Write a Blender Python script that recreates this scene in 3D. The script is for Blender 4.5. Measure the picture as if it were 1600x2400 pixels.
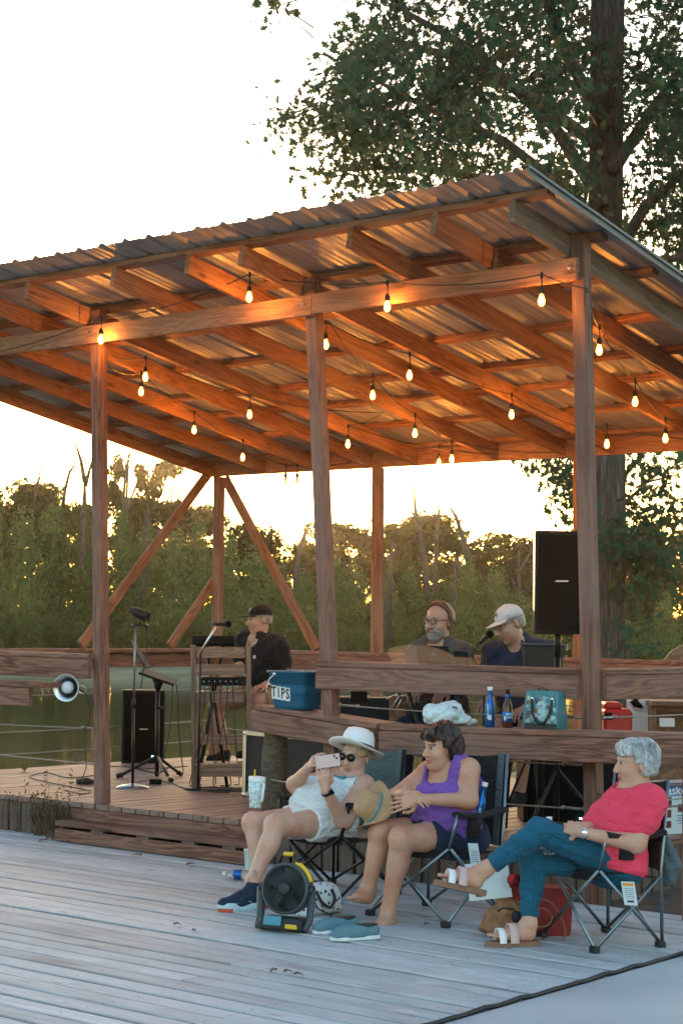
import bpy, bmesh, math, random
import numpy as np
from mathutils import Matrix, Vector
random.seed(7); rng = np.random.default_rng(7)
PI = math.pi
for o in list(bpy.data.objects): bpy.data.objects.remove(o)
scene = bpy.context.scene
col = scene.collection

# ------------------------------------------------------------------ camera
FPX = 4082.0                       # focal length in photograph pixels (1600 x 2400)
PITCH, ROLL, YAW = 0.06848, 0.01638, 0.67725
CAM = np.array([9.600, -9.046, 1.569])
cF = np.array([-math.sin(YAW)*math.cos(PITCH), math.cos(YAW)*math.cos(PITCH), math.sin(PITCH)])
_R = np.array([math.cos(YAW), math.sin(YAW), 0.0]); _U = np.cross(_R, cF)
cR = _R*math.cos(ROLL) + _U*math.sin(ROLL); cU = -_R*math.sin(ROLL) + _U*math.cos(ROLL)
cd = bpy.data.cameras.new("camera"); cam = bpy.data.objects.new("camera", cd); col.objects.link(cam)
cam.matrix_world = Matrix(((cR[0], cU[0], -cF[0], CAM[0]), (cR[1], cU[1], -cF[1], CAM[1]), (cR[2], cU[2], -cF[2], CAM[2]), (0, 0, 0, 1)))
cd.sensor_fit = 'VERTICAL'; cd.sensor_height = 36; cd.sensor_width = 24; cd.lens = FPX/2400*36
cd.clip_start = 0.1; cd.clip_end = 4000
scene.camera = cam
# horizontal axes of the place as seen from the camera: right and away
HR = np.array([math.cos(YAW), math.sin(YAW), 0.0]); HF = np.array([-math.sin(YAW), math.cos(YAW), 0.0])
UZ = np.array([0, 0, 1.0])

# ------------------------------------------------------------------ sky, sun, exposure
def ray(px, py): return cF*FPX + cR*(px-800) - cU*(py-1200)
SUN_PX, SUN_EL = 620, math.radians(3.2)
_s = ray(SUN_PX, 1200); SUN_AZ = math.atan2(_s[0], _s[1])        # clockwise from +Y
world = bpy.data.worlds.new("World"); scene.world = world; world.use_nodes = True
nt = world.node_tree; bg = nt.nodes["Background"]
sky = nt.nodes.new("ShaderNodeTexSky"); sky.sky_type = 'NISHITA'; sky.sun_disc = False
sky.sun_elevation = SUN_EL; sky.sun_rotation = SUN_AZ; sky.air_density = 1.0; sky.dust_density = 1.0; sky.ozone_density = 1.5
nt.links.new(sky.outputs[0], bg.inputs[0]); bg.inputs[1].default_value = 0.15
sd = bpy.data.lights.new("sun", 'SUN'); sun = bpy.data.objects.new("sun", sd); col.objects.link(sun)
sd.energy = 0.8; sd.angle = math.radians(0.6); sd.color = (1.0, 0.62, 0.32)
sdir = Vector((math.sin(SUN_AZ)*math.cos(SUN_EL), math.cos(SUN_AZ)*math.cos(SUN_EL), math.sin(SUN_EL)))
sun.rotation_euler = (-sdir).to_track_quat('-Z', 'Y').to_euler(); sun.location = sdir*60
vs = scene.view_settings; vs.view_transform = 'Standard'; vs.look = 'None'; vs.gamma = 1; vs.use_curve_mapping = False
vs.exposure = 2.9
HAZE = .00025
BULB_W = 1.5                       # watts of each festoon bulb's lamp
scene.cycles.max_bounces = 5; scene.cycles.diffuse_bounces = 2; scene.cycles.glossy_bounces = 2; scene.cycles.volume_bounces = 0; scene.cycles.caustics_reflective = False; scene.cycles.caustics_refractive = False; scene.cycles.transparent_max_bounces = 8; scene.cycles.use_denoising = True
scene.cycles.sample_clamp_indirect = 6

# ------------------------------------------------------------------ pixel -> place
def on_x(px, py, X): d = ray(px, py); return CAM + d*(X-CAM[0])/d[0]
def on_y(px, py, Y): d = ray(px, py); return CAM + d*(Y-CAM[1])/d[1]
def on_z(px, py, Z): d = ray(px, py); return CAM + d*(Z-CAM[2])/d[2]
def on_roof(px, py, z0, sl): d = ray(px, py); return CAM + d*(z0-sl*CAM[1]-CAM[2])/(d[2]+sl*d[1])
def at_depth(px, py, Z): return CAM + ray(px, py)*(Z/FPX)
def depth(p): return float((np.array(p)-CAM) @ cF)
def proj(P):
    d = np.asarray(P)-CAM; z = d @ cF
    return 800+FPX*(d @ cR)/z, 1200-FPX*(d @ cU)/z
STAGE = 0.27
def G(px, py): return on_z(px, py, 0.0)
def S(px, py): return on_z(px, py, STAGE)
def V3(*a): return np.array(a, float)
def nrm(v): v = np.asarray(v, float); return v/np.linalg.norm(v)

# ------------------------------------------------------------------ object helpers
WM = {}
def put(o, parent=None, M=None):
    M = M or Matrix.Identity(4)
    col.objects.link(o)
    if parent is not None:
        o.parent = parent; o.matrix_parent_inverse = WM[parent].inverted()
    o.matrix_basis = M; WM[o] = M
    return o
def tag(o, label=None, cat=None, group=None, kind=None):
    if label: o['label'] = label
    if cat: o['category'] = cat
    if group: o['group'] = group
    if kind: o['kind'] = kind
    return o
def thing(name, loc, label=None, cat=None, group=None, kind=None):
    o = bpy.data.objects.new(name, None); o.empty_display_size = .1
    put(o, None, Matrix.Translation(Vector([float(v) for v in loc])))
    return tag(o, label, cat, group, kind)
def frame(x, y, z, loc):
    return Matrix(((x[0], y[0], z[0], loc[0]), (x[1], y[1], z[1], loc[1]), (x[2], y[2], z[2], loc[2]), (0, 0, 0, 1)))

class MB:
    """collects shapes into one mesh"""
    def __init__(s): s.v = []; s.f = []; s.m = []; s.sm = []
    def add(s, vs, fs, mi=0, smooth=False):
        n = len(s.v); s.v += [tuple(float(c) for c in p) for p in vs]
        for f in fs: s.f.append(tuple(i+n for i in f)); s.m.append(mi); s.sm.append(smooth)
        return s
    def box(s, c, sx, sy, sz, ax=None, mi=0, ch=0.0, taper=1.0):
        """box centred at c; axes ax = 3 unit vectors; ch chamfers all edges"""
        ax = [V3(1,0,0), V3(0,1,0), V3(0,0,1)] if ax is None else [np.asarray(a, float) for a in ax]
        c = np.asarray(c, float); h = (sx/2, sy/2, sz/2)
        if ch <= 0:
            P = []
            for k in (-1, 1):
                t = taper if k > 0 else 1
                for i, j in ((-1,-1),(1,-1),(1,1),(-1,1)): P.append(c+ax[0]*i*h[0]*t+ax[1]*j*h[1]*t+ax[2]*k*h[2])
            return s.add(P, [(3,2,1,0),(4,5,6,7),(0,1,5,4),(1,2,6,5),(2,3,7,6),(3,0,4,7)], mi)
        ch = min(ch, min(h)*.8); P = []; rings = []
        for k, g in ((-1, 1), (-1, 0), (1, 0), (1, 1)):
            r = []; t = taper if k > 0 else 1
            zz = k*(h[2]-(0 if g else ch)); e = ch*g*1.0
            a, b = (h[0])*t, (h[1])*t
            pts = [(-a+e+ch*(1-g), -b+e), (a-e-ch*(1-g), -b+e), (a-e, -b+e+ch*(1-g)), (a-e, b-e-ch*(1-g)), (a-e-ch*(1-g), b-e), (-a+e+ch*(1-g), b-e), (-a+e, b-e-ch*(1-g)), (-a+e, -b+e+ch*(1-g))]
            for x, y in pts: r.append(len(P)); P.append(c+ax[0]*x+ax[1]*y+ax[2]*zz)
            rings.append(r)
        F = [tuple(reversed(rings[0])), tuple(rings[3])]
        for a, b in zip(rings, rings[1:]):
            for i in range(8): F.append((a[i], a[(i+1) % 8], b[(i+1) % 8], b[i]))
        return s.add(P, F, mi)
    def tube(s, pts, r, n=8, mi=0, cap=True, smooth=True, flat=1.0, up=None):
        """tube along a path; r scalar or list; flat squashes along the second axis"""
        pts = [np.asarray(p, float) for p in pts]; m = len(pts)
        rr = [r]*m if np.isscalar(r) else list(r)
        P = []; t0 = nrm(pts[1]-pts[0]); ref = V3(0,0,1) if up is None else np.asarray(up, float)
        if abs(t0 @ nrm(ref)) > .95: ref = V3(1,0,0)
        a = nrm(np.cross(t0, ref))
        for i in range(m):
            t = nrm(pts[min(i+1, m-1)]-pts[max(i-1, 0)])
            a = a - t*(a @ t); a = nrm(a); b = np.cross(t, a)
            for k in range(n):
                w = 2*PI*k/n; P.append(pts[i]+a*math.cos(w)*rr[i]+b*math.sin(w)*rr[i]*flat)
        F = []
        for i in range(m-1):
            for k in range(n): F.append((i*n+k, i*n+(k+1) % n, (i+1)*n+(k+1) % n, (i+1)*n+k))
        if cap: F += [tuple(reversed(range(n))), tuple(range((m-1)*n, m*n))]
        return s.add(P, F, mi, smooth)
    def lathe(s, c, prof, n=20, ax=None, mi=0, smooth=True, sx=1.0, sy=1.0):
        """revolve (radius, height) profile about the third axis of ax"""
        ax = [V3(1,0,0), V3(0,1,0), V3(0,0,1)] if ax is None else [np.asarray(a, float) for a in ax]
        c = np.asarray(c, float); P = []; F = []
        for (r, h) in prof:
            for k in range(n):
                w = 2*PI*k/n; P.append(c+ax[0]*r*math.cos(w)*sx+ax[1]*r*math.sin(w)*sy+ax[2]*h)
        for i in range(len(prof)-1):
            for k in range(n): F.append((i*n+k, i*n+(k+1) % n, (i+1)*n+(k+1) % n, (i+1)*n+k))
        if prof[0][0] > 1e-6: F.append(tuple(reversed(range(n))))
        if prof[-1][0] > 1e-6: F.append(tuple(range((len(prof)-1)*n, len(prof)*n)))
        return s.add(P, F, mi, smooth)
    def ball(s, c, r, n=12, m=8, ax=None, mi=0, rz=None):
        rz = r if rz is None else rz
        return s.lathe(c, [(max(1e-7, r*math.sin(PI*i/m)), -rz*math.cos(PI*i/m)) for i in range(m+1)], n, ax, mi)
    def grid(s, P, mi=0, smooth=True, closed=False):
        h = len(P); w = len(P[0]); V = [p for row in P for p in row]; F = []
        for i in range(h-1):
            for j in range(w-1 if not closed else w): F.append((i*w+j, i*w+(j+1) % w, (i+1)*w+(j+1) % w, (i+1)*w+j))
        return s.add(V, F, mi, smooth)
    def prism(s, outline, c, ax, th, mi=0, smooth=False):
        """flat outline (2D points along ax[0], ax[1]) thickened along ax[2]"""
        n = len(outline); c = np.asarray(c, float); ax = [np.asarray(a, float) for a in ax]
        P = [c+ax[0]*x+ax[1]*y-ax[2]*th/2 for x, y in outline]+[c+ax[0]*x+ax[1]*y+ax[2]*th/2 for x, y in outline]
        F = [tuple(reversed(range(n))), tuple(range(n, 2*n))]+[(i, (i+1) % n, n+(i+1) % n, n+i) for i in range(n)]
        return s.add(P, F, mi, smooth)
    def build(s, name, mats, parent=None, origin=None, bevel=0):
        V = np.array(s.v); lo = V.min(0); hi = V.max(0)
        org = np.array([(lo[0]+hi[0])/2, (lo[1]+hi[1])/2, lo[2]]) if origin is None else np.asarray(origin, float)
        me = bpy.data.meshes.new(name); me.from_pydata([tuple(p) for p in V-org], [], s.f)
        for m in (mats if isinstance(mats, (list, tuple)) else [mats]): me.materials.append(m)
        me.polygons.foreach_set('material_index', s.m); me.polygons.foreach_set('use_smooth', s.sm); me.update()
        o = bpy.data.objects.new(name, me); put(o, parent, Matrix.Translation(Vector(org)))
        if bevel:
            b = o.modifiers.new('bevel', 'BEVEL'); b.width = bevel; b.segments = 2; b.limit_method = 'ANGLE'; b.angle_limit = math.radians(40)
        return o

_pm = {}
def piece(name, a, b, w, h, mat, parent=None, up=(0,0,1), ch=.004, off=(0,0)):
    """a straight timber from a to b, w across, h along up; its own x runs along the grain"""
    a = np.asarray(a, float); b = np.asarray(b, float); L = float(np.linalg.norm(b-a)); x = (b-a)/L
    up = np.asarray(up, float); y = np.cross(up, x)
    y = nrm(y); z = np.cross(x, y)
    key = (round(L, 3), round(w, 4), round(h, 4), mat.name)
    if key not in _pm:
        m = MB(); c = ch
        P = []; 
        pts = [(-w/2+c,-h/2),(w/2-c,-h/2),(w/2,-h/2+c),(w/2,h/2-c),(w/2-c,h/2),(-w/2+c,h/2),(-w/2,h/2-c),(-w/2,-h/2+c)]
        nseg = max(1, int(L/1.2))
        for i in range(nseg+1):
            for (yy, zz) in pts: P.append((-L/2+L*i/nseg, yy, zz))
        F = [tuple(reversed(range(8))), tuple(range(nseg*8, nseg*8+8))]
        for i in range(nseg):
            for k in range(8): F.append((i*8+k, i*8+(k+1) % 8, i*8+8+(k+1) % 8, i*8+8+k))
        F = [tuple(reversed(f)) for f in F]
        F = [tuple(reversed(f)) for f in F]
        m.add(P, F)
        me = bpy.data.meshes.new(name); me.from_pydata(m.v, [], m.f); me.materials.append(mat); me.update(); _pm[key] = me
    o = bpy.data.objects.new(name, _pm[key])
    mid = (a+b)/2 + y*off[0] + z*off[1]
    return put(o, parent, frame(x, y, z, mid))
def spline(P, n=6):
    P = [np.asarray(p, float) for p in P]; Q = []
    for i in range(len(P)-1):
        p0, p1, p2, p3 = P[max(i-1, 0)], P[i], P[i+1], P[min(i+2, len(P)-1)]
        for k in range(n): s = k/n; Q.append(.5*((2*p1)+(-p0+p2)*s+(2*p0-5*p1+4*p2-p3)*s*s+(-p0+3*p1-3*p2+p3)*s**3))
    return Q+[P[-1]]
def copy_tree(src, M, label=None, group=None):
    """a copy of a thing moved by matrix M, with copies of its parts and sub-parts"""
    def rec(o, par):
        c = o.copy(); col.objects.link(c); c.parent = par
        W = M @ WM[o]
        if par is not None: c.matrix_parent_inverse = WM[par].inverted()
        c.matrix_basis = W; WM[c] = W
        for ch in [k for k in o.children]: rec(ch, c)
        return c
    r = rec(src, None)
    if label: r['label'] = label
    if group: r['group'] = group
    return r

# ------------------------------------------------------------------ materials
MAT = {}
def newmat(name):
    m = bpy.data.materials.new(name); m.use_nodes = True; MAT[name] = m
    return m, m.node_tree, m.node_tree.nodes["Principled BSDF"]
def N(nt, typ, **kw):
    n = nt.nodes.new(typ)
    for k, v in kw.items():
        if k.startswith('i_'): n.inputs[k[2:].replace('_', ' ')].default_value = v
        else: setattr(n, k, v)
    return n
def ramp(nt, stops):
    r = nt.nodes.new('ShaderNodeValToRGB'); e = r.color_ramp.elements
    e[0].position, e[0].color = stops[0][0], (*stops[0][1], 1); e[1].position, e[1].color = stops[-1][0], (*stops[-1][1], 1)
    for p, c in stops[1:-1]:
        k = e.new(p); k.color = (*c, 1)
    return r
def plain(name, rgb, rough=.5, metal=0.0, noise=.12, scale=20, bump=0.0, sub=0.0, coat=0.0, emit=None, es=0, trans=0, spec=None, alpha=None, sheen=0):
    """a surface colour with fine procedural variation and relief"""
    m, nt, b = newmat(name); L = nt.links.new
    tc = N(nt, 'ShaderNodeTexCoord'); nz = N(nt, 'ShaderNodeTexNoise'); nz.inputs['Scale'].default_value = scale; nz.inputs['Detail'].default_value = 5
    L(tc.outputs['Object'], nz.inputs['Vector'])
    c0 = [max(0, v*(1-noise)) for v in rgb]; c1 = [min(1, v*(1+noise)) for v in rgb]
    rp = ramp(nt, [(.3, c0), (.7, c1)]); L(nz.outputs['Fac'], rp.inputs[0]); L(rp.outputs[0], b.inputs['Base Color'])
    b.inputs['Roughness'].default_value = rough; b.inputs['Metallic'].default_value = metal
    if bump:
        bp = N(nt, 'ShaderNodeBump'); bp.inputs['Strength'].default_value = bump; bp.inputs['Distance'].default_value = .01
        L(nz.outputs['Fac'], bp.inputs['Height']); L(bp.outputs[0], b.inputs['Normal'])
    if sub:
        b.inputs['Subsurface Weight'].default_value = sub; b.inputs['Subsurface Radius'].default_value = (.012, .005, .003); b.inputs['Subsurface Scale'].default_value = 1
    if coat: b.inputs['Coat Weight'].default_value = coat
    if emit: b.inputs['Emission Color'].default_value = (*emit, 1); b.inputs['Emission Strength'].default_value = es
    if trans: b.inputs['Transmission Weight'].default_value = trans
    if spec is not None: b.inputs['Specular IOR Level'].default_value = spec
    if sheen: b.inputs['Sheen Weight'].default_value = sheen
    if alpha is not None: b.inputs['Alpha'].default_value = alpha
    return m
def wood(name, light, dark, grain=1.0, rough=.75, bump=.35, vary=.25, tint=None, worn=0.0, edge=None):
    """sawn lumber: rings stretched along the piece's own x, knots, per-piece tone"""
    m, nt, b = newmat(name); L = nt.links.new
    tc = N(nt, 'ShaderNodeTexCoord'); oi = N(nt, 'ShaderNodeObjectInfo')
    off = N(nt, 'ShaderNodeVectorMath', operation='MULTIPLY_ADD'); cm = N(nt, 'ShaderNodeCombineXYZ')
    for i in range(3): L(oi.outputs['Random'], cm.inputs[i])
    off.inputs[1].default_value = (37, 5.3, 9.1); L(cm.outputs[0], off.inputs[0]); L(tc.outputs['Object'], off.inputs[2])
    mp = N(nt, 'ShaderNodeMapping'); mp.inputs['Scale'].default_value = (1.1*grain, 14*grain, 14*grain); L(off.outputs[0], mp.inputs[0])
    n1 = N(nt, 'ShaderNodeTexNoise'); n1.inputs['Scale'].default_value = 1.0; n1.inputs['Detail'].default_value = 2; n1.inputs['Distortion'].default_value = .6; L(mp.outputs[0], n1.inputs['Vector'])
    mm = N(nt, 'ShaderNodeMath', operation='MULTIPLY'); L(n1.outputs['Fac'], mm.inputs[0]); rv = N(nt, 'ShaderNodeMapRange'); rv.inputs[3].default_value = 18; rv.inputs[4].default_value = 62; L(oi.outputs['Random'], rv.inputs[0]); L(rv.outputs[0], mm.inputs[1])
    sn = N(nt, 'ShaderNodeMath', operation='SINE'); L(mm.outputs[0], sn.inputs[0])
    mr = N(nt, 'ShaderNodeMapRange'); mr.inputs[1].default_value = -1; mr.inputs[2].default_value = 1; L(sn.outputs[0], mr.inputs[0])
    mp2 = N(nt, 'ShaderNodeMapping'); mp2.inputs['Scale'].default_value = (4, 130, 130); L(off.outputs[0], mp2.inputs[0])
    n2 = N(nt, 'ShaderNodeTexNoise'); n2.inputs['Detail'].default_value = 4; n2.inputs['Scale'].default_value = 1; L(mp2.outputs[0], n2.inputs['Vector'])
    mx = N(nt, 'ShaderNodeMix'); mx.inputs[0].default_value = .5; L(mr.outputs[0], mx.inputs[2]); L(n2.outputs['Fac'], mx.inputs[3])
    # knots
    mp3 = N(nt, 'ShaderNodeMapping'); mp3.inputs['Scale'].default_value = (2.0, 6, 6); L(off.outputs[0], mp3.inputs[0])
    vo = N(nt, 'ShaderNodeTexVoronoi'); vo.inputs['Scale'].default_value = 1.0; L(mp3.outputs[0], vo.inputs['Vector'])
    kn = N(nt, 'ShaderNodeMapRange'); kn.inputs[1].default_value = .04; kn.inputs[2].default_value = .13; L(vo.outputs['Distance'], kn.inputs[0])
    mid = [(a+c)/2 for a, c in zip(light, dark)]
    rp = ramp(nt, [(.2, dark), (.5, mid), (.8, light)]); L(mx.outputs[0], rp.inputs[0])
    mk = N(nt, 'ShaderNodeMix', data_type='RGBA', blend_type='MULTIPLY'); mk.inputs[0].default_value = 1
    kr = ramp(nt, [(0, (.35, .28, .24)), (1, (1, 1, 1))]); L(kn.outputs[0], kr.inputs[0]); L(rp.outputs[0], mk.inputs[6]); L(kr.outputs[0], mk.inputs[7])
    # per-piece tone and large weather stains
    n3 = N(nt, 'ShaderNodeTexNoise'); n3.inputs['Scale'].default_value = 2.2; n3.inputs['Detail'].default_value = 4; L(off.outputs[0], n3.inputs['Vector'])
    ad = N(nt, 'ShaderNodeMath', operation='ADD'); L(oi.outputs['Random'], ad.inputs[0]); L(n3.outputs['Fac'], ad.inputs[1])
    tr = N(nt, 'ShaderNodeMapRange'); tr.inputs[1].default_value = .3; tr.inputs[2].default_value = 1.7; tr.inputs[3].default_value = 1-vary; tr.inputs[4].default_value = 1+vary; L(ad.outputs[0], tr.inputs[0])
    mv = N(nt, 'ShaderNodeMix', data_type='RGBA', blend_type='MULTIPLY'); mv.inputs[0].default_value = 1
    L(mk.outputs[2], mv.inputs[6]); L(tr.outputs[0], mv.inputs[7])
    out = mv.outputs[2]
    if tint:
        hm = N(nt, 'ShaderNodeMix', data_type='RGBA'); n4 = N(nt, 'ShaderNodeTexNoise'); n4.inputs['Scale'].default_value = 1.3; n4.inputs['Detail'].default_value = 5
        L(off.outputs[0], n4.inputs['Vector']); r4 = N(nt, 'ShaderNodeMapRange'); r4.inputs[1].default_value = .4; r4.inputs[2].default_value = .7; r4.inputs[4].default_value = worn; L(n4.outputs['Fac'], r4.inputs[0])
        L(r4.outputs[0], hm.inputs[0]); L(out, hm.inputs[6]); hm.inputs[7].default_value = (*tint, 1); out = hm.outputs[2]
    if edge:      # shade of the gaps and weathering painted dark along both long edges
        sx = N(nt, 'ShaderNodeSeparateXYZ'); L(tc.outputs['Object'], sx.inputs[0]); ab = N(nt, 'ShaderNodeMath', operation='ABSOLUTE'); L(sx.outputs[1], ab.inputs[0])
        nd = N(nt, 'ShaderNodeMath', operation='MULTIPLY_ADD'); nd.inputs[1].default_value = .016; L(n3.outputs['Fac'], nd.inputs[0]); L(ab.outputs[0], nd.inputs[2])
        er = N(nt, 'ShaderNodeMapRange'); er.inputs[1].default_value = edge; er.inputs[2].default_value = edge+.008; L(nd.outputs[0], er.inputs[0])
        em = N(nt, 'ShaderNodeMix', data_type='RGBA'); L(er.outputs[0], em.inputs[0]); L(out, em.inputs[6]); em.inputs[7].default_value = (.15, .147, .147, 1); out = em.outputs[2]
    L(out, b.inputs['Base Color']); b.inputs['Roughness'].default_value = rough; b.inputs['Specular IOR Level'].default_value = .3
    bp = N(nt, 'ShaderNodeBump'); bp.inputs['Strength'].default_value = bump; bp.inputs['Distance'].default_value = .004
    L(mx.outputs[0], bp.inputs['Height']); L(bp.outputs[0], b.inputs['Normal'])
    return m
# ================================================================== materials of the place
wood('lumber', (.40, .175, .085), (.20, .08, .038), rough=.72, vary=.22, tint=(.30, .24, .21), worn=.35)
wood('lumber_dark', (.235, .15, .105), (.12, .075, .055), rough=.78, vary=.25, tint=(.26, .22, .20), worn=.6)
wood('rail_lumber', (.29, .135, .09), (.105, .047, .033), rough=.72, vary=.25, tint=(.27, .165, .135), worn=.55, bump=.5)
wood('stage_board', (.30, .185, .145), (.16, .095, .075), rough=.6, vary=.2, tint=(.28, .215, .19), worn=.6, bump=.3)
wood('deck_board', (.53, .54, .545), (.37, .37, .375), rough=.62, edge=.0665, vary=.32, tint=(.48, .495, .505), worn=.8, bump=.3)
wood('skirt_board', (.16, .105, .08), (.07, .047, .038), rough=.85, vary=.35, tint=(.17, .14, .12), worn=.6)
wood('round_log', (.15, .10, .07), (.07, .05, .035), rough=.85, vary=.1, tint=(.09, .095, .06), worn=.6)
plain('galvanised', (.55, .55, .53), .35, 1.0, .1, 40)
plain('cable_steel', (.30, .29, .28), .45, .9, .2, 60)
plain('black_rubber', (.015, .015, .016), .6)
plain('black_metal', (.02, .02, .022), .38, .5)
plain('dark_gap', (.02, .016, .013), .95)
plain('frame_trim', (.16, .165, .165), .5, .4)
def roof_metal():
    m, nt, b = newmat('roof_metal'); L = nt.links.new
    tc = N(nt, 'ShaderNodeTexCoord'); mp = N(nt, 'ShaderNodeMapping'); mp.inputs['Scale'].default_value = (22, .7, 22); L(tc.outputs['Object'], mp.inputs[0])
    n1 = N(nt, 'ShaderNodeTexNoise'); n1.inputs['Scale'].default_value = 1; n1.inputs['Detail'].default_value = 6; L(mp.outputs[0], n1.inputs['Vector'])
    n2 = N(nt, 'ShaderNodeTexNoise'); n2.inputs['Scale'].default_value = 3; n2.inputs['Detail'].default_value = 6; L(tc.outputs['Object'], n2.inputs['Vector'])
    mx = N(nt, 'ShaderNodeMix'); mx.inputs[0].default_value = .45; L(n1.outputs['Fac'], mx.inputs[2]); L(n2.outputs['Fac'], mx.inputs[3])
    rp = ramp(nt, [(.3, (.30, .285, .27)), (.7, (.52, .50, .47))]); L(mx.outputs[0], rp.inputs[0]); L(rp.outputs[0], b.inputs['Base Color'])
    b.inputs['Metallic'].default_value = .45
    rr = N(nt, 'ShaderNodeMapRange'); rr.inputs[3].default_value = .36; rr.inputs[4].default_value = .62; L(mx.outputs[0], rr.inputs[0]); L(rr.outputs[0], b.inputs['Roughness'])
roof_metal()
def concrete():
    m, nt, b = newmat('concrete'); L = nt.links.new
    tc = N(nt, 'ShaderNodeTexCoord')
    n1 = N(nt, 'ShaderNodeTexNoise'); n1.inputs['Scale'].default_value = 1.2; n1.inputs['Detail'].default_value = 8; L(tc.outputs['Object'], n1.inputs['Vector'])
    n2 = N(nt, 'ShaderNodeTexNoise'); n2.inputs['Scale'].default_value = 90; n2.inputs['Detail'].default_value = 3; L(tc.outputs['Object'], n2.inputs['Vector'])
    mx = N(nt, 'ShaderNodeMix'); mx.inputs[0].default_value = .35; L(n1.outputs['Fac'], mx.inputs[2]); L(n2.outputs['Fac'], mx.inputs[3])
    rp = ramp(nt, [(.3, (.30, .31, .315)), (.5, (.43, .435, .435)), (.72, (.52, .52, .51))]); L(mx.outputs[0], rp.inputs[0]); L(rp.outputs[0], b.inputs['Base Color'])
    b.inputs['Roughness'].default_value = .8
    bp = N(nt, 'ShaderNodeBump'); bp.inputs['Strength'].default_value = .25; bp.inputs['Distance'].default_value = .003; L(mx.outputs[0], bp.inputs['Height']); L(bp.outputs[0], b.inputs['Normal'])
concrete()
def ground_mat():
    m, nt, b = newmat('ground_soil'); L = nt.links.new
    g = N(nt, 'ShaderNodeNewGeometry'); sp = N(nt, 'ShaderNodeSeparateXYZ'); L(g.outputs['Position'], sp.inputs[0])
    n1 = N(nt, 'ShaderNodeTexNoise'); n1.inputs['Scale'].default_value = 14; n1.inputs['Detail'].default_value = 8; L(g.outputs['Position'], n1.inputs['Vector'])
    soil = ramp(nt, [(.3, (.035, .026, .019)), (.55, (.085, .062, .045)), (.75, (.15, .115, .085))]); L(n1.outputs['Fac'], soil.inputs[0])
    n2 = N(nt, 'ShaderNodeTexNoise'); n2.inputs['Scale'].default_value = .35; n2.inputs['Detail'].default_value = 8; L(g.outputs['Position'], n2.inputs['Vector'])
    grs = ramp(nt, [(.3, (.10, .095, .035)), (.55, (.19, .165, .07)), (.75, (.30, .24, .12))]); L(n2.outputs['Fac'], grs.inputs[0])
    d = N(nt, 'ShaderNodeVectorMath', operation='DISTANCE'); d.inputs[1].default_value = (4, 0, 0); L(g.outputs['Position'], d.inputs[0])
    mr = N(nt, 'ShaderNodeMapRange'); mr.inputs[1].default_value = 7; mr.inputs[2].default_value = 11; L(d.outputs['Value'], mr.inputs[0])
    mx = N(nt, 'ShaderNodeMix', data_type='RGBA'); L(mr.outputs[0], mx.inputs[0]); L(soil.outputs[0], mx.inputs[6]); L(grs.outputs[0], mx.inputs[7])
    L(mx.outputs[2], b.inputs['Base Color']); b.inputs['Roughness'].default_value = .95
    bp = N(nt, 'ShaderNodeBump'); bp.inputs['Strength'].default_value = .8; bp.inputs['Distance'].default_value = .03; L(n1.outputs['Fac'], bp.inputs['Height']); L(bp.outputs[0], b.inputs['Normal'])
ground_mat()
def water_mat():
    m, nt, b = newmat('lake_water'); L = nt.links.new
    g = N(nt, 'ShaderNodeNewGeometry'); mp = N(nt, 'ShaderNodeMapping'); mp.inputs['Rotation'].default_value = (0, 0, -YAW); mp.inputs['Scale'].default_value = (.5, 2.2, 1); L(g.outputs['Position'], mp.inputs[0])
    n1 = N(nt, 'ShaderNodeTexNoise'); n1.inputs['Scale'].default_value = 1.0; n1.inputs['Detail'].default_value = 4; L(mp.outputs[0], n1.inputs['Vector'])
    b.inputs['Base Color'].default_value = (.040, .034, .018, 1); b.inputs['Roughness'].default_value = .06; b.inputs['IOR'].default_value = 1.33
    bp = N(nt, 'ShaderNodeBump'); bp.inputs['Strength'].default_value = .10; bp.inputs['Distance'].default_value = .05; L(n1.outputs['Fac'], bp.inputs['Height']); L(bp.outputs[0], b.inputs['Normal'])
water_mat()

# ================================================================== terrain, lake, slab, lower deck
WATER_Z = -0.75
def shore_v(u):        # distance (along HF from the camera) of the near shore at lateral u
    return 14.3 if u < 0.6 else 14.3 + (u-.6)*7.0 + 2*math.sin(u*1.3)
def terrain_h(u, v):
    near = shore_v(u); far = 79 + 2*math.sin(u*.11) + 1.5*math.sin(u*.31+1)
    if u > 9: near = 500
    if v < near: 
        base = -0.06 - 0.12*max(0, min(1, (v-11)/6)); 
        x, y = (CAM+HR*u+HF*v)[:2]
        return base if not (x < -2.9) else -1.3 if v > 12 else base
    if v < far: return -1.6 if v-near > .8 else -0.2-(v-near)*1.7
    t = v-far
    return -0.80 + min(1, t/3)*.25 + min(1, max(0, t-2)/14)*.8 + max(0, t-16)*.05 if u < 200 else 0
us = list(np.linspace(-260, -30, 14)) + list(np.linspace(-28, 28, 113)) + list(np.linspace(30, 260, 14))
vs_ = list(np.linspace(-30, 8, 12)) + list(np.linspace(8.5, 30, 64)) + list(np.linspace(31, 74, 24)) + list(np.linspace(75, 112, 50)) + list(np.linspace(116, 900, 14))
m = MB()
rows = []
for v in vs_:
    row = []
    for u in us:
        p = CAM+HR*u+HF*v; h = terrain_h(u, v)
        if v > 100: h = min(h, 1.4 + (v-100)*.01)
        row.append((p[0], p[1], h + (.25*math.sin(u*1.7)*math.sin(v*.9+u) if 100 < v < 130 else .05*math.sin(u*1.3)*math.sin(v*1.1) if v > 82 else 0)))
    rows.append(row)
m.grid(rows); g = m.build('ground', MAT['ground_soil'], None, origin=(0, 0, 0)); tag(g, 'brown soil and grassy banks round the lake', 'ground', kind='structure')
m = MB()
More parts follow.
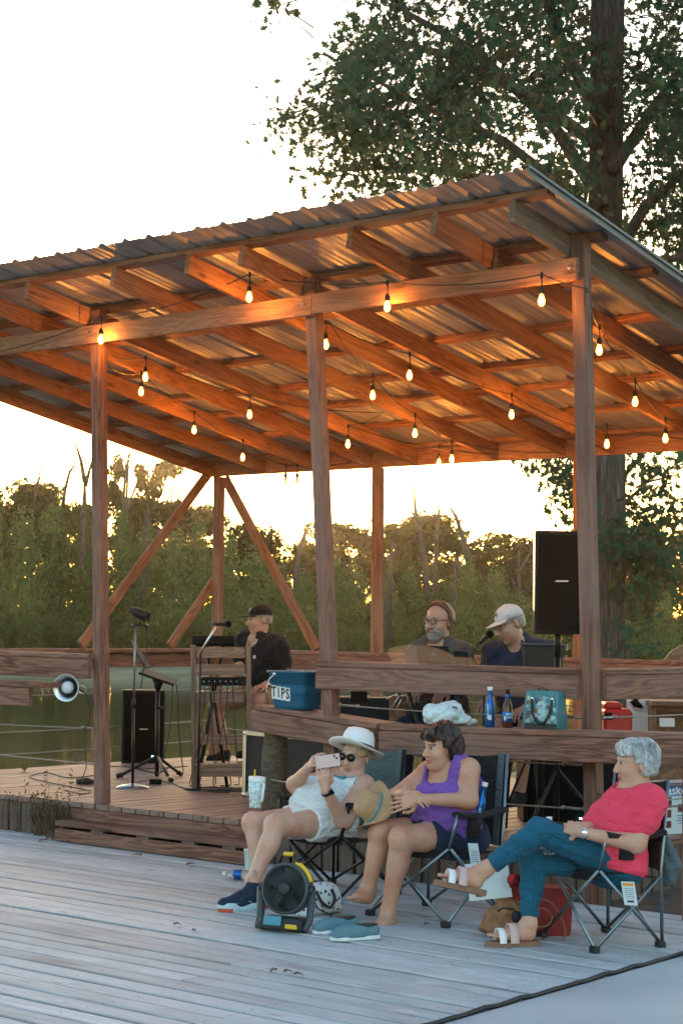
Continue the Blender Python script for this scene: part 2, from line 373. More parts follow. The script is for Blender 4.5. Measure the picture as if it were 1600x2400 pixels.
c0 = CAM+HF*10; q = [c0-HR*250, c0+HR*250, c0+HR*250+HF*140, c0-HR*250+HF*140]
m.add([(p[0], p[1], WATER_Z) for p in q], [(0, 1, 2, 3)]); o = m.build('lake', MAT['lake_water']); tag(o, 'dark green lake behind the wooden stage', 'lake', kind='structure')
# concrete slab, flush with the deck, right of the cord
XE = 5.45
m = MB(); m.box((XE+6+.02, -8.0, -.06), 12, 15, .12, ch=.004); o = m.build('concrete_slab', MAT['concrete']); tag(o, 'pale concrete slab beyond the black cord', 'pavement', kind='structure')
# lower deck: planks run along X
deck = thing('lower_deck', (1, -4, 0), 'weathered grey plank deck in front of the stage', 'deck', kind='structure')
pw = .142; y = -.035; k = 0
deckrng = random.Random(3)
while y > -9:
    yc = y-pw/2
    xl = -7.5; xr = XE-.012+deckrng.uniform(-.008, .004)
    # break the run where a butt joint falls
    joint = deckrng.uniform(-.6, 4.2) if (k % 3 == 1) else None
    dz = deckrng.uniform(-.006, .002)
    y1 = yc if xr else yc
    xs0 = [xl, xr] if joint is None else [xl, joint-.003, joint+.003, xr]
    for a, b_ in zip(xs0[::2], xs0[1::2]):
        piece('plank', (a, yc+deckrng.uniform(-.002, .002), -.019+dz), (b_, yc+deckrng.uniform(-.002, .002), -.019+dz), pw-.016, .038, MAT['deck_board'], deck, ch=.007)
    y -= pw; k += 1
    if y < -4.8 and k % 1 == 0 and y > -9: pass
sc_ = MB(); yy = -.035-pw/2
while yy > -4.6:
    for kx in range(24):
        xx = -6.9+kx*.53
        for e in (-.042, .042):
            c = V3(xx+deckrng.uniform(-.012, .012), yy+e+deckrng.uniform(-.006, .006), .0012)
            if c[0] < XE-.05: sc_.add([c+V3(.0052*math.cos(a), .0052*math.sin(a), .0035) for a in np.linspace(0, 2*PI, 7)[:-1]], [(0, 1, 2, 3, 4, 5)])
    yy -= pw
o = sc_.build('screw_heads', MAT['dark_gap'], deck); tag(o, kind='stuff')
piece('joist', (-7.4, -.08, -.11), (XE-.1, -.08, -.11), .04, .14, MAT['skirt_board'], deck)
# boards of the lower deck carried on past the stage's right corner
# black cord along the slab edge
m = MB(); pts = []
for i in range(60):
    yy = -.35-i*.09
    pts.append((XE+.004+.006*math.sin(i*1.7)+.004*math.sin(i*.6+1), yy, .006+.003*math.sin(i*2.3)))
m.tube(pts, .011, 7)
m.tube([(XE+.01, -1.10, .012), (XE+.06, -1.16, .016), (XE+.085, -1.22, .012), (XE+.07, -1.25, .008)], .006, 6)
o = m.build('ground_rope', MAT['black_rubber']); tag(o, 'black rope lying along the edge between deck and concrete', 'rope')

# ================================================================== stage
SX0, SX1, SY0, SY1 = -2.75, 4.08, -.06, 4.38
stage = thing('stage_floor', (.7, 2.1, 0), 'raised plank floor of the covered stage', 'stage', kind='structure')
srng = random.Random(5)
x = SX0; bw = .142
while x < SX1-.05:
    ww = min(bw, SX1-x)-.012
    piece('plank', (x+bw/2, SY0+srng.uniform(-.006, .006), STAGE-.019+srng.uniform(-.002, .002)), (x+bw/2, SY1, STAGE-.019), ww, .038, MAT['stage_board'], stage, ch=.005)
    x += bw
piece('rim_joist', (SX0, SY0+.035, STAGE-.115), (SX1, SY0+.035, STAGE-.115), .038, .15, MAT['rail_lumber'], stage)
piece('rim_joist', (SX1-.03, SY0+.06, STAGE-.115), (SX1-.03, SY1, STAGE-.115), .038, .15, MAT['rail_lumber'], stage)
piece('rim_joist', (SX0+.03, SY0+.06, STAGE-.115), (SX0+.03, SY1, STAGE-.115), .038, .15, MAT['rail_lumber'], stage)
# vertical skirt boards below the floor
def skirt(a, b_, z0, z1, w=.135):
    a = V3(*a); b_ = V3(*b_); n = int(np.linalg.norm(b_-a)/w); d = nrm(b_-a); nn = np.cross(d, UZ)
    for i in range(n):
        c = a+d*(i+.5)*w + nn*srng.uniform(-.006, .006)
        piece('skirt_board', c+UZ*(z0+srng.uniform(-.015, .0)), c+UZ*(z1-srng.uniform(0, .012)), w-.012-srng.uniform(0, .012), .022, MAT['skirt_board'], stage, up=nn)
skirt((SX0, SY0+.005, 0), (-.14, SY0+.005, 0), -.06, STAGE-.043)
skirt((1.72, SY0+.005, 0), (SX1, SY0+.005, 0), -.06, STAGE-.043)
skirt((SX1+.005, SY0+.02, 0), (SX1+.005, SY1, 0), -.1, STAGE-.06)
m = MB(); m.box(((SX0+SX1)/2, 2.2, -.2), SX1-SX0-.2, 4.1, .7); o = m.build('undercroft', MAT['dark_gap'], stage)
# steps
st = thing('wooden_steps', (.8, -.15, 0), 'two weathered wooden steps up to the stage opening', 'steps')
piece('tread', (-.12, -.155, .128), (1.78, -.155, .128), .2, .038, MAT['rail_lumber'], st, ch=.006)
piece('riser', (-.12, -.235, .046), (1.78, -.235, .046), .038, .09, MAT['rail_lumber'], st, ch=.005)
piece('riser', (0.02, -.078, .185), (1.72, -.078, .185), .03, .08, MAT['rail_lumber'], st, ch=.005)
for xx in (.32, .78, 1.22, 1.6): piece('block', (xx-.06, -.225, .098), (xx+.06, -.225, .098), .05, .03, MAT['skirt_board'], st)
piece('end_board', (-.1, -.21, .08), (-.1, -.04, .08), .12, .038, MAT['skirt_board'], st, up=(1, 0, 0))

# ================================================================== pavilion
W4 = .089
pav = thing('pavilion', (.9, 2.1, STAGE), 'open timber stage pavilion with sloping corrugated metal roof', 'pavilion')
def zraf(Y): return 3.848-.1667*Y           # underside of the rafters
FP = [(-2.45, None), (0.0, (212.5, 727)), (2.16, None), (4.212, None)]
def post(name, bx, by, tx, ty, z0, z1): return piece('post', (bx, by, z0), (tx, ty, z1), W4, W4, MAT['rail_lumber' if name else 'lumber'], pav, up=(0, -1, 0), ch=.003)
post(1, -2.45, 0, -2.45, 0, STAGE, zraf(0)+.12)
post(1, 0.105, 0, -.075, 0, STAGE-.0, zraf(0)+.12)
post(1, 2.325, 0, 2.04, 0, STAGE-.0, zraf(0)+.13)
post(1, 4.295, 0, 4.155, 0, STAGE-.3, zraf(0)+.14)
BP = [-2.765, -.672, 1.586, 3.95]
for bx in BP: post(0, bx+.012, 4.3, bx-.012, 4.3, STAGE, 3.16)
# front beam, two lengths meeting at the middle post
zb = zraf(0)-.07
piece('front_beam', (-3.0, -.0645, zb+.008), (2.10, -.0645, zb-.004), .038, .14, MAT['lumber'], pav, ch=.004)
piece('front_beam', (2.106, -.0645, zb+.004), (4.175, -.0645, zb+.0), .038, .14, MAT['lumber'], pav, ch=.004)
piece('rear_beam', (-2.81, 4.25-.045, 3.16+.07), (4.30, 4.25-.045, 3.145+.07), .038, .15, MAT['lumber'], pav)
RX = [-2.79, -2.05, -1.37, -.69, -.062, .767, 1.485, 2.05, 2.883, 3.532, 4.145]
RX[4] = -.075-.045-.021; RX[7] = 2.04-.045-.022; RX[10] = 4.155-.045-.022
sl = .1667; rd = nrm((0, 1, -sl)); ru = nrm((0, sl, 1))
for i, rx in enumerate(RX):
    y0 = -.67; y1 = 4.17
    piece('rafter', V3(rx, y0, zraf(y0))+ru*.07, V3(rx, y1, zraf(y1))+ru*.07, .038, .14, MAT['lumber' if i < 10 else 'lumber_dark'], pav, up=ru)
piece('rafter', V3(3.565, -.05, zraf(-.05))+ru*.068, V3(3.565, 4.15, zraf(4.15))+ru*.068, .03, .13, MAT['lumber'], pav, up=ru)
PY = [-.63, .06, .70, 1.47, 2.17, 2.72, 3.40, 4.1]
for yy in PY:
    p = V3(0, yy, zraf(yy))+ru*(.14+.019)
    piece('purlin', (-2.95, p[1], p[2]), (4.27+(.05 if yy < 0 else 0), p[1], p[2]), .089, .038, MAT['lumber'], pav, up=ru)
# corrugated sheets, one object per sheet
def roof_profile(x):          # height of the sheet across X: a tall rib every 0.225 m, two small ones between
    t = (x % .225); h = 0
    d = min(t, .225-t)
    if d < .03: h = .019 if d < .011 else .019*(1-(d-.011)/.019)
    else:
        for c in (.085, .140):
            e = abs(t-c)
            if e < .012: h = .005*(1-e/.012)
    return h
y0r, y1r = -.90, 4.55; sheetw = .9; xs = -3.02; si = 0
while xs < 4.33:
    xe = min(xs+sheetw, 4.345)
    m = MB(); sj = random.Random(si); dz = (si % 2)*.0012
    xv = []
    k0 = math.floor(xs/.225)
    for k in range(k0, k0+6):
        for t in (-.03, -.011, .011, .03, .073, .085, .097, .128, .140, .152):
            v = k*.225+t
            if xs-.03 <= v <= xe+.03: xv.append(v)
    xv = sorted(set(round(v, 4) for v in xv))
    rows_t = []; ny = 15
    for j in range(ny):
        Y = y0r+(y1r-y0r)*j/(ny-1)
        rows_t.append([V3(x, Y+(sj.uniform(-.006, .006) if j == 0 else 0), 0)+UZ*(zraf(Y)+(.178+.001+dz+roof_profile(x))*1.014 + (.004*math.sin(x*3+si)*(1 if j == 0 else 0)) + .002*math.sin(x*9+Y*3)) for x in xv])
    low = [[p-ru*.0008 for p in r] for r in rows_t]
    m.grid(rows_t, smooth=False); m.grid([list(reversed(r)) for r in low], smooth=False)
    for e in (0, -1):
        a, b_ = rows_t[e], low[e]
        m.grid([b_, a] if e == 0 else [a, b_], smooth=False)
    m.build('roof_sheet', MAT['roof_metal'], pav); xs += sheetw; si += 1
# side trim on the right edge of the roof
m = MB(); P0 = V3(4.355, y0r, zraf(y0r)+.175); P1 = V3(4.355, y1r, zraf(y1r)+.175)
ol = [(-.03, .034), (.004, .034), (.004, -.03), (.0, -.03), (.0, .03), (-.03, .03)]
m.add([P0+V3(x, 0, z) for x, z in ol]+[P1+V3(x, 0, z) for x, z in ol], [tuple(range(6)), tuple(reversed(range(6, 12)))]+[(i, (i+1) % 6+0, (i+1) % 6+6, i+6) for i in range(6)])
m.build('edge_trim', MAT['frame_trim'], pav)
# braces: left side wall and rear wall
XL = BP[0]
def br(a, b_, w=.038, h=.10): piece('brace', a, b_, w, h, MAT['lumber'], pav, up=nrm(np.cross(np.cross(nrm(V3(*b_)-V3(*a)), UZ), nrm(V3(*b_)-V3(*a)))))
pA = on_x(490, 1108, XL-.06); pB = on_x(190, 1512, XL-.06); br(tuple(pA), tuple(pB))
pA = on_x(508, 1352, XL-.06); pB = on_x(398, 1515, XL-.06); br(tuple(pA), tuple(pB))
pA = on_y(528, 1122, 4.3); pB = on_y(742, 1522, 4.3); br(tuple(pA), tuple(pB))
# bolts on the beam
for bx in (-.05, 2.04, 4.14): m = MB(); m.lathe((bx-.01, -.084, zb+.01), [(.0001, .009), (.011, .007), (.013, 0)], 10, [V3(1,0,0), V3(0,0,1), V3(0,-1,0)]); m.build('bolt', MAT['galvanised'], pav)


# ================================================================== railings
def railing(name, loc, label, runs, cables, group=None, capw=.14, board=True):
    t = thing(name, loc, label, 'railing', group)
    for (a, b_, side) in runs:
        a = V3(*a); b_ = V3(*b_); d = nrm(b_-a); n = np.cross(d, UZ)*side
        piece('cap', a-UZ*.019, b_-UZ*.019, capw, .038, MAT['rail_lumber'], t, ch=.006)
        if board: piece('board', a+n*(capw/2-.022)-UZ*.112, b_+n*(capw/2-.022)-UZ*.112, .038, .145, MAT['rail_lumber'], t, ch=.005)
    for (a, b_) in cables:
        m = MB(); a = V3(*a); b_ = V3(*b_); pts = [a+(b_-a)*i/8-UZ*.012*math.sin(PI*i/8) for i in range(9)]
        m.tube(pts, .0055, 6); d = nrm(b_-a)
        for e, s in ((a, 1), (b_, -1)):
            m.tube([e+d*s*.02, e+d*s*.14], .009, 6); m.ball(e+d*s*.15, .014, 8, 6); m.lathe(e+d*s*.004, [(.016, -.004), (.016, .004)], 10, [np.cross(d, UZ), UZ, d])
        m.build('cable', MAT['cable_steel'], t)
    return t
RZ = 1.372
railing('front_railing', (3.2, 0, STAGE), 'brown rail between the middle and right front posts, before the two seated men',
        [((2.19, -.01, RZ), (4.20, -.01, RZ), 1)],
        [((2.34, 0, z), (4.21, 0, z)) for z in (.54, .80, 1.08)])
railing('left_railing', (-1.3, 0, STAGE), 'brown rail left of the front post holding the clamp lamp',
        [((-2.6, -.045, RZ+.012), (.035, -.045, RZ), 1)],
        [((-2.4, -.01, .80), (.03, -.01, .82)), ((-2.4, -.01, .60), (.045, -.01, .555))])
railing('side_railing', (-2.77, 2, STAGE), 'reddish rail along the stage side above the lake, under the diagonal braces',
        [((XL, -.1, RZ-.015), (XL, 4.36, RZ), -1)],
        [((XL, .1, z), (XL, 4.2, z+.03)) for z in (.93, .60, .27+.13)])
railing('rear_railing', (.5, 4.3, STAGE), 'sunlit rail along the rear of the stage behind the players',
        [((XL+.07, 4.30, RZ), (4.0, 4.30, RZ-.005), 1)],
        [((a+.06, 4.3, z), (b_-.06, 4.3, z)) for a, b_ in zip(BP, BP[1:]) for z in (.55, .95)])
railing('corner_railing', (4.2, 2, STAGE), 'rail running back from the right front post along the stage side',
        [((4.26, .05, RZ), (4.26, 4.2, RZ), 1)],
        [((4.28, .08, z), (4.28, 3.9, z)) for z in (.55, .83, 1.08)])
# drink shelf in front of the rail: straight run and a bent end piece on a round log
sh = thing('drink_shelf', (3.2, -.15, 0), 'long wooden drink shelf with bottles and purse behind the seated women', 'shelf')
j0 = V3(2.86, -.135, .985); e1 = V3(5.6, -.135, 1.045)
piece('shelf_board', j0+V3(.0, .01, -.019), e1+V3(0, .01, -.019), .235, .038, MAT['rail_lumber'], sh, ch=.006)
piece('fascia', j0+V3(0, -.10, -.111), e1+V3(0, -.10, -.111), .038, .142, MAT['rail_lumber'], sh, ch=.005)
pl = on_y(604, 1652, .06)
le = V3(pl[0], pl[1]+.11, pl[2]); jj = j0+V3(-.012, .005, .004); dl = nrm(le-jj); nl = np.cross(dl, UZ)
piece('shelf_board', jj-UZ*.019+V3(0, .01, 0), le-UZ*.019+V3(0, .01, 0)-dl*.0, .235, .038, MAT['rail_lumber'], sh, ch=.006)
piece('fascia', jj-nl*.104-UZ*.111, le-nl*.104-UZ*.111+dl*.03, .038, .142, MAT['rail_lumber'], sh, ch=.005)
for (p, r) in ((V3(4.98, -.12, 0), 0), (V3(5.5, -.12, 0), 0)): piece('leg', (p[0], p[1], -.05), (p[0], p[1], .98), W4, W4, MAT['rail_lumber'], sh, up=(0, -1, 0))
m = MB(); pc = V3(on_y(646, 1700, .17)[0], .17, 0)
pp = []
for i in range(12):
    zz = STAGE+(le[2]-.04-STAGE)*i/11
    pp.append((pc[0]+.006*math.sin(i*.9), pc[1], zz))
m.tube(pp, [.087+.004*math.sin(i*1.3) for i in range(12)], 20); m.build('log_post', MAT['round_log'], sh)
m = MB(); a = V3(pc[0]+.1, .02, .87); b_ = V3(2.15, 0, .83); m.tube([a, (a+b_)/2-UZ*.01, b_], .006, 6); m.build('cable', MAT['cable_steel'], sh); m = MB(); a = a-UZ*.32; b_ = b_-UZ*.3; m.tube([a, b_], .006, 6); m.build('cable', MAT['cable_steel'], sh)
# shelf at far left
ls = thing('left_shelf', (-1.5, -.3, 0), 'end of a second wooden shelf at the left edge below the rail', 'shelf')
p = on_y(116, 1606, -.33); piece('shelf_board', (-2.7, -.28, p[2]-.0), (p[0], -.28, p[2]-.0), .235, .038, MAT['rail_lumber'], ls, ch=.006)
p2 = on_y(68, 1640, -.38); piece('fascia', (-2.7, -.36, p[2]-.092), (p2[0], -.36, p[2]-.092), .038, .14, MAT['rail_lumber'], ls, ch=.005)
piece('bracket', (-2.3, -.3, -.05), (-2.3, -.3, p[2]-.03), W4, W4, MAT['rail_lumber'], ls, up=(0, -1, 0))
# ================================================================== vegetation
from mathutils import noise as mnoise
def leaf_mat(name, c0, c1, c2, trans=.45, scale=.6, hue=.25):
    m, nt, b = newmat(name); L = nt.links.new; nt.nodes.remove(b)
    out = nt.nodes['Material Output']
    g = N(nt, 'ShaderNodeNewGeometry'); oi = N(nt, 'ShaderNodeObjectInfo')
    n1 = N(nt, 'ShaderNodeTexNoise'); n1.inputs['Scale'].default_value = scale; n1.inputs['Detail'].default_value = 6; L(g.outputs['Position'], n1.inputs['Vector'])
    a = N(nt, 'ShaderNodeMath', operation='MULTIPLY_ADD'); a.inputs[1].default_value = hue; L(oi.outputs['Random'], a.inputs[0]); L(n1.outputs['Fac'], a.inputs[2])
    a2 = N(nt, 'ShaderNodeMath', operation='MULTIPLY_ADD'); a2.inputs[1].default_value = .3; L(g.outputs['Random Per Island'], a2.inputs[0]); L(a.outputs[0], a2.inputs[2])
    rp = ramp(nt, [(.42, c0), (.68, c1), (.95, c2)]); L(a2.outputs[0], rp.inputs[0])
    d = N(nt, 'ShaderNodeBsdfDiffuse'); t = N(nt, 'ShaderNodeBsdfTranslucent'); mx = N(nt, 'ShaderNodeMixShader'); mx.inputs[0].default_value = trans
    L(rp.outputs[0], d.inputs[0]); L(rp.outputs[0], t.inputs[0]); L(d.outputs[0], mx.inputs[1]); L(t.outputs[0], mx.inputs[2]); L(mx.outputs[0], out.inputs[0])
leaf_mat('sapling_leaf', (.055, .09, .024), (.115, .16, .045), (.20, .22, .07), .3, .25, .45)
leaf_mat('far_leaf', (.055, .058, .02), (.095, .09, .028), (.16, .125, .034), .5)
leaf_mat('shrub_leaf', (.065, .085, .028), (.11, .13, .04), (.17, .165, .055), .35, 1.2)
leaf_mat('oak_leaf', (.03, .075, .05), (.055, .105, .06), (.13, .105, .045), .35, .8, 0)
leaf_mat('weed_leaf', (.05, .06, .03), (.09, .085, .045), (.14, .11, .06), .3, 6)
plain('bark_far', (.13, .095, .075), .9, 0, .35, 3, .3)
plain('dead_wood', (.085, .06, .045), .85, 0, .35, 4, .3)
def bark():
    m, nt, b = newmat('oak_bark'); L = nt.links.new
    tc = N(nt, 'ShaderNodeTexCoord'); mp = N(nt, 'ShaderNodeMapping'); mp.inputs['Scale'].default_value = (26, 26, 3.2); L(tc.outputs['Object'], mp.inputs[0])
    n1 = N(nt, 'ShaderNodeTexNoise'); n1.inputs['Scale'].default_value = 1; n1.inputs['Detail'].default_value = 7; n1.inputs['Distortion'].default_value = .5; L(mp.outputs[0], n1.inputs['Vector'])
    vo = N(nt, 'ShaderNodeTexVoronoi'); vo.feature = 'DISTANCE_TO_EDGE'; vo.inputs['Scale'].default_value = .9; L(mp.outputs[0], vo.inputs['Vector'])
    mx = N(nt, 'ShaderNodeMix'); mx.inputs[0].default_value = .5; L(n1.outputs['Fac'], mx.inputs[2]); L(vo.outputs['Distance'], mx.inputs[3])
    rp = ramp(nt, [(.2, (.045, .034, .028)), (.45, (.13, .10, .085)), (.65, (.24, .20, .18))]); L(mx.outputs[0], rp.inputs[0]); L(rp.outputs[0], b.inputs['Base Color']); b.inputs['Roughness'].default_value = .9
    bp = N(nt, 'ShaderNodeBump'); bp.inputs['Strength'].default_value = 1; bp.inputs['Distance'].default_value = .03; L(mx.outputs[0], bp.inputs['Height']); L(bp.outputs[0], b.inputs['Normal'])
bark()
def leaf_cloud(name, mat, lobes, n, size, seed, droop=.3, aspect=.5, shell=.75):
    """one crown: n small leaf faces through the outer part of several lobes; lobes = (centre, radii)"""
    r = np.random.default_rng(seed)
    w = np.array([l[1][0]*l[1][1]+l[1][1]*l[1][2] for l in lobes]); w = w/w.sum()
    idx = r.choice(len(lobes), n, p=w); un = lambda v: v/np.linalg.norm(v, axis=1, keepdims=True)
    C_ = np.array([l[0] for l in lobes])[idx]; R_ = np.array([l[1] for l in lobes])[idx]
    d = un(r.normal(size=(n, 3))); rad = np.where(r.random(n) < .8, shell+(1-shell)*r.random(n)**.5, r.random(n))
    lump = 1+.22*np.sin(d[:, 0]*7+idx*2.1+seed)*np.sin(d[:, 1]*6+idx)*np.sin(d[:, 2]*8+seed*.7)+.1*r.normal(size=n)
    p = C_+d*R_*(rad*lump)[:, None]
    nn = un(d*1.7+r.normal(size=(n, 3))*.45+UZ*.25)
    a = un(np.cross(nn, r.normal(size=(n, 3)))); b_ = np.cross(nn, a); a = un(a-UZ*droop)
    s_ = (size*(.6+.8*r.random(n)))[:, None]
    V = np.stack([p-a*s_*.5, p+b_*s_*aspect*.5, p+a*s_*.5, p-b_*s_*aspect*.5], 1).reshape(-1, 3)
    me = bpy.data.meshes.new(name); me.from_pydata(V.tolist(), [], [(4*i, 4*i+1, 4*i+2, 4*i+3) for i in range(n)]); me.materials.append(mat); me.update()
    return me
def trunk_mesh(name, mat, h, r0, seed, limbs=5, lean=.06):
    rr = random.Random(seed); m = MB(); pts = []; x = y = 0
    for i in range(7):
        pts.append((x, y, h*i/6)); x += rr.uniform(-lean, lean)*h/6; y += rr.uniform(-lean, lean)*h/6
    m.tube(pts, [r0*(1-.11*i) for i in range(7)], 7)
    for k in range(limbs):
        i = rr.randint(2, 5); a = rr.uniform(0, 2*PI); p = np.array(pts[i]); L_ = h*rr.uniform(.2, .38)
        q = p+V3(math.cos(a)*L_*.7, math.sin(a)*L_*.7, L_*.7); m.tube([p, (p+q)/2+UZ*L_*.05, q], [r0*.45, r0*.3, r0*.1], 5)
    me = bpy.data.meshes.new(name); me.from_pydata(m.v, [], m.f); me.materials.append(mat); me.update(); return me
def lobes_cone(seed, h, w):
    r = random.Random(seed); L_ = []
    for i in range(9):
        t = (i/8)**1.1; rad = w*(.30*(1-t)**.7+.17)*(1+.15*r.uniform(-1, 1)); a = r.uniform(0, 2*PI); q = w*.26*(1-t)**.8
        L_.append(((q*math.cos(a), q*math.sin(a), h*(.12+.76*t)), (rad, rad, h*.11+rad*.25)))
    return L_
def lobes_round(seed, h, w, open_=0):
    r = random.Random(seed); L_ = []
    for i in range(11 if open_ > .5 else 18):
        a = r.uniform(0, 2*PI); q = math.sqrt(r.random())*w*.42; t = r.uniform(.35 if open_ > .5 else .10, .92)
        s = w*r.uniform(.13, .24)*(1-.35*open_); L_.append(((math.cos(a)*q, math.sin(a)*q, h*t), (s, s, s*.75)))
    return L_
SAP = [leaf_cloud('sapling_crown', MAT['sapling_leaf'], lobes_cone(i, 5.5, 3.2), 10500, .17, i, .4, .5, .86) for i in range(4)]
FAR = [leaf_cloud('far_crown', MAT['far_leaf'], lobes_round(20+i, 9, 6.0, .3), 6500, .30, 30+i, .2, .7) for i in range(3)]
LACE = [leaf_cloud('lacy_crown', MAT['far_leaf'], lobes_round(50+i, 9, 5.0, 1.0), 1500, .30, 60+i, .2, .8, .5) for i in range(2)]
SHR = [leaf_cloud('shrub_crown', MAT['shrub_leaf'], [((random.uniform(-.7, .7), random.uniform(-.5, .5), random.uniform(.4, 1.5)), (.55, .55, .6)) for _ in range(7)], 4200, .13, 80+i, .3, .5) for i in range(3)]
TR_S = trunk_mesh('sapling_trunk', MAT['bark_far'], 4.6, .09, 1); TR_F = [trunk_mesh('far_trunk', MAT['bark_far'], 8.2, .2, 4+i, 7) for i in range(2)]
TR_B = trunk_mesh('shrub_stem', MAT['bark_far'], 1.3, .05, 9, 4)
def plant_tree(name, label, cat, group, u, v, h0, h, wscale, crown, trunk, seed):
    p = CAM+HR*u+HF*v; z = terrain_h(u, v)-.05
    t = thing(name, (p[0], p[1], z), label, cat, group)
    M = Matrix.Translation(Vector((p[0], p[1], z))) @ Matrix.Rotation(seed*2.4, 4, 'Z') @ Matrix.Diagonal((wscale, wscale, h/h0, 1))
    a = bpy.data.objects.new('crown', crown); put(a, t, M)
    if trunk is not None: b_ = bpy.data.objects.new('trunk', trunk); put(b_, t, M)
ORD = ['first','second','third','fourth','fifth','sixth','seventh','eighth','ninth','tenth','eleventh','twelfth','thirteenth','fourteenth','fifteenth','sixteenth','seventeenth','eighteenth','nineteenth','twentieth','twenty-first','twenty-second','twenty-third','twenty-fourth','twenty-fifth','twenty-sixth','twenty-seventh','twenty-eighth']
counts = {}
def nth(kind, px, text, out):
    if not -20 < px < 1620: return out
    k = counts.get(kind, 0); counts[kind] = k+1; return text % ORD[min(k, 27)]
def uv(px, v): return (px-800)/FPX*v
def hh(py, v, z=.35): return (1480-py)/FPX*v+1.57-z
ident = []
# rear row: taller trees against the sky (photo column, top row, kind)
far_list = [(-330,1150,0),(-200,1130,1),(-90,1160,2),(20,1185,0),(70,1160,1),(150,1205,2),(235,1190,0),(330,1205,1),(400,1215,0),(470,1190,2),(545,1240,0),(610,1285,1),(665,1320,2),(725,1290,0),(790,1248,1),(850,1232,2),(930,1228,0),(1005,1222,1),(1080,1238,2),(1180,1225,0),(1240,1190,1),(1320,1175,2),(1400,1150,0),(1490,1180,1),(1570,1150,2),(1690,1120,0),(1820,1100,1),(1960,1130,2)]
for i, (px, py, k) in enumerate(far_list):
    v = 104+(i*37 % 9); plant_tree('far_tree', nth('far', px, 'tall dark tree behind the saplings across the lake, %s from the left', 'tall dark tree across the lake beyond the picture edge'), 'tree', 'tall trees across the lake', uv(px, v), v, 9.0, hh(py, v)*1.0, 1.0+.2*math.sin(i*2.2), FAR[k], TR_F[i % 2], i)
for i, (px, py) in enumerate([(295,1035),(350,1080),(405,1125),(1165,1205),(1220,1185)]):
    v = 103; plant_tree('lacy_tree', ['largest thinly leaved tree against the sky, just right of the left front post', 'thinly leaved tree against the sky, middle of the three above the long brace', 'lowest thinly leaved tree nearest the top of the long brace', 'thinly leaved tree left of the tall speaker, lower of two', 'thinly leaved tree just left of the tall speaker, taller of two'][i], 'tree', 'lacy trees left' if px < 600 else 'lacy trees right', uv(px, v), v, 9.0, hh(py, v), .8, LACE[i % 2], TR_F[i % 2], i+.5)
# front row: pale green saplings
sap = [(-300,1210),(-190,1190),(-95,1220),(-15,1165),(55,1215),(130,1190),(205,1210),(285,1215),(345,1255),(410,1250),(465,1235),(535,1270),(600,1300),(655,1330),(720,1345),(775,1300),(830,1330),(905,1345),(960,1330),(1010,1345),(1060,1360),(1100,1300),(1165,1330),(1215,1325),(1290,1330),(1370,1350),(1440,1360),(1500,1380),(1560,1320),(1620,1340),(1720,1300),(1830,1310)]
for i, (px, py) in enumerate(sap):
    v = 95.5+(i*29 % 7)*.7
    plant_tree('sapling', nth('sap', px, 'pale green bushy sapling on the far bank, %s from the left', 'pale green sapling beyond the picture edge'), 'tree', 'saplings on the far bank', uv(px, v), v, 5.5, hh(py, v, .05), .95+.25*math.sin(i*1.7), SAP[i % 4], TR_S, i)
rs = random.Random(11)
for i in range(34):
    px = -300+i*66+rs.uniform(-20, 20); v = 93.6+rs.uniform(-.6, .8); h = rs.uniform(1.3, 2.4)*(1.35 if px < 420 else .9)
    plant_tree('lake_shrub', nth('shrub', px, 'low leafy shrub before the saplings across the lake, %s from the left', 'low shrub across the lake beyond the picture edge'), 'shrub', 'shrubs along the far waterline', uv(px, v), v, 2.1, h, rs.uniform(.9, 1.3), SHR[i % 3], TR_B, i)
# dead trees: bare tapering trunks with a fork or broken top
def dead_tree(label, path, r0, forks, v):
    P = [CAM+HR*uv(px, v)+HF*v+UZ*((1480-py)/FPX*v) for px, py in path]
    for i, p in enumerate(P): p[2] = 1.57+(1480-path[i][1])/FPX*v
    base = P[0].copy(); base[2] = .2; P = [base]+P
    t = thing('dead_tree', base, label, 'dead tree')
    m = MB(); n = len(P); m.tube(P, [r0*(1-.75*i/(n-1)) for i in range(n)], 7); m.build('trunk', MAT['dead_wood'], t)
    for fk in forks:
        Q = [V3(*(CAM+HR*uv(px, v)+HF*v)[:2], 1.57+(1480-py)/FPX*v) for px, py in fk]
        m = MB(); m.tube(Q, [r0*.5*(1-.8*i/(len(Q)-1)) for i in range(len(Q))], 6); m.build('branch', MAT['dead_wood'], t)
dead_tree('forked dead trunk left of the left front post', [(197,1330),(197,1200),(196,1140)], .30, [[(196,1140),(186,1090),(178,1065),(170,1042)],[(197,1150),(207,1110),(213,1080)]], 99)
dead_tree('thin bare dead tree at far left above the saplings', [(70,1260),(82,1160),(92,1110),(97,1075)], .10, [[(84,1150),(100,1110),(108,1108)]], 99)
dead_tree('slender leaning dead tree between the left posts', [(142,1240),(150,1160),(160,1115),(172,1098)], .17, [[(150,1165),(143,1140)],[(158,1120),(178,1092)]], 99)
dead_tree('bare forked sapling snag standing in the lacy tree', [(285,1250),(290,1130),(296,1085),(318,1030)], .13, [[(291,1120),(270,1075)],[(296,1085),(316,1110)]], 99)
dead_tree('broken leaning trunk beside the middle front post', [(697,1345),(704,1290),(718,1245),(727,1228)], .26, [[(712,1262),(722,1275)]], 98)
dead_tree('tall forked dead tree between the middle and rear posts', [(1001,1330),(990,1270),(975,1210),(971,1170),(970,1132)], .19, [[(976,1210),(962,1195),(952,1178)]], 98)
dead_tree('straight dead trunk with twiggy top', [(1022,1320),(1025,1250),(1028,1195),(1026,1178)], .17, [[(1026,1225),(1018,1190)],[(1027,1205),(1034,1185)]], 98)
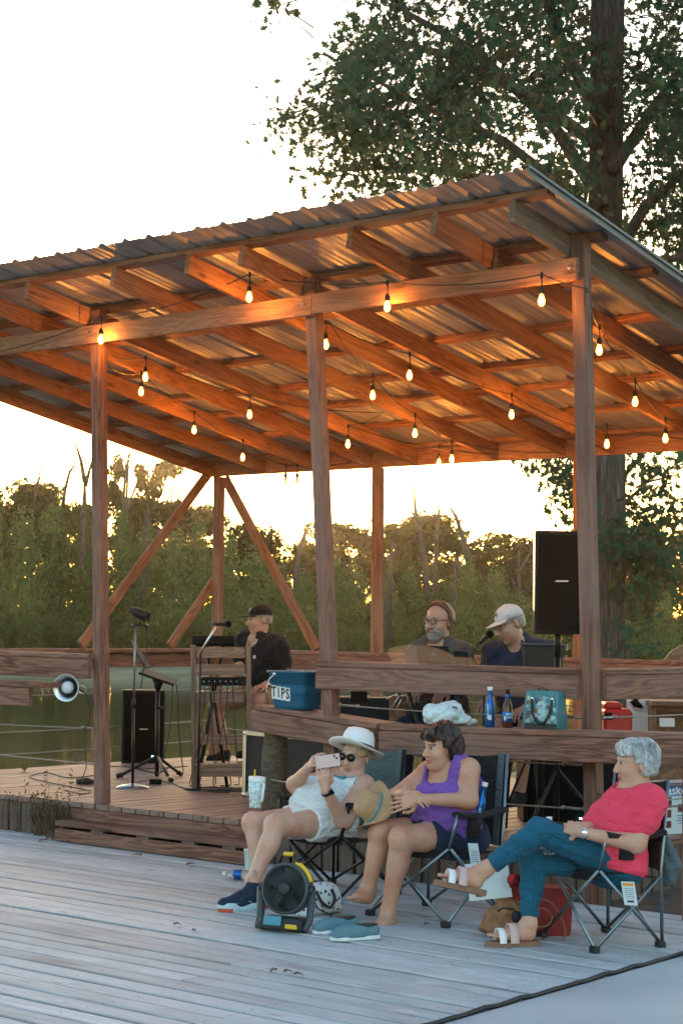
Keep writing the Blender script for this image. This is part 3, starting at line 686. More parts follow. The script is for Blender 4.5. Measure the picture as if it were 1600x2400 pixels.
dead_tree('thick dead trunk leaning right, its top broken off', [(1098,1310),(1085,1255),(1068,1205),(1054,1186)], .24, [[(1075,1225),(1082,1205)]], 98)
dead_tree('pale twisted snag low among the saplings', [(915,1350),(917,1300),(922,1265)], .2, [[(917,1300),(935,1290),(972,1262)],[(918,1310),(905,1290)]], 94.6)
dead_tree('pale straight snag in front of the saplings', [(1067,1390),(1067,1330),(1068,1295)], .13, [[(1067,1330),(1075,1310)]], 94.4)
dead_tree('pale snag low left of the diagonal brace', [(340,1270),(341,1240),(342,1205)], .15, [[(341,1240),(348,1222)]], 94.6)

# ------------------------------------------------------------------ the big oak at the right
OD = 21.0; OS = FPX/OD
oakb = at_depth(1424, 1805, OD); oak = thing('oak_tree', (oakb[0], oakb[1], -.15), 'big oak with thick furrowed trunk rising behind the roof at right', 'tree')
m = MB(); P = []; R_ = []
for i in range(26):
    z = -.3+i*.52; px = 1424-8*min(1, z/9) + (3*math.sin(z*.7)); q = CAM+HR*((px-800)/FPX*OD)+HF*OD
    P.append(V3(q[0], q[1], z)); R_.append((.222-.0013*i + .10*math.exp(-z*1.4)) if i < 22 else (.19-.03*(i-22)))
# furrowed trunk with vertical ridges
n = 40; VV = []; FF = []
for i, (p, r) in enumerate(zip(P, R_)):
    for k in range(n):
        w = 2*PI*k/n; rr_ = r*(1+.05*math.sin(k*2*PI*9/n+i*.22)+.035*math.sin(k*2*PI*17/n-i*.35)+.02*math.sin(k*5+i*1.3))
        VV.append(p+HR*math.cos(w)*rr_+HF*math.sin(w)*rr_)
for i in range(len(P)-1):
    for k in range(n): FF.append((i*n+k, i*n+(k+1) % n, (i+1)*n+(k+1) % n, (i+1)*n+k))
m.add(VV, FF, smooth=True); m.build('trunk', MAT['oak_bark'], oak)
def oakpt(px, py, dv=0):
    d = OD+dv; q = CAM+ray(px, py)*(d/FPX); return q
limb_rng = random.Random(21)
limbs = [[(1410,560),(1330,450),(1180,330),(1000,250),(860,180)],[(1415,480),(1300,300),(1120,120),(960,30),(880,-60)],[(1412,640),(1320,500),(1150,420),(960,390),(800,400)],[(1430,400),(1520,260),(1620,120),(1760,0)],[(1430,620),(1520,480),(1600,400),(1720,330)],[(1412,300),(1330,120),(1250,-80),(1180,-250)],[(1425,250),(1450,0),(1500,-200)],[(1435,750),(1520,620),(1600,600),(1700,560)],[(1415,1200),(1330,1110),(1250,1075)],[(1440,1200),(1520,1130),(1600,1110)],[(1430,1330),(1500,1290),(1560,1320)],[(1415,350),(1250,230),(1050,130),(900,90),(780,250)]]
limb_pts = []
for li, path in enumerate(limbs):
    m = MB(); dv0 = limb_rng.uniform(-1.8, 1.8); Q = []
    for j, (px, py) in enumerate(path): Q.append(oakpt(px+limb_rng.uniform(-8, 8), py, dv0*j/(len(path)-1)*(1 if j else 0)))
    big = li < 8 or li == 11
    r0 = .09 if big else .03
    m.tube(Q, [r0*(1-.8*j/(len(Q)-1)) for j in range(len(Q))], 8); m.build('limb', MAT['oak_bark'], oak)
    for a, b_ in zip(Q, Q[1:]):
        for t in np.linspace(0, 1, 6)[:-1]: limb_pts.append(a+(b_-a)*t)
limb_pts = np.array(limb_pts)
poly_main = [(870,-400),(868,0),(885,42),(812,58),(788,118),(772,165),(795,205),(736,270),(765,305),(722,385),(728,440),(760,470),(800,452),(850,440),(905,474),(1000,450),(1100,445),(1230,425),(1330,520),(1400,640),(1470,640),(1480,560),(1560,560),(1600,690),(1800,700),(2000,300),(1900,-400)]
def inpoly(x, y, poly):
    c = False; j = len(poly)-1
    for i in range(len(poly)):
        (xi, yi), (xj, yj) = poly[i], poly[j]
        if (yi > y) != (yj > y) and x < (xj-xi)*(y-yi)/(yj-yi)+xi: c = not c
        j = i
    return c
orng = random.Random(77); clusters = []
tries = 0
while len(clusters) < 1750 and tries < 60000:
    tries += 1
    px = orng.uniform(720, 1900); py = orng.uniform(-330, 690)
    if not inpoly(px, py, poly_main): continue
    dv = orng.gauss(0, 1.5)
    p = oakpt(px, py, dv); nv = mnoise.noise(Vector(p)*.95)+.5*mnoise.noise(Vector(p)*2.3+Vector((9, 3, 1)))
    thr = .0 if px < 1370 else .16 if px < 1480 else .06
    if py < -60: thr += .1
    if 1360 < px < 1475 and dv < .3: continue
    if nv < thr: continue
    clusters.append((p, 1.0))
for (x0, x1, y0, y1, n_, dv_) in ((652,712,258,274,7,0),(686,710,312,342,4,0),(610,672,-10,12,6,0),(5,60,880,905,5,0),(1245,1345,1070,1110,16,0),(1300,1400,1085,1200,26,.5),(1470,1600,1065,1120,14,.3),(1480,1600,1150,1240,30,.4),(1330,1400,1150,1230,10,.6),(1465,1570,1240,1380,46,-.4),(1405,1470,1235,1300,16,-.9),(1465,1500,1385,1412,6,-.5),(1470,1500,1505,1535,5,-.5),(1500,1640,1000,1060,12,.6),(1540,1640,610,700,26,.5)):
    for _ in range(n_): clusters.append((oakpt(orng.uniform(x0, x1), orng.uniform(y0, y1), dv_+orng.gauss(0, .35)), .8))
LEAF = [(0,-.5),(.05,-.22),(.26,-.30),(.12,-.08),(.40,.02),(.15,.12),(.30,.34),(.08,.28),(0,.5),(-.08,.28),(-.30,.34),(-.15,.12),(-.40,.02),(-.12,-.08),(-.26,-.30),(-.05,-.22)]
LN = len(LEAF); LF = np.array(LEAF)
VV = []; FF = []; tw = MB()
nr = np.random.default_rng(5)
for ci, (p, sc_) in enumerate(clusters):
    d = limb_pts-p; j = int(np.argmin((d**2).sum(1))); base = limb_pts[j]; dd = p-base; L_ = np.linalg.norm(dd)
    if L_ > .25 and ci % 2 == 0: tw.tube([p-dd*min(1, .55/L_), p-dd*.1-UZ*.02, p], [.010, .007, .003], 4, cap=False)
    k_ = int((12+nr.integers(0, 9))*sc_)
    un = lambda v: v/np.linalg.norm(v, axis=1, keepdims=True)
    q = p+nr.normal(size=(k_, 3))*np.array([.17, .17, .13]); s = (.088*(.6+.9*nr.random(k_)))[:, None, None]
    nn = un(nr.normal(size=(k_, 3))+UZ*.4); a = un(np.cross(nn, nr.normal(size=(k_, 3)))); a = un(a-UZ*.5); b_ = np.cross(nn, a); bend = nr.uniform(-.25, .25, k_)[:, None, None]
    X_ = LF[None, :, 0:1]; Y_ = LF[None, :, 1:2]
    VV.append((q[:, None]+b_[:, None]*X_*s*1.25+a[:, None]*Y_*s*1.5+nn[:, None]*(bend*np.abs(X_)*s)).reshape(-1, 3))
VV = np.concatenate(VV); FF = [tuple(range(i*LN, i*LN+LN)) for i in range(len(VV)//LN)]
me = bpy.data.meshes.new('foliage'); me.from_pydata([tuple(v) for v in VV], [], FF); me.materials.append(MAT['oak_leaf']); me.update()
o = bpy.data.objects.new('crown', me); put(o, oak); tag(o, kind='stuff')
o = tw.build('twigs', MAT['oak_bark'], oak); tag(o, kind='stuff')
# ================================================================== festoon lights
def emit_mat(name, rgb, strength):
    m, nt, b = newmat(name); b.inputs['Base Color'].default_value = (*rgb, 1); b.inputs['Emission Color'].default_value = (*rgb, 1); b.inputs['Emission Strength'].default_value = strength
emit_mat('filament', (1.0, .40, .075), BULB_W/(PI*(2*PI*.010*.040+2*PI*.010**2)))
def bulb_glass():
    m, nt, b = newmat('bulb_glass'); nt.nodes.remove(b); e = N(nt, 'ShaderNodeEmission'); e.inputs[0].default_value = (1.0, .42, .085, 1); e.inputs[1].default_value = .75; t = N(nt, 'ShaderNodeBsdfTransparent'); t.inputs[0].default_value = (1, .86, .6, 1); a = N(nt, 'ShaderNodeAddShader'); nt.links.new(e.outputs[0], a.inputs[0]); nt.links.new(t.outputs[0], a.inputs[1]); nt.links.new(a.outputs[0], nt.nodes['Material Output'].inputs[0]); m.cycles.emission_sampling = 'NONE'
bulb_glass()
plain('bulb_off', (.75, .70, .6), .1, 0, .02, trans=.6)
HZ0 = zraf(0)-.01
def hook_roof(px, py): return on_roof(px, py, HZ0, sl)
def string_lights(label, nodes, loc):
    """nodes: (3D point, bulb: 1 lit / 2 dark / 0 none); the cord sags between nodes"""
    t = thing('string_lights', loc, label, 'string lights')
    m = MB(); pts = []
    for (a, _), (b_, _) in zip(nodes, nodes[1:]):
        L_ = np.linalg.norm(b_-a); k = max(3, int(L_/.12))
        for i in range(k): s = i/k; pts.append(a+(b_-a)*s-UZ*(.035*L_*4*s*(1-s)))
    pts.append(nodes[-1][0]); m.tube(pts, .0042, 5); m.build('cord', MAT['black_rubber'], t)
    for p, kind in nodes:
        if not kind: continue
        m = MB(); q = p-UZ*.0
        m.lathe(q-UZ*.005, [(.0001, .022), (.008, .018), (.010, -.012), (.005, -.02)], 8); m.tube([q-UZ*.015, q-UZ*.07+V3(.004, 0, 0), q-UZ*.085], [.0035, .0035, .006], 6)
        m.lathe(q-UZ*.125, [(.013, 0), (.0175, .004), (.0175, .03), (.010, .042), (.006, .05)], 12)
        s = m.build('socket', MAT['black_rubber'], t)
        m = MB(); c = q-UZ*.165
        m.lathe(c, [(.0001, -.032), (.011, -.029), (.019, -.018), (.0225, -.004), (.021, .011), (.015, .026), (.011, .040)], 14)
        m.build('bulb', MAT['bulb_glass' if kind == 1 else 'bulb_off'], s)
        if kind == 1: m = MB(); m.lathe(c, [(.0001, -.020), (.009, -.016), (.009, .018), (.0001, .022)], 10); m.build('filament', MAT['filament'], s)
def HB(px, py, Y=None):        # hook point from the bulb's centre in the photograph
    p = on_y(px, py, Y) if Y is not None else on_roof(px, py, HZ0-.165, sl)
    return p+UZ*.165
n1 = [(V3(-2.4, -.12, 3.74), 0), (HB(237, 797, -.15), 1), (HB(584, 698, -.30), 1), (HB(907, 720, -.16), 1), (HB(1268, 706, -.16), 1), (V3(4.245, -.07, zraf(0)-.2), 0), (HB(1403, 822), 1), (HB(1487, 943), 1), (HB(1558, 1029), 1), (V3(4.1, 4.1, 3.2), 0)]
string_lights('string of lit bulbs along the front beam, turning back past the right front post', n1, (2, -.1, 3.6))
n2 = [(V3(.05, .03, 3.62), 0), (HB(341, 885), 1), (HB(585, 973), 1), (V3(.75, 2.5, zraf(2.5)-.02), 0), (HB(815, 1042), 1), (V3(.9, 3.9, zraf(3.9)-.02), 0), (HB(1028, 1086), 1)]
string_lights('string of bulbs slanting from the left front post towards the rear beam', n2, (.5, 1.5, 3.5))
n3 = [(V3(2.14, .03, 3.66), 0), (HB(763, 809), 1), (HB(959, 881), 1), (HB(1198, 973), 1), (V3(2.2, 3.3, zraf(3.3)-.02), 0), (HB(1421, 1042), 1), (V3(2.95, 4.0, 3.2), 0)]
string_lights('string of bulbs from the middle front post back to the right', n3, (2.5, 2, 3.5))
n4 = [(HB(763, 809)+V3(.01, .02, .01), 0), (HB(873, 928), 1), (HB(972, 1017), 1), (HB(1058, 1077), 1), (V3(1.4, 4.15, 3.19), 0)]
string_lights('short string of bulbs under the middle of the roof', n4, (1.5, 2.5, 3.4))
n5 = [(V3(-.02, .06, 3.55), 0), (HB(331, 919), 1), (HB(455, 1009), 1), (HB(569, 1073), 1), (HB(669, 1128, 4.1), 2), (HB(696, 1128, 4.12), 2), (V3(-.9, 4.15, 3.22), 0)]
string_lights('string of bulbs on the left side with two dark bulbs at its end', n5, (-1, 2, 3.4))
# ================================================================== implicit bodies: smooth unions of tapered limbs, meshed with surface nets
def _ortho(ax):
    z = nrm(ax[2]); x = nrm(np.asarray(ax[0], float)-z*(np.asarray(ax[0], float) @ z)); y = np.cross(z, x); return np.array([x, y, z])
class Body:
    def __init__(s): s.ops = []
    def cone(s, a, b, ra, rb, k=.02, sub=False): s.ops.append(('c', np.asarray(a, float), np.asarray(b, float), ra, rb, k, sub)); return s
    def chain(s, pts, rs, k=.02):
        for i in range(len(pts)-1): s.cone(pts[i], pts[i+1], rs[i], rs[i+1], k)
        return s
    def ell(s, c, r, ax=None, k=.02, sub=False):
        A = np.eye(3) if ax is None else _ortho(ax); s.ops.append(('e', np.asarray(c, float), np.asarray(r, float), A, k, sub)); return s
    def merge(s, o, grow=0.0):
        for op in o.ops: s.ops.append(op)
        return s
def _prim(op, P, grow):
    if op[0] == 'c':
        _, a, b, ra, rb, k, sub = op; ab = b-a; L2 = max(ab @ ab, 1e-12); t = np.clip(((P-a) @ ab)/L2, 0, 1)
        return np.linalg.norm(P-a-t[..., None]*ab, axis=-1)-(ra+(rb-ra)*t)-grow
    _, c, r, A, k, sub = op; q = (P-c) @ A.T; r = r+grow
    k0 = np.linalg.norm(q/r, axis=-1); k1 = np.linalg.norm(q/(r*r), axis=-1)
    return k0*(k0-1)/np.maximum(k1, 1e-9)
def _smin(a, b, k):
    h = np.clip(.5+.5*(b-a)/k, 0, 1); return b+(a-b)*h-k*h*(1-h)
def meshify(ops, h=.0055, grow=0.0, cuts=(), wrinkle=None, smooth=1):
    """returns verts, quads; cuts = list of f(P)->distance, kept where <= 0 for all; wrinkle = f(P)->offset"""
    lo = np.full(3, 1e9); hi = -lo
    for op in ops:
        if op[-1]: continue
        if op[0] == 'c': r = max(op[3], op[4]); pts = np.array([op[1], op[2]])
        else: r = float(max(op[2])); pts = np.array([op[1]])
        lo = np.minimum(lo, pts.min(0)-r); hi = np.maximum(hi, pts.max(0)+r)
    lo -= grow+.02; hi += grow+.02; B = 8
    nb = np.ceil((hi-lo)/(h*B)).astype(int)+1; dims = nb*B
    gi = np.stack(np.meshgrid(*[np.arange(n) for n in nb], indexing='ij'), -1).reshape(-1, 3)
    cen = lo+(gi*B+B/2-.5)*h; brad = B*h*.87; D = np.full(len(cen), .2)
    for op in ops:
        d = _prim(op, cen, grow)
        D = np.maximum(D, -d) if op[-1] else _smin(D, d, op[-2])
    for f in cuts: D = np.maximum(D, f(cen))
    keep = np.where(np.abs(D) < brad*1.25+.012)[0]
    vol = np.ones(tuple(dims), np.float32)
    inside = np.where(D < -(brad*1.25+.012))[0]
    for i in inside: x, y, z = gi[i]*B; vol[x:x+B, y:y+B, z:z+B] = -1
    off = np.stack(np.meshgrid(*[np.arange(B)]*3, indexing='ij'), -1).reshape(-1, 3)*h
    base = lo+gi[keep]*B*h; kc = cen[keep]; val = np.full((len(keep), B**3), .2)
    for op in ops:
        d = _prim(op, kc, grow); msk = np.where(d < brad+op[-2]*1.2+.01)[0]
        if not len(msk): continue
        P = base[msk][:, None, :]+off[None]; d = _prim(op, P, grow); v = val[msk]
        val[msk] = np.maximum(_smin(v, -d, .0) if False else v, -d) if op[-1] else _smin(v, d, op[-2])
    if len(cuts) or wrinkle is not None:
        P = base[:, None, :]+off[None]
        if wrinkle is not None: val = val+wrinkle(P)
        for f in cuts: val = np.maximum(val, f(P))
    for j, i in enumerate(keep): x, y, z = gi[i]*B; vol[x:x+B, y:y+B, z:z+B] = val[j].reshape(B, B, B)
    # surface nets
    s = vol < 0
    c = np.zeros(tuple(dims-1), np.int8)
    for dx in (0, 1):
        for dy in (0, 1):
            for dz in (0, 1): c += s[dx:dims[0]-1+dx, dy:dims[1]-1+dy, dz:dims[2]-1+dz]
    cells = np.argwhere((c > 0) & (c < 8))
    if not len(cells): return np.zeros((0, 3)), np.zeros((0, 4), int)
    acc = np.zeros((len(cells), 3)); cnt = np.zeros(len(cells))
    corners = [(0,0,0),(1,0,0),(0,1,0),(1,1,0),(0,0,1),(1,0,1),(0,1,1),(1,1,1)]
    vals = {k: vol[cells[:, 0]+k[0], cells[:, 1]+k[1], cells[:, 2]+k[2]] for k in corners}
    for a in corners:
        for ax in range(3):
            if a[ax]: continue
            b = list(a); b[ax] = 1; b = tuple(b); va, vb = vals[a], vals[b]; mk = (va < 0) != (vb < 0)
            t = np.where(mk, va/(np.where(mk, va-vb, 1)), 0); q = np.array(a, float)[None]+t[:, None]*(np.array(b)-np.array(a))[None]
            acc += q*mk[:, None]; cnt += mk
    V = lo+(cells+acc/cnt[:, None])*h
    idx = np.full(tuple(dims-1), -1, np.int32); idx[cells[:, 0], cells[:, 1], cells[:, 2]] = np.arange(len(cells))
    F = []
    for ax in range(3):
        o1, o2 = [(1, 2), (2, 0), (0, 1)][ax]
        sl0 = [slice(1, d-1) for d in dims]; sl1 = list(sl0); sl0[ax] = slice(0, dims[ax]-1); sl1[ax] = slice(1, dims[ax])
        e = np.argwhere(s[tuple(sl0)] != s[tuple(sl1)])
        st = np.array([1, 1, 1]); st[ax] = 0; e = e+st
        flip = s[e[:, 0], e[:, 1], e[:, 2]]
        u1 = np.zeros(3, int); u1[o1] = 1; u2 = np.zeros(3, int); u2[o2] = 1
        q = [e-u1-u2, e-u2, e, e-u1]
        q = np.stack([idx[k[:, 0], k[:, 1], k[:, 2]] for k in q], 1)
        ok = (q >= 0).all(1); q = q[ok]; fl = flip[ok]
        q[~fl] = q[~fl][:, ::-1]; F.append(q)
    F = np.concatenate(F)
    for _ in range(smooth):
        A = np.zeros_like(V); n_ = np.zeros(len(V))
        for i in range(4):
            a, b = F[:, i], F[:, (i+1) % 4]; np.add.at(A, a, V[b]); np.add.at(n_, a, 1)
        V = V*.45+.55*A/np.maximum(n_, 1)[:, None]
    return V, F
def mesh_obj(name, V, F, mats, parent, mat_fn=None, smooth=True):
    org = np.array([V[:, 0].mean(), V[:, 1].mean(), V[:, 2].min()]); W = V-org
    me = bpy.data.meshes.new(name); me.vertices.add(len(W)); me.vertices.foreach_set('co', W.ravel().astype(np.float32))
    me.loops.add(len(F)*4); me.loops.foreach_set('vertex_index', F.ravel().astype(np.int32))
    me.polygons.add(len(F)); me.polygons.foreach_set('loop_start', (np.arange(len(F))*4).astype(np.int32)); me.polygons.foreach_set('loop_total', np.full(len(F), 4, np.int32))
    me.polygons.foreach_set('use_smooth', np.full(len(F), smooth))
    mats = mats if isinstance(mats, (list, tuple)) else [mats]
    for m in mats: me.materials.append(m)
    if mat_fn is not None: me.polygons.foreach_set('material_index', mat_fn(V[F].mean(1)).astype(np.int32))
    me.update(calc_edges=True); me.validate()
    o = bpy.data.objects.new(name, me); put(o, parent, Matrix.Translation(Vector(org))); return o
def sdf_obj(name, body, mats, parent, h=.0055, grow=0, cuts=(), wrinkle=None, mat_fn=None, smooth=1):
    V, F = meshify(body.ops if isinstance(body, Body) else body, h, grow, cuts, wrinkle, smooth)
    return mesh_obj(name, V, F, mats, parent, mat_fn)
def plane(p, n):
    p = np.asarray(p, float); n = nrm(n); return lambda P: (P-p) @ n
def folds(amp, dirs, seed=0):
    r = np.random.default_rng(seed); W = [(np.asarray(d, float)*f+r.normal(size=3)*f*.25, r.uniform(0, 6), a) for d, f, a in dirs]
    def f(P):
        o = 0
        for w, ph, a in W: o = o+a*np.sin(P @ w+ph+1.3*np.sin(P @ (w[[1, 2, 0]]*.6)+ph))
        return o*amp
    return f

# ------------------------------------------------------------------ anatomy
def head_prims(B, c, fd, ud, s=1.0, jaw=1.0, nose=1.0, ears=True):
    """c = centre between the ears; fd = facing, ud = up"""
    fd = nrm(fd); rd = nrm(np.cross(fd, ud)); ud = np.cross(rd, fd); A = [rd, fd, ud]
    q = lambda x, y, z: c+(rd*x+fd*y+ud*z)*s
    B.ell(q(0, -.012, .038), np.array([.074, .094, .082])*s, A, .02)
    B.ell(q(0, .030, -.030), np.array([.060*jaw, .062, .082])*s, A, .03)
    B.ell(q(0, .018, -.072), np.array([.052*jaw, .055, .040])*s, A, .03)
    B.ell(q(0, .066, -.098), np.array([.020, .018, .016])*s, A, .02)
    for sg in (-1, 1):
        B.ell(q(sg*.036, .058, -.026), np.array([.026, .026, .024])*s, A, .02)
        B.ell(q(sg*.032, .106, .014), np.array([.016, .0125, .0085])*s, A, .012, sub=True)
        if ears: B.ell(q(sg*.074, -.012, -.004), np.array([.009, .019, .031])*s, [nrm(rd*1+fd*.35*sg*-1), fd, ud], .008)
    B.cone(q(-.034, .078, .034), q(.034, .078, .034), .013*s, .013*s, .014)
    B.chain([q(0, .086, .022), q(0, .100, -.004), q(0, .112*nose, -.026)], [.009*s, .010*s, .0125*s], .008)
    for sg in (-1, 1): B.ell(q(sg*.011, .098*nose, -.030), np.array([.009, .011, .008])*s, A, .006)
    B.ell(q(0, .086, -.056), np.array([.023, .0115, .0065])*s, A, .005); B.ell(q(0, .084, -.068), np.array([.020, .0115, .0075])*s, A, .005)
    return q
def face_mat(q, c, fd, ud, s, extra=None):
    """faces: 0 skin, 1 lips, 2 brows, 3 blush"""
    fd = nrm(fd); rd = nrm(np.cross(fd, ud)); ud = np.cross(rd, fd)
    def f(C):
        d = (C-c)/s; x = d @ rd; y = d @ fd; z = d @ ud; m = np.zeros(len(C), int)
        m[(y > .05) & (np.abs(x) < .024) & (z < -.050) & (z > -.075)] = 1
        ax = np.abs(x); m[(y > .06) & (ax > .014) & (ax < .050) & (z > .031-.25*np.maximum(0, ax-.034)) & (z < .0385-.20*np.maximum(0, ax-.034))] = 2
        if extra: extra(m, x, y, z)
        return m
    return f
def eyes(q, parent, fd, ud, s, iris='iris_dark'):
    for sg in (-1, 1):
        fdn = nrm(fd); rd = nrm(np.cross(fdn, ud)); udn = np.cross(rd, fdn)
        m = MB(); c = q(sg*.031, .0768, .013); m.ball(c, .0112*s, 12, 8); m.lathe(c+fdn*.0092*s, [(.0065*s, 0), (.0065*s, .0008), (.004*s, .0022*s), (.0001, .0026*s)], 10, [rd, udn, fdn], mi=1)
        m.build('eye', [MAT['eye_white'], MAT[iris]], parent)
        m = MB(); pts = [q(sg*(.031+.013*math.cos(a)), .0915-.004*abs(math.cos(a)), .0145+.0085*math.sin(a)) for a in np.linspace(.1, PI-.1, 7)]; m.tube(pts, .0010*s, 5); m.build('lash', MAT['iris_dark'], parent)
def hand(B, w, d, pn, th, s=1.0, curl=(.35, .35, .35, .35), thumb=.5, r=.0078, spread=1.0):
    """w wrist, d towards the knuckles, pn out of the palm, th thumb side (+1/-1 times cross(d,pn))"""
    d = nrm(d); pn = nrm(pn-d*(pn @ d)); x = np.cross(d, pn)*th; k = .006
    B.cone(w, w+d*.03*s, .021*s, .022*s, .02)
    kn = []
    for i, (ox, l) in enumerate(((.030, .088), (.0105, .092), (-.0105, .087), (-.029, .078))):
        p = w+d*l*s+x*ox*s*spread-pn*.003; kn.append(p); B.cone(w+d*.022*s+x*ox*.45*s, p, .0135*s, .0105*s, .012)
    B.ell(w+d*.055*s+pn*.004, np.array([.036, .040, .013])*s, [x, d, pn], .012)
    for i, (p, L_) in enumerate(zip(kn, (.043, .047, .044, .034))):
        c = curl[i]; a = p; dirv = nrm(d+x*(.10-.07*i)*spread)
        for j in range(3):
            ang = c*(j+1)*.8; v = nrm(dirv*math.cos(ang)+pn*math.sin(ang)); b = a+v*L_*s*(1, .62, .5)[j]; B.cone(a, b, r*s*(1.12-.1*j), r*s*(1.02-.1*j), k); a = b
    t0 = w+d*.026*s+x*.022*s+pn*.006; t1 = t0+nrm(d*.6+x*.8+pn*thumb*.5)*.036*s; t2 = t1+nrm(d*.85+x*.3*(1-thumb)+pn*thumb*.6)*.03*s; t3 = t2+nrm(d*.9-x*.15+pn*thumb*.6)*.023*s
    B.chain([t0, t1, t2, t3], [.0135*s, .0112*s, .0098*s, .0082*s], .008)
def bare_foot(B, ankle, heel, toe, up, s=1.0, toes=True):
    d = nrm(toe-heel); up = nrm(up-d*(up @ d)); x = np.cross(d, up)
    L_ = np.linalg.norm(toe-heel)
    B.cone(ankle, heel+d*.035+up*.012, .036*s, .030*s, .03); B.cone(ankle, heel+d*L_*.45+up*.026, .033*s, .026*s, .03)
    B.cone(heel+d*.03+up*.005, heel+d*L_*.72+x*.016, .028*s, .022*s, .03); B.cone(heel+d*.03+up*.005, heel+d*L_*.68-x*.02, .028*s, .019*s, .03)
    B.cone(heel+d*L_*.45+up*.02, heel+d*L_*.75, .026*s, .018*s, .03)
    if toes:
        for i in range(5):
            ox = (.030, .0115, -.004, -.018, -.031)[i]; l = (1.0, .985, .95, .9, .84)[i]
            B.cone(heel+d*L_*.72+x*ox*.9, heel+d*L_*(l-.035)+x*ox, .0135*s if i == 0 else .0095*s, .0125*s if i == 0 else .0082*s, .004)
plain('eye_white', (.42, .38, .35), .2, 0, .03)
plain('iris_dark', (.03, .02, .015), .15, 0, .1)
def skin(name, rgb, blush, rough=.48):
    m, nt, b = newmat(name); L = nt.links.new; tc = N(nt, 'ShaderNodeTexCoord')
    n1 = N(nt, 'ShaderNodeTexNoise'); n1.inputs['Scale'].default_value = 9; n1.inputs['Detail'].default_value = 4; L(tc.outputs['Object'], n1.inputs['Vector'])
    n2 = N(nt, 'ShaderNodeTexNoise'); n2.inputs['Scale'].default_value = 140; n2.inputs['Detail'].default_value = 3; L(tc.outputs['Object'], n2.inputs['Vector'])
    rp = ramp(nt, [(.35, [rgb[0]*.98, rgb[1]*.80, rgb[2]*.74]), (.5, rgb), (.68, [min(1, rgb[0]*1.08), rgb[1]*1.10, rgb[2]*1.10])]); L(n1.outputs['Fac'], rp.inputs[0])
    r2 = ramp(nt, [(.3, (.80, .74, .72)), (.55, (1, 1, 1))]); L(n2.outputs['Fac'], r2.inputs[0])
    mx = N(nt, 'ShaderNodeMix', data_type='RGBA', blend_type='MULTIPLY'); mx.inputs[0].default_value = .7; L(rp.outputs[0], mx.inputs[6]); L(r2.outputs[0], mx.inputs[7]); L(mx.outputs[2], b.inputs['Base Color'])
    b.inputs['Roughness'].default_value = rough; bp = N(nt, 'ShaderNodeBump'); bp.inputs['Strength'].default_value = .25; bp.inputs['Distance'].default_value = .002; L(n2.outputs['Fac'], bp.inputs['Height']); L(bp.outputs[0], b.inputs['Normal'])
    plain(name+'_lip', [rgb[0]*.80, rgb[1]*.50, rgb[2]*.50], .4, 0, .08, 40); plain(name+'_brow', blush, .7, 0, .2, 90)
skin('skin_fair', (.62, .36, .26), (.26, .17, .12))
skin('skin_tan', (.54, .285, .19), (.10, .06, .045))
skin('skin_warm', (.57, .32, .225), (.38, .34, .31))
skin('skin_ruddy', (.50, .28, .20), (.25, .19, .16))
def cloth(name, rgb, rough=.85, noise=.10, weave=350, sheen=.05):
    m, nt, b = newmat(name); L = nt.links.new
    tc = N(nt, 'ShaderNodeTexCoord'); n1 = N(nt, 'ShaderNodeTexNoise'); n1.inputs['Scale'].default_value = weave; n1.inputs['Detail'].default_value = 2; L(tc.outputs['Object'], n1.inputs['Vector'])
    n2 = N(nt, 'ShaderNodeTexNoise'); n2.inputs['Scale'].default_value = 9; n2.inputs['Detail'].default_value = 5; L(tc.outputs['Object'], n2.inputs['Vector'])
    mx = N(nt, 'ShaderNodeMix'); mx.inputs[0].default_value = .6; L(n1.outputs['Fac'], mx.inputs[2]); L(n2.outputs['Fac'], mx.inputs[3])
    rp = ramp(nt, [(.3, [v*(1-noise*1.6) for v in rgb]), (.7, [min(1, v*(1+noise)) for v in rgb])]); L(mx.outputs[0], rp.inputs[0]); L(rp.outputs[0], b.inputs['Base Color'])
    b.inputs['Roughness'].default_value = rough; b.inputs['Sheen Weight'].default_value = sheen; b.inputs['Specular IOR Level'].default_value = .25
    bp = N(nt, 'ShaderNodeBump'); bp.inputs['Strength'].default_value = .25; bp.inputs['Distance'].default_value = .002; L(n1.outputs['Fac'], bp.inputs['Height'])
    mp = N(nt, 'ShaderNodeMapping'); mp.inputs['Scale'].default_value = (13, 10, 26); mp.inputs['Rotation'].default_value = (.5, .4, .3); L(tc.outputs['Object'], mp.inputs[0])
    n3 = N(nt, 'ShaderNodeTexNoise'); n3.inputs['Scale'].default_value = 1; n3.inputs['Detail'].default_value = 3; n3.inputs['Distortion'].default_value = 1.2; L(mp.outputs[0], n3.inputs['Vector'])
    cr = N(nt, 'ShaderNodeMapRange'); cr.inputs[1].default_value = .38; cr.inputs[2].default_value = .62; L(n3.outputs['Fac'], cr.inputs[0])
    b2 = N(nt, 'ShaderNodeBump'); b2.inputs['Strength'].default_value = .55; b2.inputs['Distance'].default_value = .012; L(cr.outputs[0], b2.inputs['Height']); L(bp.outputs[0], b2.inputs['Normal']); L(b2.outputs[0], b.inputs['Normal'])
    return m
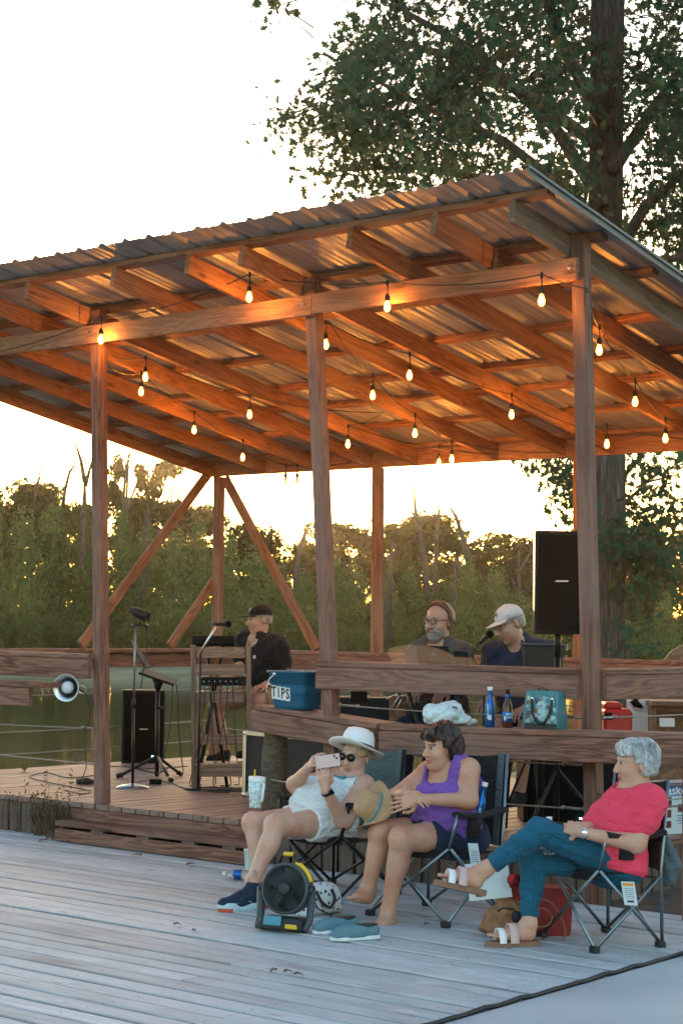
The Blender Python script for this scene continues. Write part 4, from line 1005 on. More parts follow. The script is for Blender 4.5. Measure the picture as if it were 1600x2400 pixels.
def hair_mat(name, c0, c1, rough=.45):
    m, nt, b = newmat(name); L = nt.links.new
    tc = N(nt, 'ShaderNodeTexCoord'); mp = N(nt, 'ShaderNodeMapping'); mp.inputs['Scale'].default_value = (90, 90, 14); L(tc.outputs['Object'], mp.inputs[0])
    n1 = N(nt, 'ShaderNodeTexNoise'); n1.inputs['Scale'].default_value = 1; n1.inputs['Detail'].default_value = 4; n1.inputs['Distortion'].default_value = 1.5; L(mp.outputs[0], n1.inputs['Vector'])
    rp = ramp(nt, [(.35, c0), (.65, c1)]); L(n1.outputs['Fac'], rp.inputs[0]); L(rp.outputs[0], b.inputs['Base Color']); b.inputs['Roughness'].default_value = rough
    bp = N(nt, 'ShaderNodeBump'); bp.inputs['Strength'].default_value = .7; bp.inputs['Distance'].default_value = .006; L(n1.outputs['Fac'], bp.inputs['Height']); L(bp.outputs[0], b.inputs['Normal'])
def locks(name, mat, parent, roots, r0=.007, seed=0, n=5):
    """tapered hair locks: roots = list of point lists"""
    m = MB()
    for pts in roots: m.tube(pts, [r0*(.75+.5*math.sin(PI*i/(len(pts)-1)))*(1 if i < len(pts)-1 else .15) for i in range(len(pts))], n, flat=.55)
    o = m.build(name, mat, parent); tag(o, kind='stuff'); return o
# ================================================================== folding camp chairs
plain('frame_grey', (.20, .25, .28), .32, .85, .08, 30)
plain('frame_black', (.02, .02, .022), .35, .6)
cloth('chair_black', (.016, .016, .018), .8); cloth('chair_grey', (.10, .13, .15), .85); cloth('chair_teal', (.10, .15, .155), .85)
plain('paper_white', (.78, .79, .78), .6, 0, .04); plain('paper_orange', (.75, .30, .05), .6); plain('ink', (.04, .04, .045), .7)
def camp_chair(label, ctr, fwd, wid, dep, frame_m, seat_m, back_m, arm_m, backz=.86, seatz=.40, armz=.60, lean=.06, cup='left', band_m=None):
    f = nrm(fwd); l = V3(-f[1], f[0], 0); c = V3(ctr[0], ctr[1], 0)
    t = thing('camping_chair', c, label, 'camping chair', 'folding camping chairs')
    pt = lambda x, y, z: c+l*x*wid/2+f*y*dep/2+UZ*z
    feet = {(a, b): pt(a, b, .018) for a in (-1, 1) for b in (-1, 1)}
    sf = {a: pt(a*.96, .86, seatz) for a in (-1, 1)}; sb = {a: pt(a*.98, -.98, seatz-.02) for a in (-1, 1)}; tb = {a: pt(a*.98, -1.0-lean*2/dep, backz) for a in (-1, 1)}
    ab = {a: sb[a]+(tb[a]-sb[a])*((armz-seatz)/(backz-seatz)) for a in (-1, 1)}; af = {a: pt(a*1.06, .72, armz-.01) for a in (-1, 1)}
    def tube(name, pts, r=.0095): m = MB(); m.tube(pts, r, 8); m.build(name, frame_m, t)
    for a in (-1, 1):
        tube('leg', [feet[(a, 1)], sf[-a]]); tube('leg', [feet[(a, -1)], sb[-a]-UZ*.03]); tube('leg', [feet[(a, 1)]+l*a*.012, sb[a]-UZ*.02+l*a*.012]); tube('leg', [feet[(a, -1)]+l*a*.012, sf[a]+l*a*.012])
        tube('back_post', [feet[(a, -1)]-f*.012, sb[a]-f*.01, tb[a]]); tube('arm_support', [sf[a]+UZ*.0, sf[a]+(af[a]-sf[a])*.7+l*a*.005, af[a]])
        for b in (-1, 1):
            m = MB(); m.box(feet[(a, b)]-UZ*.004, .052, .04, .034, [l, f, UZ], ch=.006); m.build('foot', MAT['black_rubber'], t)
        # padded arm strip
        m = MB(); P = []
        for i in range(9):
            s = i/8; p = af[a]+(ab[a]-af[a])*s-UZ*.018*math.sin(PI*s)+UZ*.012
            P.append([p+l*x*.036+UZ*z for x, z in ((-1, -.018), (-.9, .002), (0, .008), (.9, .002), (1, -.018), (.6, -.024), (-.6, -.024))])
        m.grid(P, closed=True); m.add(P[0], [tuple(range(7))]); m.add(P[-1], [tuple(reversed(range(7)))]); m.build('armrest', arm_m, t)
    def sling(name, rows, cols, fn, mat, th=.004):
        m = MB(); P = [[fn(i/(rows-1), j/(cols-1)) for j in range(cols)] for i in range(rows)]
        nn = nrm(np.cross(P[1][0]-P[0][0], P[0][1]-P[0][0])); Q = [[p+nn*th for p in r] for r in P]
        m.grid(Q); m.grid([list(reversed(r)) for r in P]); 
        m.grid([P[0], Q[0]]); m.grid([Q[-1], P[-1]]); m.grid([[r[0] for r in Q], [r[0] for r in P]]); m.grid([[r[-1] for r in P], [r[-1] for r in Q]])
        return m.build(name, mat, t)
    sling('seat', 10, 10, lambda u, v: (sf[-1]*(1-v)+sf[1]*v)*(1-u)+(sb[-1]*(1-v)+sb[1]*v)*u-UZ*(.05*math.sin(PI*v)*(.4+.6*math.sin(PI*min(1, u+.1)))+.03*u), seat_m)
    sling('seat_flap', 3, 8, lambda u, v: (sf[-1]*(1-v)+sf[1]*v)-UZ*(.02*math.sin(PI*v)+.05*u)-f*.012, seat_m)
    sling('backrest', 10, 9, lambda u, v: (sb[-1]*(1-v)+sb[1]*v)*(1-u)+(tb[-1]*(1-v)+tb[1]*v)*u-f*(.055*math.sin(PI*v)*(1-.3*u))-UZ*.03*math.sin(PI*v)*u, back_m)
    if band_m:
        for a in (-1, 1): sling('side_panel', 8, 3, lambda u, v: (sb[a]*(1-u)+tb[a]*u)-l*a*(.012+.055*v)-f*(.02*v)+f*.007, band_m)
    a = 1 if cup == 'left' else -1
    m = MB(); cc = af[a]+(ab[a]-af[a])*.35-UZ*.07; m.lathe(cc, [(.040, -.055), (.043, .07)], 14); cupo = m.build('cup_holder', arm_m, t)
    t['cupx'] = 0
    return dict(t=t, f=f, l=l, c=c, sf=sf, sb=sb, tb=tb, af=af, ab=ab, cup=cc)
cA, cB, cC, cD = G(1275, 2195), G(1400, 2232), G(1540, 2218), G(1413, 2187)
c3 = (cA+cB+cC+cD)/4; f3 = nrm((cA+cB)/2-(cC+cD)/2)
CH3 = camp_chair('black camping chair with grey tubes under the woman in the coral shirt', c3, f3, .47, .40, MAT['frame_grey'], MAT['chair_black'], MAT['chair_black'], MAT['chair_black'], .84, .40, .585, .05)
c2 = (G(865, 2145)+G(1040, 2172))/2+V3(.02, .25, 0); f2 = nrm((-.05, -1, 0))
CH2 = camp_chair('grey and black camping chair under the woman in purple, bottle in its arm', c2, f2, .53, .50, MAT['frame_grey'], MAT['chair_black'], MAT['chair_black'], MAT['chair_black'], .90, .41, .60, .05, band_m=MAT['chair_grey'])
c1 = V3(2.93, -.76, 0); f1 = nrm((-.12, -1, 0))
CH1 = camp_chair('teal and black camping chair under the woman in the white hat', c1, f1, .56, .50, MAT['frame_black'], MAT['chair_black'], MAT['chair_teal'], MAT['chair_black'], .86, .37, .56, .06, cup='right', band_m=MAT['chair_teal'])

# ================================================================== people
cloth('coral_knit', (.85, .06, .12), .8, .06, 300); cloth('coral_rib', (.62, .035, .08), .8, .06, 300); cloth('purple_rib', (.15, .05, .34), .8); cloth('jeans_hem', (.03, .15, .22), .85, .2, 200); cloth('jeans_blue', (.012, .10, .17), .85, .18, 260); cloth('purple_knit', (.20, .085, .40), .8, .07); cloth('navy_shorts', (.018, .03, .06), .85)
cloth('white_knit', (.74, .80, .82), .85, .04); cloth('aqua_trim', (.05, .32, .42), .8); cloth('black_polo', (.012, .012, .014), .8); cloth('khaki', (.34, .24, .16), .85); cloth('grey_shirt', (.085, .078, .075), .85); cloth('navy_shirt', (.028, .036, .07), .85); cloth('white_cap', (.74, .70, .70), .75, .03); cloth('black_cap', (.014, .013, .014), .75); cloth('brown_towel', (.7, .62, .58), .9)
hair_mat('hair_silver', (.17, .19, .20), (.58, .62, .64)); hair_mat('hair_brown', (.014, .007, .006), (.050, .022, .016)); hair_mat('hair_grey', (.16, .13, .11), (.36, .32, .29)); hair_mat('hair_auburn', (.05, .025, .015), (.16, .07, .03)); hair_mat('hair_blond', (.35, .25, .16), (.55, .43, .30))
plain('lens_dark', (.03, .025, .02), .08, 0, .02, coat=.5); plain('lens_clear', (.9, .9, .9), .03, 0, .0, alpha=.10); plain('frame_dark', (.03, .018, .012), .3); plain('silver', (.65, .66, .68), .25, 1.0); plain('sole_cork', (.24, .13, .085), .8, 0, .15, 60); plain('strap_white', (.80, .80, .80), .55, 0, .03); plain('strap_pink', (.60, .42, .38), .5, 0, .05)
def PJ(Z0): return lambda px, py, dd=0.0: at_depth(px, py, Z0+dd)
def person(label, pos): return None
def skin_mats(n): return [MAT[n], MAT[n+'_lip'], MAT[n+'_brow']]
def person_obj(body, name_mat, label, fm, h=.0055):
    V, F = meshify(body.ops, h); o = mesh_obj('person', V, F, skin_mats(name_mat), None, fm); return tag(o, label, 'person')
def between(a, b, t): return a+(b-a)*t
def hair_cap(parent, mat, q, c, fd, ud, s, back=-.02, line=.03, low=-.04, grow=.013, lump=.004, name='hair', extra=None, seed=1):
    """hair shell over the skull, open at the face"""
    fdn = nrm(fd); rd = nrm(np.cross(fdn, ud)); udn = np.cross(rd, fdn); B = Body(); A = [rd, fdn, udn]
    B.ell(q(0, -.012, .038), np.array([.074, .094, .082])*s, A, .02); B.ell(q(0, -.035, -.01), np.array([.068, .066, .07])*s, A, .03)
    if extra: extra(B)
    def cutf(P):
        d = (P-c)/s; x = d @ rd; y = d @ fdn; z = d @ udn
        front = np.minimum(y-.030-.0*x, line-z+.25*np.abs(x)*0)      # remove where forward and low
        side = np.minimum(y+.012, .012-z)
        return np.maximum(np.maximum(front, side), low-z)*s
    return sdf_obj(name, B, MAT[mat], parent, .005, grow*s, (cutf,), folds(lump, [(V3(1, .3, .2), 140, 1), (V3(.2, 1, .4), 170, .8), (V3(.3, .3, 1), 90, .6)], seed), smooth=1)
def glasses(parent, q, fd, ud, s, dark, mat='frame_dark', r=.0016, wide=.052):
    fdn = nrm(fd); rd = nrm(np.cross(fdn, ud)); udn = np.cross(rd, fdn); m = MB()
    for sg in (-1, 1):
        cc = q(sg*.033, .108, .012); pts = [cc+rd*.025*s*math.cos(a)+udn*.018*s*math.sin(a) for a in np.linspace(0, 2*PI, 17)]; m.tube(pts, r*s, 5, cap=False)
        m.tube([q(sg*.058, .105, .018), q(sg*.078, .06, .018), q(sg*.080, -.01, .014)], r*s, 5)
    m.tube([q(-.009, .110, .016), q(.009, .110, .016)], r*s, 5); g = m.build('glasses', MAT[mat], parent)
    for sg in (-1, 1):
        m = MB(); cc = q(sg*.033, .108, .012); m.lathe(cc, [(.0001, .002), (.024*s, 0)], 16, [rd, udn*.72, fdn]); m.build('lens', MAT['lens_dark' if dark else 'lens_clear'], g)
    return g

# ------------------------------------------------------------------ woman in the coral shirt (right)
J = PJ(8.95); B = Body(); LEFT = V3(-f3[1], f3[0], 0)
pel = J(1436, 2020); belly = J(1436, 1975, -.02); chest = J(1468, 1908, .0); nb = J(1497, 1858, .02); hc = J(1489, 1793, .02)
hL, hR = pel+LEFT*.085+UZ*.0, pel-LEFT*.085; shL, shR = J(1522, 1876, -.12), J(1462, 1872, .17)
elL, wrL = J(1490, 1978, -.20), J(1362, 1951, -.26); elR, wrR = J(1395, 1965, .10), J(1378, 1938, -.10)
knL, anL = J(1262, 1947, -.20), J(1136, 2038, -.22); knR, anR = J(1248, 2020, -.06), J(1239, 2166, -.14)
fd3 = nrm(-HR*.98-HF*.12-UZ*.04); ud3 = nrm(UZ+HR*.10)
T = Body()
T.ell(pel, (.175, .13, .12), [LEFT, f3, UZ], .05).ell(belly+f3*.02, (.165, .135, .13), [LEFT, f3, UZ], .06).ell(chest, (.165, .12, .15), [LEFT, f3, nrm(nb-pel)], .06)
for sg in (-1, 1): T.ell(between(chest, belly, .35)+f3*.085+LEFT*sg*.075, (.075, .07, .075), [LEFT, f3, UZ], .05)
T.cone(shL, shR, .062, .062, .06).cone(nb, between(nb, chest, .3), .07, .1, .05)
UA = Body().cone(shL, elL, .060, .047, .04).cone(shR, elR, .058, .045, .04)
LG = Body().cone(hL, knL, .088, .054, .04).cone(knL, anL, .053, .035, .03).cone(hR, knR, .088, .054, .04).cone(knR, anR, .052, .035, .03)
for k_, a_ in ((knL, anL), (knR, anR)): LG.ell(between(k_, a_, .32)+nrm(np.cross(LEFT, a_-k_))*.012, (.043, .046, .09), [LEFT, np.cross(LEFT, nrm(a_-k_)), nrm(a_-k_)], .03)
B.merge(T).merge(UA).merge(LG)
B.cone(elL, wrL, .045, .027, .03).cone(elR, wrR, .043, .026, .03)
B.cone(nb-UZ*.02, hc-UZ*.05-fd3*.015, .056, .052, .03)
q = head_prims(B, hc, fd3, ud3, 1.0, 1.05, .98)
hand(B, wrL, nrm(J(1335, 1940, -.22)-wrL), nrm(UZ*-.3+HF*1), 1, .92, (.7, .75, .8, .85), .8)
hand(B, wrR, nrm(J(1352, 1932, -.20)-wrR), nrm(-UZ*.7+HF*.3), -1, .92, (.6, .6, .7, .8), .6)
bare_foot(B, anL, J(1128, 2072, -.22), J(1030, 2050, -.26), nrm(UZ*.8-HR*.5), .95)
bare_foot(B, anR, J(1250, 2192, -.14), J(1146, 2194, -.20), UZ, .92)
W3 = person_obj(B, 'skin_warm', 'seated woman with short silver hair, coral shirt and jeans, legs crossed, looking left', face_mat(q, hc, fd3, ud3, 1.0))
eyes(q, W3, fd3, ud3, 1.0)
S_ = Body().merge(T).ell(pel, (.188, .145, .125), [LEFT, f3, UZ], .04).cone(shL, between(shL, elL, .50), .064, .066, .05).cone(shR, between(shR, elR, .50), .062, .064, .05)
def cut_neck(P): return -(np.linalg.norm((P-(nb+fd3*.015+UZ*.045))*np.array([1, 1, 1.0]), axis=-1)-.112)
sdf_obj('shirt', S_, [MAT['coral_knit'], MAT['coral_rib']], W3, .0058, .015, (cut_neck, plane(pel-UZ*.045+f3*.0, -UZ*1.0+f3*.25)), folds(.0048, [(V3(.6, .5, 1), 34, 1), (V3(-.7, .4, .8), 55, .7), (V3(.2, -.3, 1), 95, .35)], 2), mat_fn=lambda C: (cut_neck(C) > -.013).astype(int))
sdf_obj('jeans', Body().merge(LG).ell(pel-UZ*.02, (.178, .135, .11), [LEFT, f3, UZ], .05), MAT['jeans_blue'], W3, .0058, .009, (plane(between(knL, anL, .9), anL-knL) if False else (lambda P: np.maximum(np.where(np.linalg.norm(P-anL, axis=-1) < .2, (P-between(knL, anL, .88)) @ nrm(anL-knL), -.05), np.where(np.linalg.norm(P-anR, axis=-1) < .2, (P-between(knR, anR, .88)) @ nrm(anR-knR), -.05))), (lambda P: np.where((P-pel) @ f3 < .12, (P-pel) @ UZ-.07, -.05))), folds(.0026, [(V3(.3, .2, 1), 70, 1), (V3(1, .4, .5), 85, .8), (V3(.2, 1, .2), 50, .6)], 3))
for a_, b_, c_ in ((hL, knL, anL), (hR, knR, anR)):
    m = MB(); o_ = nrm(LEFT-HF*.6); m.tube(spline([between(a_, b_, .3)+o_*.097+UZ*.0, between(a_, b_, .7)+o_*.083, b_+o_*.072, between(b_, c_, .4)+o_*.066, between(b_, c_, .86)+o_*.052]), .0022, 5); m.build('seam', MAT['jeans_hem'], W3)
# short layered silver hair
def xh(Bh):
    Bh.ell(q(0, .02, .085), (.062, .07, .04), [nrm(np.cross(fd3, ud3)), fd3, ud3], .03); Bh.ell(q(0, -.055, .045), (.072, .06, .075), [nrm(np.cross(fd3, ud3)), fd3, ud3], .03)
hair_cap(W3, 'hair_silver', q, hc, fd3, ud3, 1.0, line=.052, low=-.055, grow=.013, lump=.0022, extra=xh, seed=4)
R3 = nrm(np.cross(fd3, ud3)); rl = random.Random(3); roots = []
for i in range(620):
    a = rl.uniform(-1.5, 1.5); b_ = rl.uniform(-.2, 1.0)
    p0 = q(.05*math.sin(a)*.5, -.05+.05*b_, .135); side = math.sin(a)
    tx = .088*side; ty = -.10+.19*rl.random()*abs(1-.25*abs(side)); tz = rl.uniform(.02, .10)
    p2 = q(tx, ty, tz if ty < .03 else max(tz, .055)); p1 = q(tx*.6, (p0-hc) @ fd3*.4+ty*.55, .142-.02*abs(side)); roots.append([p0, p1, between(p1, p2, .55)+R3*side*.012+ud3*.01, p2])
locks('hair_locks', MAT['hair_silver'], W3, roots, .0030)
m = MB(); m.ball(q(-.082, -.004, -.034) if (q(-.08, 0, 0)-CAM) @ cF < (q(.08, 0, 0)-CAM) @ cF else q(.082, -.004, -.034), .005, 8, 6); m.build('earring', MAT['silver'], W3)
m = MB(); d_ = nrm(wrL-elL); xx = nrm(np.cross(d_, UZ)); yy = np.cross(d_, xx)
m.lathe(wrL-d_*.012, [(.031, -.009), (.034, -.007), (.034, .007), (.031, .009)], 18, [xx, yy, d_]); m.lathe(wrL-d_*.012-HF*.030, [(.019, -.004), (.019, .005), (.015, .007), (.0001, .007)], 16, [d_, UZ, -HF]); m.build('wristwatch', MAT['silver'], W3)
def sandal(parent, heel, toe, up, nm='sandal'):
    d = nrm(toe-heel); up = nrm(up-d*(up @ d)); x = np.cross(d, up); L_ = np.linalg.norm(toe-heel)
    ol = [(-.024, -.030), (.0, -.036), (L_*.35, -.031), (L_*.7, -.046), (L_*.95, -.034), (L_+.022, 0), (L_*.95, .036), (L_*.7, .045), (L_*.35, .03), (.0, .035), (-.024, .029)]
    s_ = MB(); s_.prism(ol, heel-up*.034, [d, x, up], .016); s_.prism([(a*1.02, b*1.04) for a, b in ol], heel-up*.048, [d, x, up], .018)
    o = s_.build(nm, MAT['sole_cork'], parent)
    for i in range(8):
        b_ = MB(); b_.box(heel-up*.06+d*(L_*i/7.4), .014, .085, .008, [d, x, up]); 
        if i in (0,): b_.build('tread', MAT['sole_cork'], o)
    for (t, w_, mt, rr) in ((.76, .036, 'strap_white', .050), (.50, .046, 'strap_pink', .050)):
        b_ = MB(); P = []
        for k in range(13):
            a = PI*k/12; base = heel+d*L_*t-up*.030; rad = x*math.cos(a)*rr*1.0+up*math.sin(a)*(.066 if t > .6 else .088)
            P.append([base+rad-d*w_/2, base+rad+d*w_/2, base+rad*1.06+d*w_/2, base+rad*1.06-d*w_/2])
        b_.grid(P, closed=True); b_.build('strap', MAT[mt], o)
sandal(W3, J(1128, 2072, -.22), J(1030, 2050, -.26), nrm(UZ*.8-HR*.5)); sandal(W3, J(1250, 2192, -.14), J(1146, 2194, -.20), UZ)

# ------------------------------------------------------------------ woman in purple (middle)
J = PJ(9.67); B = Body(); LEFT = V3(-f2[1], f2[0], 0); FW = f2
pel = J(1062, 1955, .06); belly = J(1045, 1912, .0); chest = J(1062, 1850, .06); nb = J(1052, 1796, .08); hc = J(1032, 1753, .06)
hL, hR = pel+LEFT*.09, pel-LEFT*.09; shL, shR = J(1098, 1803, -.06), J(1004, 1808, .18)
elL, wrL = J(1098, 1876, -.16), J(982, 1873, -.30); elR, wrR = J(922, 1870, .02), J(948, 1859, -.22)
knL, anL = J(941, 1965, -.24), J(908, 2138, -.24); knR, anR = J(893, 1950, -.08), J(862, 2085, -.10)
fd2 = nrm(-HR*.86-HF*.5-UZ*.12); ud2 = nrm(UZ+HR*.03+HF*-.05)
T = Body()
T.ell(pel, (.195, .15, .12), [LEFT, FW, UZ], .05).ell(belly+FW*.02, (.19, .15, .13), [LEFT, FW, UZ], .06).ell(chest, (.172, .125, .15), [LEFT, FW, UZ], .06)
for sg in (-1, 1): T.ell(between(chest, belly, .3)+FW*.09+LEFT*sg*.08, (.085, .08, .085), [LEFT, FW, UZ], .05)
UA = Body().cone(shL, elL, .060, .048, .04).cone(shR, elR, .055, .044, .04)
SHD = Body().cone(shL, nb, .050, .056, .04).cone(shR, nb, .050, .056, .04)
LG = Body().cone(hL, knL, .105, .068, .04).cone(knL, anL, .062, .038, .03).cone(hR, knR, .105, .068, .04).cone(knR, anR, .062, .038, .03)
for k_, a_ in ((knL, anL), (knR, anR)): LG.ell(between(k_, a_, .32)-FW*.018, (.056, .058, .10), [LEFT, FW, nrm(a_-k_)], .03).ell(k_+FW*.012, (.056, .05, .06), [LEFT, FW, UZ], .03)
B.merge(T).merge(UA).merge(SHD).merge(LG)
B.cone(elL, wrL, .046, .027, .03).cone(elR, wrR, .043, .026, .03).cone(nb-UZ*.02, hc-UZ*.05-fd2*.015, .062, .058, .03)
q = head_prims(B, hc, fd2, ud2, .98, 1.12, 1.0); B.ell(q(0, .03, -.095), (.05, .05, .03), None, .03)
hand(B, wrL, nrm(J(935, 1884, -.31)-wrL), nrm(HF+UZ*-.2), 1, .95, (.25, .28, .32, .4), .4)
hand(B, wrR, nrm(J(985, 1868, -.30)-wrR), nrm(-UZ*.8+HF*.6), -1, .95, (.35, .35, .4, .45), .3)
bare_foot(B, anL, J(919, 2160, -.20), J(880, 2172, -.36), UZ, 1.0)
bare_foot(B, anR, J(868, 2106, -.07), J(826, 2104, -.22), nrm(UZ*.9+HF*.2), .98)
W2 = person_obj(B, 'skin_tan', 'barefoot seated woman with dark bob, purple tank top and navy shorts, arms folded', face_mat(q, hc, fd2, ud2, .98))
eyes(q, W2, fd2, ud2, .98)
cN2 = nb+FW*.06-UZ*.02
def cut_tank(P):
    n1_ = -(np.linalg.norm((P-cN2)*np.array([1, 1, .72]), axis=-1)-.098)
    aL = .100-np.linalg.norm(P-(shL+LEFT*.075-UZ*.03), axis=-1); aR = .095-np.linalg.norm(P-(shR-LEFT*.07-UZ*.02), axis=-1)
    return np.maximum(n1_, np.maximum(aL, aR))
sdf_obj('tank_top', Body().merge(T).cone(shL-LEFT*.05, nb, .056, .06, .05).cone(shR+LEFT*.05, nb, .056, .06, .05), [MAT['purple_knit'], MAT['purple_rib']], W2, .0058, .015, (cut_tank, plane(pel-UZ*.075+FW*.06, -UZ+FW*.45)), folds(.0045, [(V3(.2, .2, 1), 62, 1), (V3(.5, .3, .9), 90, .6), (V3(-.5, .2, 1), 40, .6)], 6), mat_fn=lambda C: (cut_tank(C) > -.010).astype(int))
sdf_obj('undershirt', Body().ell(chest, (.17, .12, .14), [LEFT, FW, UZ], .05), MAT['white_knit'], W2, .006, .017, (plane(cN2-UZ*.085, UZ), plane(cN2+FW*-.02, -FW), lambda P: np.abs((P-cN2) @ LEFT)-.07))
sdf_obj('shorts', Body().cone(hL, between(hL, knL, .62), .108, .09, .04).cone(hR, between(hR, knR, .62), .108, .09, .04).ell(pel-UZ*.01, (.20, .155, .12), [LEFT, FW, UZ], .05), MAT['navy_shorts'], W2, .0058, .011, (lambda P: np.maximum(np.where((P-pel) @ LEFT > 0, (P-between(hL, knL, .60)) @ nrm(knL-hL), -.05), np.where((P-pel) @ LEFT <= 0, (P-between(hR, knR, .60)) @ nrm(knR-hR), -.05)),), folds(.003, [(V3(.3, .2, 1), 70, 1), (V3(1, .3, .2), 60, .7)], 8))
R2 = nrm(np.cross(fd2, ud2))
def xh2(Bh):
    A = [R2, fd2, ud2]; Bh.ell(q(0, -.03, .05), (.088, .095, .085), A, .03); Bh.ell(q(0, -.05, -.02), (.088, .07, .085), A, .03)
hair_cap(W2, 'hair_brown', q, hc, fd2, ud2, .98, line=.058, low=-.085, grow=.012, lump=.005, extra=xh2, seed=9)
rl = random.Random(8); roots = []
for i in range(620):
    a = rl.uniform(-PI*.8, PI*.8); p0 = q(.02*math.sin(a), -.01, .135); sd_ = math.sin(a); cs = math.cos(a)
    if cs > .35: p2 = q(.075*sd_+rl.uniform(-.02, .02), .088, rl.uniform(.045, .075)); mid = q(.05*sd_, .07, .12)
    else: p2 = q(.098*sd_, -.02+.085*cs, rl.uniform(-.095, -.03)); mid = q(.092*sd_, -.01+.09*cs, .07)
    roots.append([p0, between(p0, mid, .6)+ud2*.012, mid, p2])
locks('hair_locks', MAT['hair_brown'], W2, roots, .0034)

# ------------------------------------------------------------------ woman in the white hat (left)
J = PJ(10.45); B = Body(); LEFT = V3(-f1[1], f1[0], 0); FW = f1
pel = J(770, 1925, .02); belly = J(742, 1890, -.03); chest = J(785, 1850, .05); nb = J(820, 1822, .09); hc = J(834, 1775, .05)
hL, hR = pel+LEFT*.085, pel-LEFT*.085; shL, shR = J(853, 1842, -.04), J(780, 1826, .20)
elL, wrL = J(806, 1924, -.22), J(763, 1852, -.33); elR, wrR = J(690, 1838, .02), J(722, 1800, -.18)
knL, anL = J(646, 1936, -.38), J(590, 2070, -.60); knR, anR = J(594, 1930, -.20), J(610, 2055, -.32)
fd1 = nrm(-HR*.55-HF*.82-UZ*.05); ud1 = nrm(UZ+HR*.16+HF*.12)
T = Body()
T.ell(pel, (.175, .13, .11), [LEFT, FW, UZ], .05).ell(belly+FW*.01, (.165, .13, .12), [LEFT, FW, UZ], .06).ell(chest, (.165, .115, .145), [LEFT, FW, nrm(nb-belly)], .06)
for sg in (-1, 1): T.ell(between(chest, belly, .35)+FW*.075+LEFT*sg*.075+UZ*.01, (.075, .07, .075), [LEFT, FW, UZ], .05)
UA = Body().cone(shL, elL, .060, .050, .05).cone(shR, elR, .056, .046, .05)
SHD = Body().cone(shL, nb, .055, .055, .05).cone(shR, nb, .055, .055, .05)
LG = Body().cone(hL, knL, .10, .064, .04).cone(knL, anL, .058, .036, .03).cone(hR, knR, .10, .064, .04).cone(knR, anR, .058, .036, .03)
for k_, a_ in ((knL, anL), (knR, anR)): LG.ell(between(k_, a_, .32)-FW*.016, (.053, .055, .10), [LEFT, FW, nrm(a_-k_)], .03).ell(k_+FW*.01+UZ*.008, (.054, .05, .055), [LEFT, FW, UZ], .03)
B.merge(T).merge(UA).merge(SHD).merge(LG)
B.cone(elL, wrL, .048, .028, .03).cone(elR, wrR, .045, .027, .03).cone(nb-UZ*.02, hc-UZ*.05-fd1*.015, .054, .050, .03)
q = head_prims(B, hc, fd1, ud1, 1.0, 1.05, .97)
phc = J(768, 1784, -.36)
hand(B, wrL, nrm(J(757, 1803, -.35)-wrL), nrm(HF+HR*-.2), -1, .95, (.15, .2, .3, .4), .5)
hand(B, wrR, nrm(J(738, 1778, -.27)-wrR), nrm(HR*.6+HF*.3-UZ*.3), 1, .95, (.5, .6, .7, .8), .7)
B.cone(anL, J(594, 2104, -.62), .036, .034, .03); B.cone(anR, J(640, 2090, -.36), .036, .034, .03)
W1 = person_obj(B, 'skin_fair', 'seated woman in wide white hat and white tank top filming with her phone', face_mat(q, hc, fd1, ud1, 1.0))
eyes(q, W1, fd1, ud1, 1.0); glasses(W1, q, fd1, ud1, 1.2, True)
cN1 = nb+FW*.05-UZ*.02
def cut_tank1(P):
    n1_ = -(np.linalg.norm((P-cN1)*np.array([1, 1, .8]), axis=-1)-.115)
    aL = .098-np.linalg.norm(P-(shL+LEFT*.06-UZ*.01), axis=-1); aR = .098-np.linalg.norm(P-(shR-LEFT*.055), axis=-1)
    return np.maximum(n1_, np.maximum(aL, aR))
TT1 = Body().merge(T).cone(shL-LEFT*.03, nb, .052, .054, .05).cone(shR+LEFT*.03, nb, .052, .054, .05)
sdf_obj('tank_top', TT1, [MAT['white_knit'], MAT['aqua_trim']], W1, .0055, .015, (cut_tank1, plane(pel-UZ*.045+FW*.1, -UZ+FW*.3)), folds(.0045, [(V3(.4, .3, 1), 50, 1), (V3(-.5, .2, .9), 80, .6)], 12), mat_fn=lambda C: (cut_tank1(C) > -.011).astype(int))
sdf_obj('shorts', Body().cone(hL, between(hL, knL, .50), .104, .090, .04).cone(hR, between(hR, knR, .50), .104, .090, .04).ell(pel, (.18, .135, .11), [LEFT, FW, UZ], .05), MAT['white_knit'], W1, .0058, .010, (lambda P: np.maximum(np.where((P-pel) @ LEFT > 0, (P-between(hL, knL, .47)) @ nrm(knL-hL), -.05), np.where((P-pel) @ LEFT <= 0, (P-between(hR, knR, .47)) @ nrm(knR-hR), -.05)),), folds(.003, [(V3(.3, .2, 1), 70, 1)], 13))
hair_cap(W1, 'hair_blond', q, hc, fd1, ud1, 1.0, line=.05, low=-.02, grow=.005, lump=.002, seed=15)
# brimmed hat
A1 = [nrm(np.cross(fd1, ud1)), None, None]; hu = nrm(ud1+fd1*-.10); hr_ = nrm(np.cross(fd1, hu)); hf_ = np.cross(hu, hr_)
m = MB(); hb = q(0, -.005, .060); prof = [(.0001, .118), (.045, .116), (.075, .104), (.090, .075), (.098, .030), (.101, .0)]
m.lathe(hb, prof+[(.125, -.004), (.152, -.002), (.168, .004), (.1685, .001), (.152, -.006), (.125, -.009), (.097, -.005), (.094, .03)], 40, [hr_, hf_*1.12, hu])
for i, v in enumerate(m.v):
    d = np.array(v)-hb; x = d @ hr_; y = d @ hf_; r_ = math.hypot(x, y)
    if r_ > .11: m.v[i] = tuple(np.array(v)-hu*(.10*(r_-.11)*(abs(x)/r_)**1.5*2.2 - .25*(r_-.11)*max(0, y/r_)**2 + .35*(r_-.11)*max(0, -y/r_)**2))
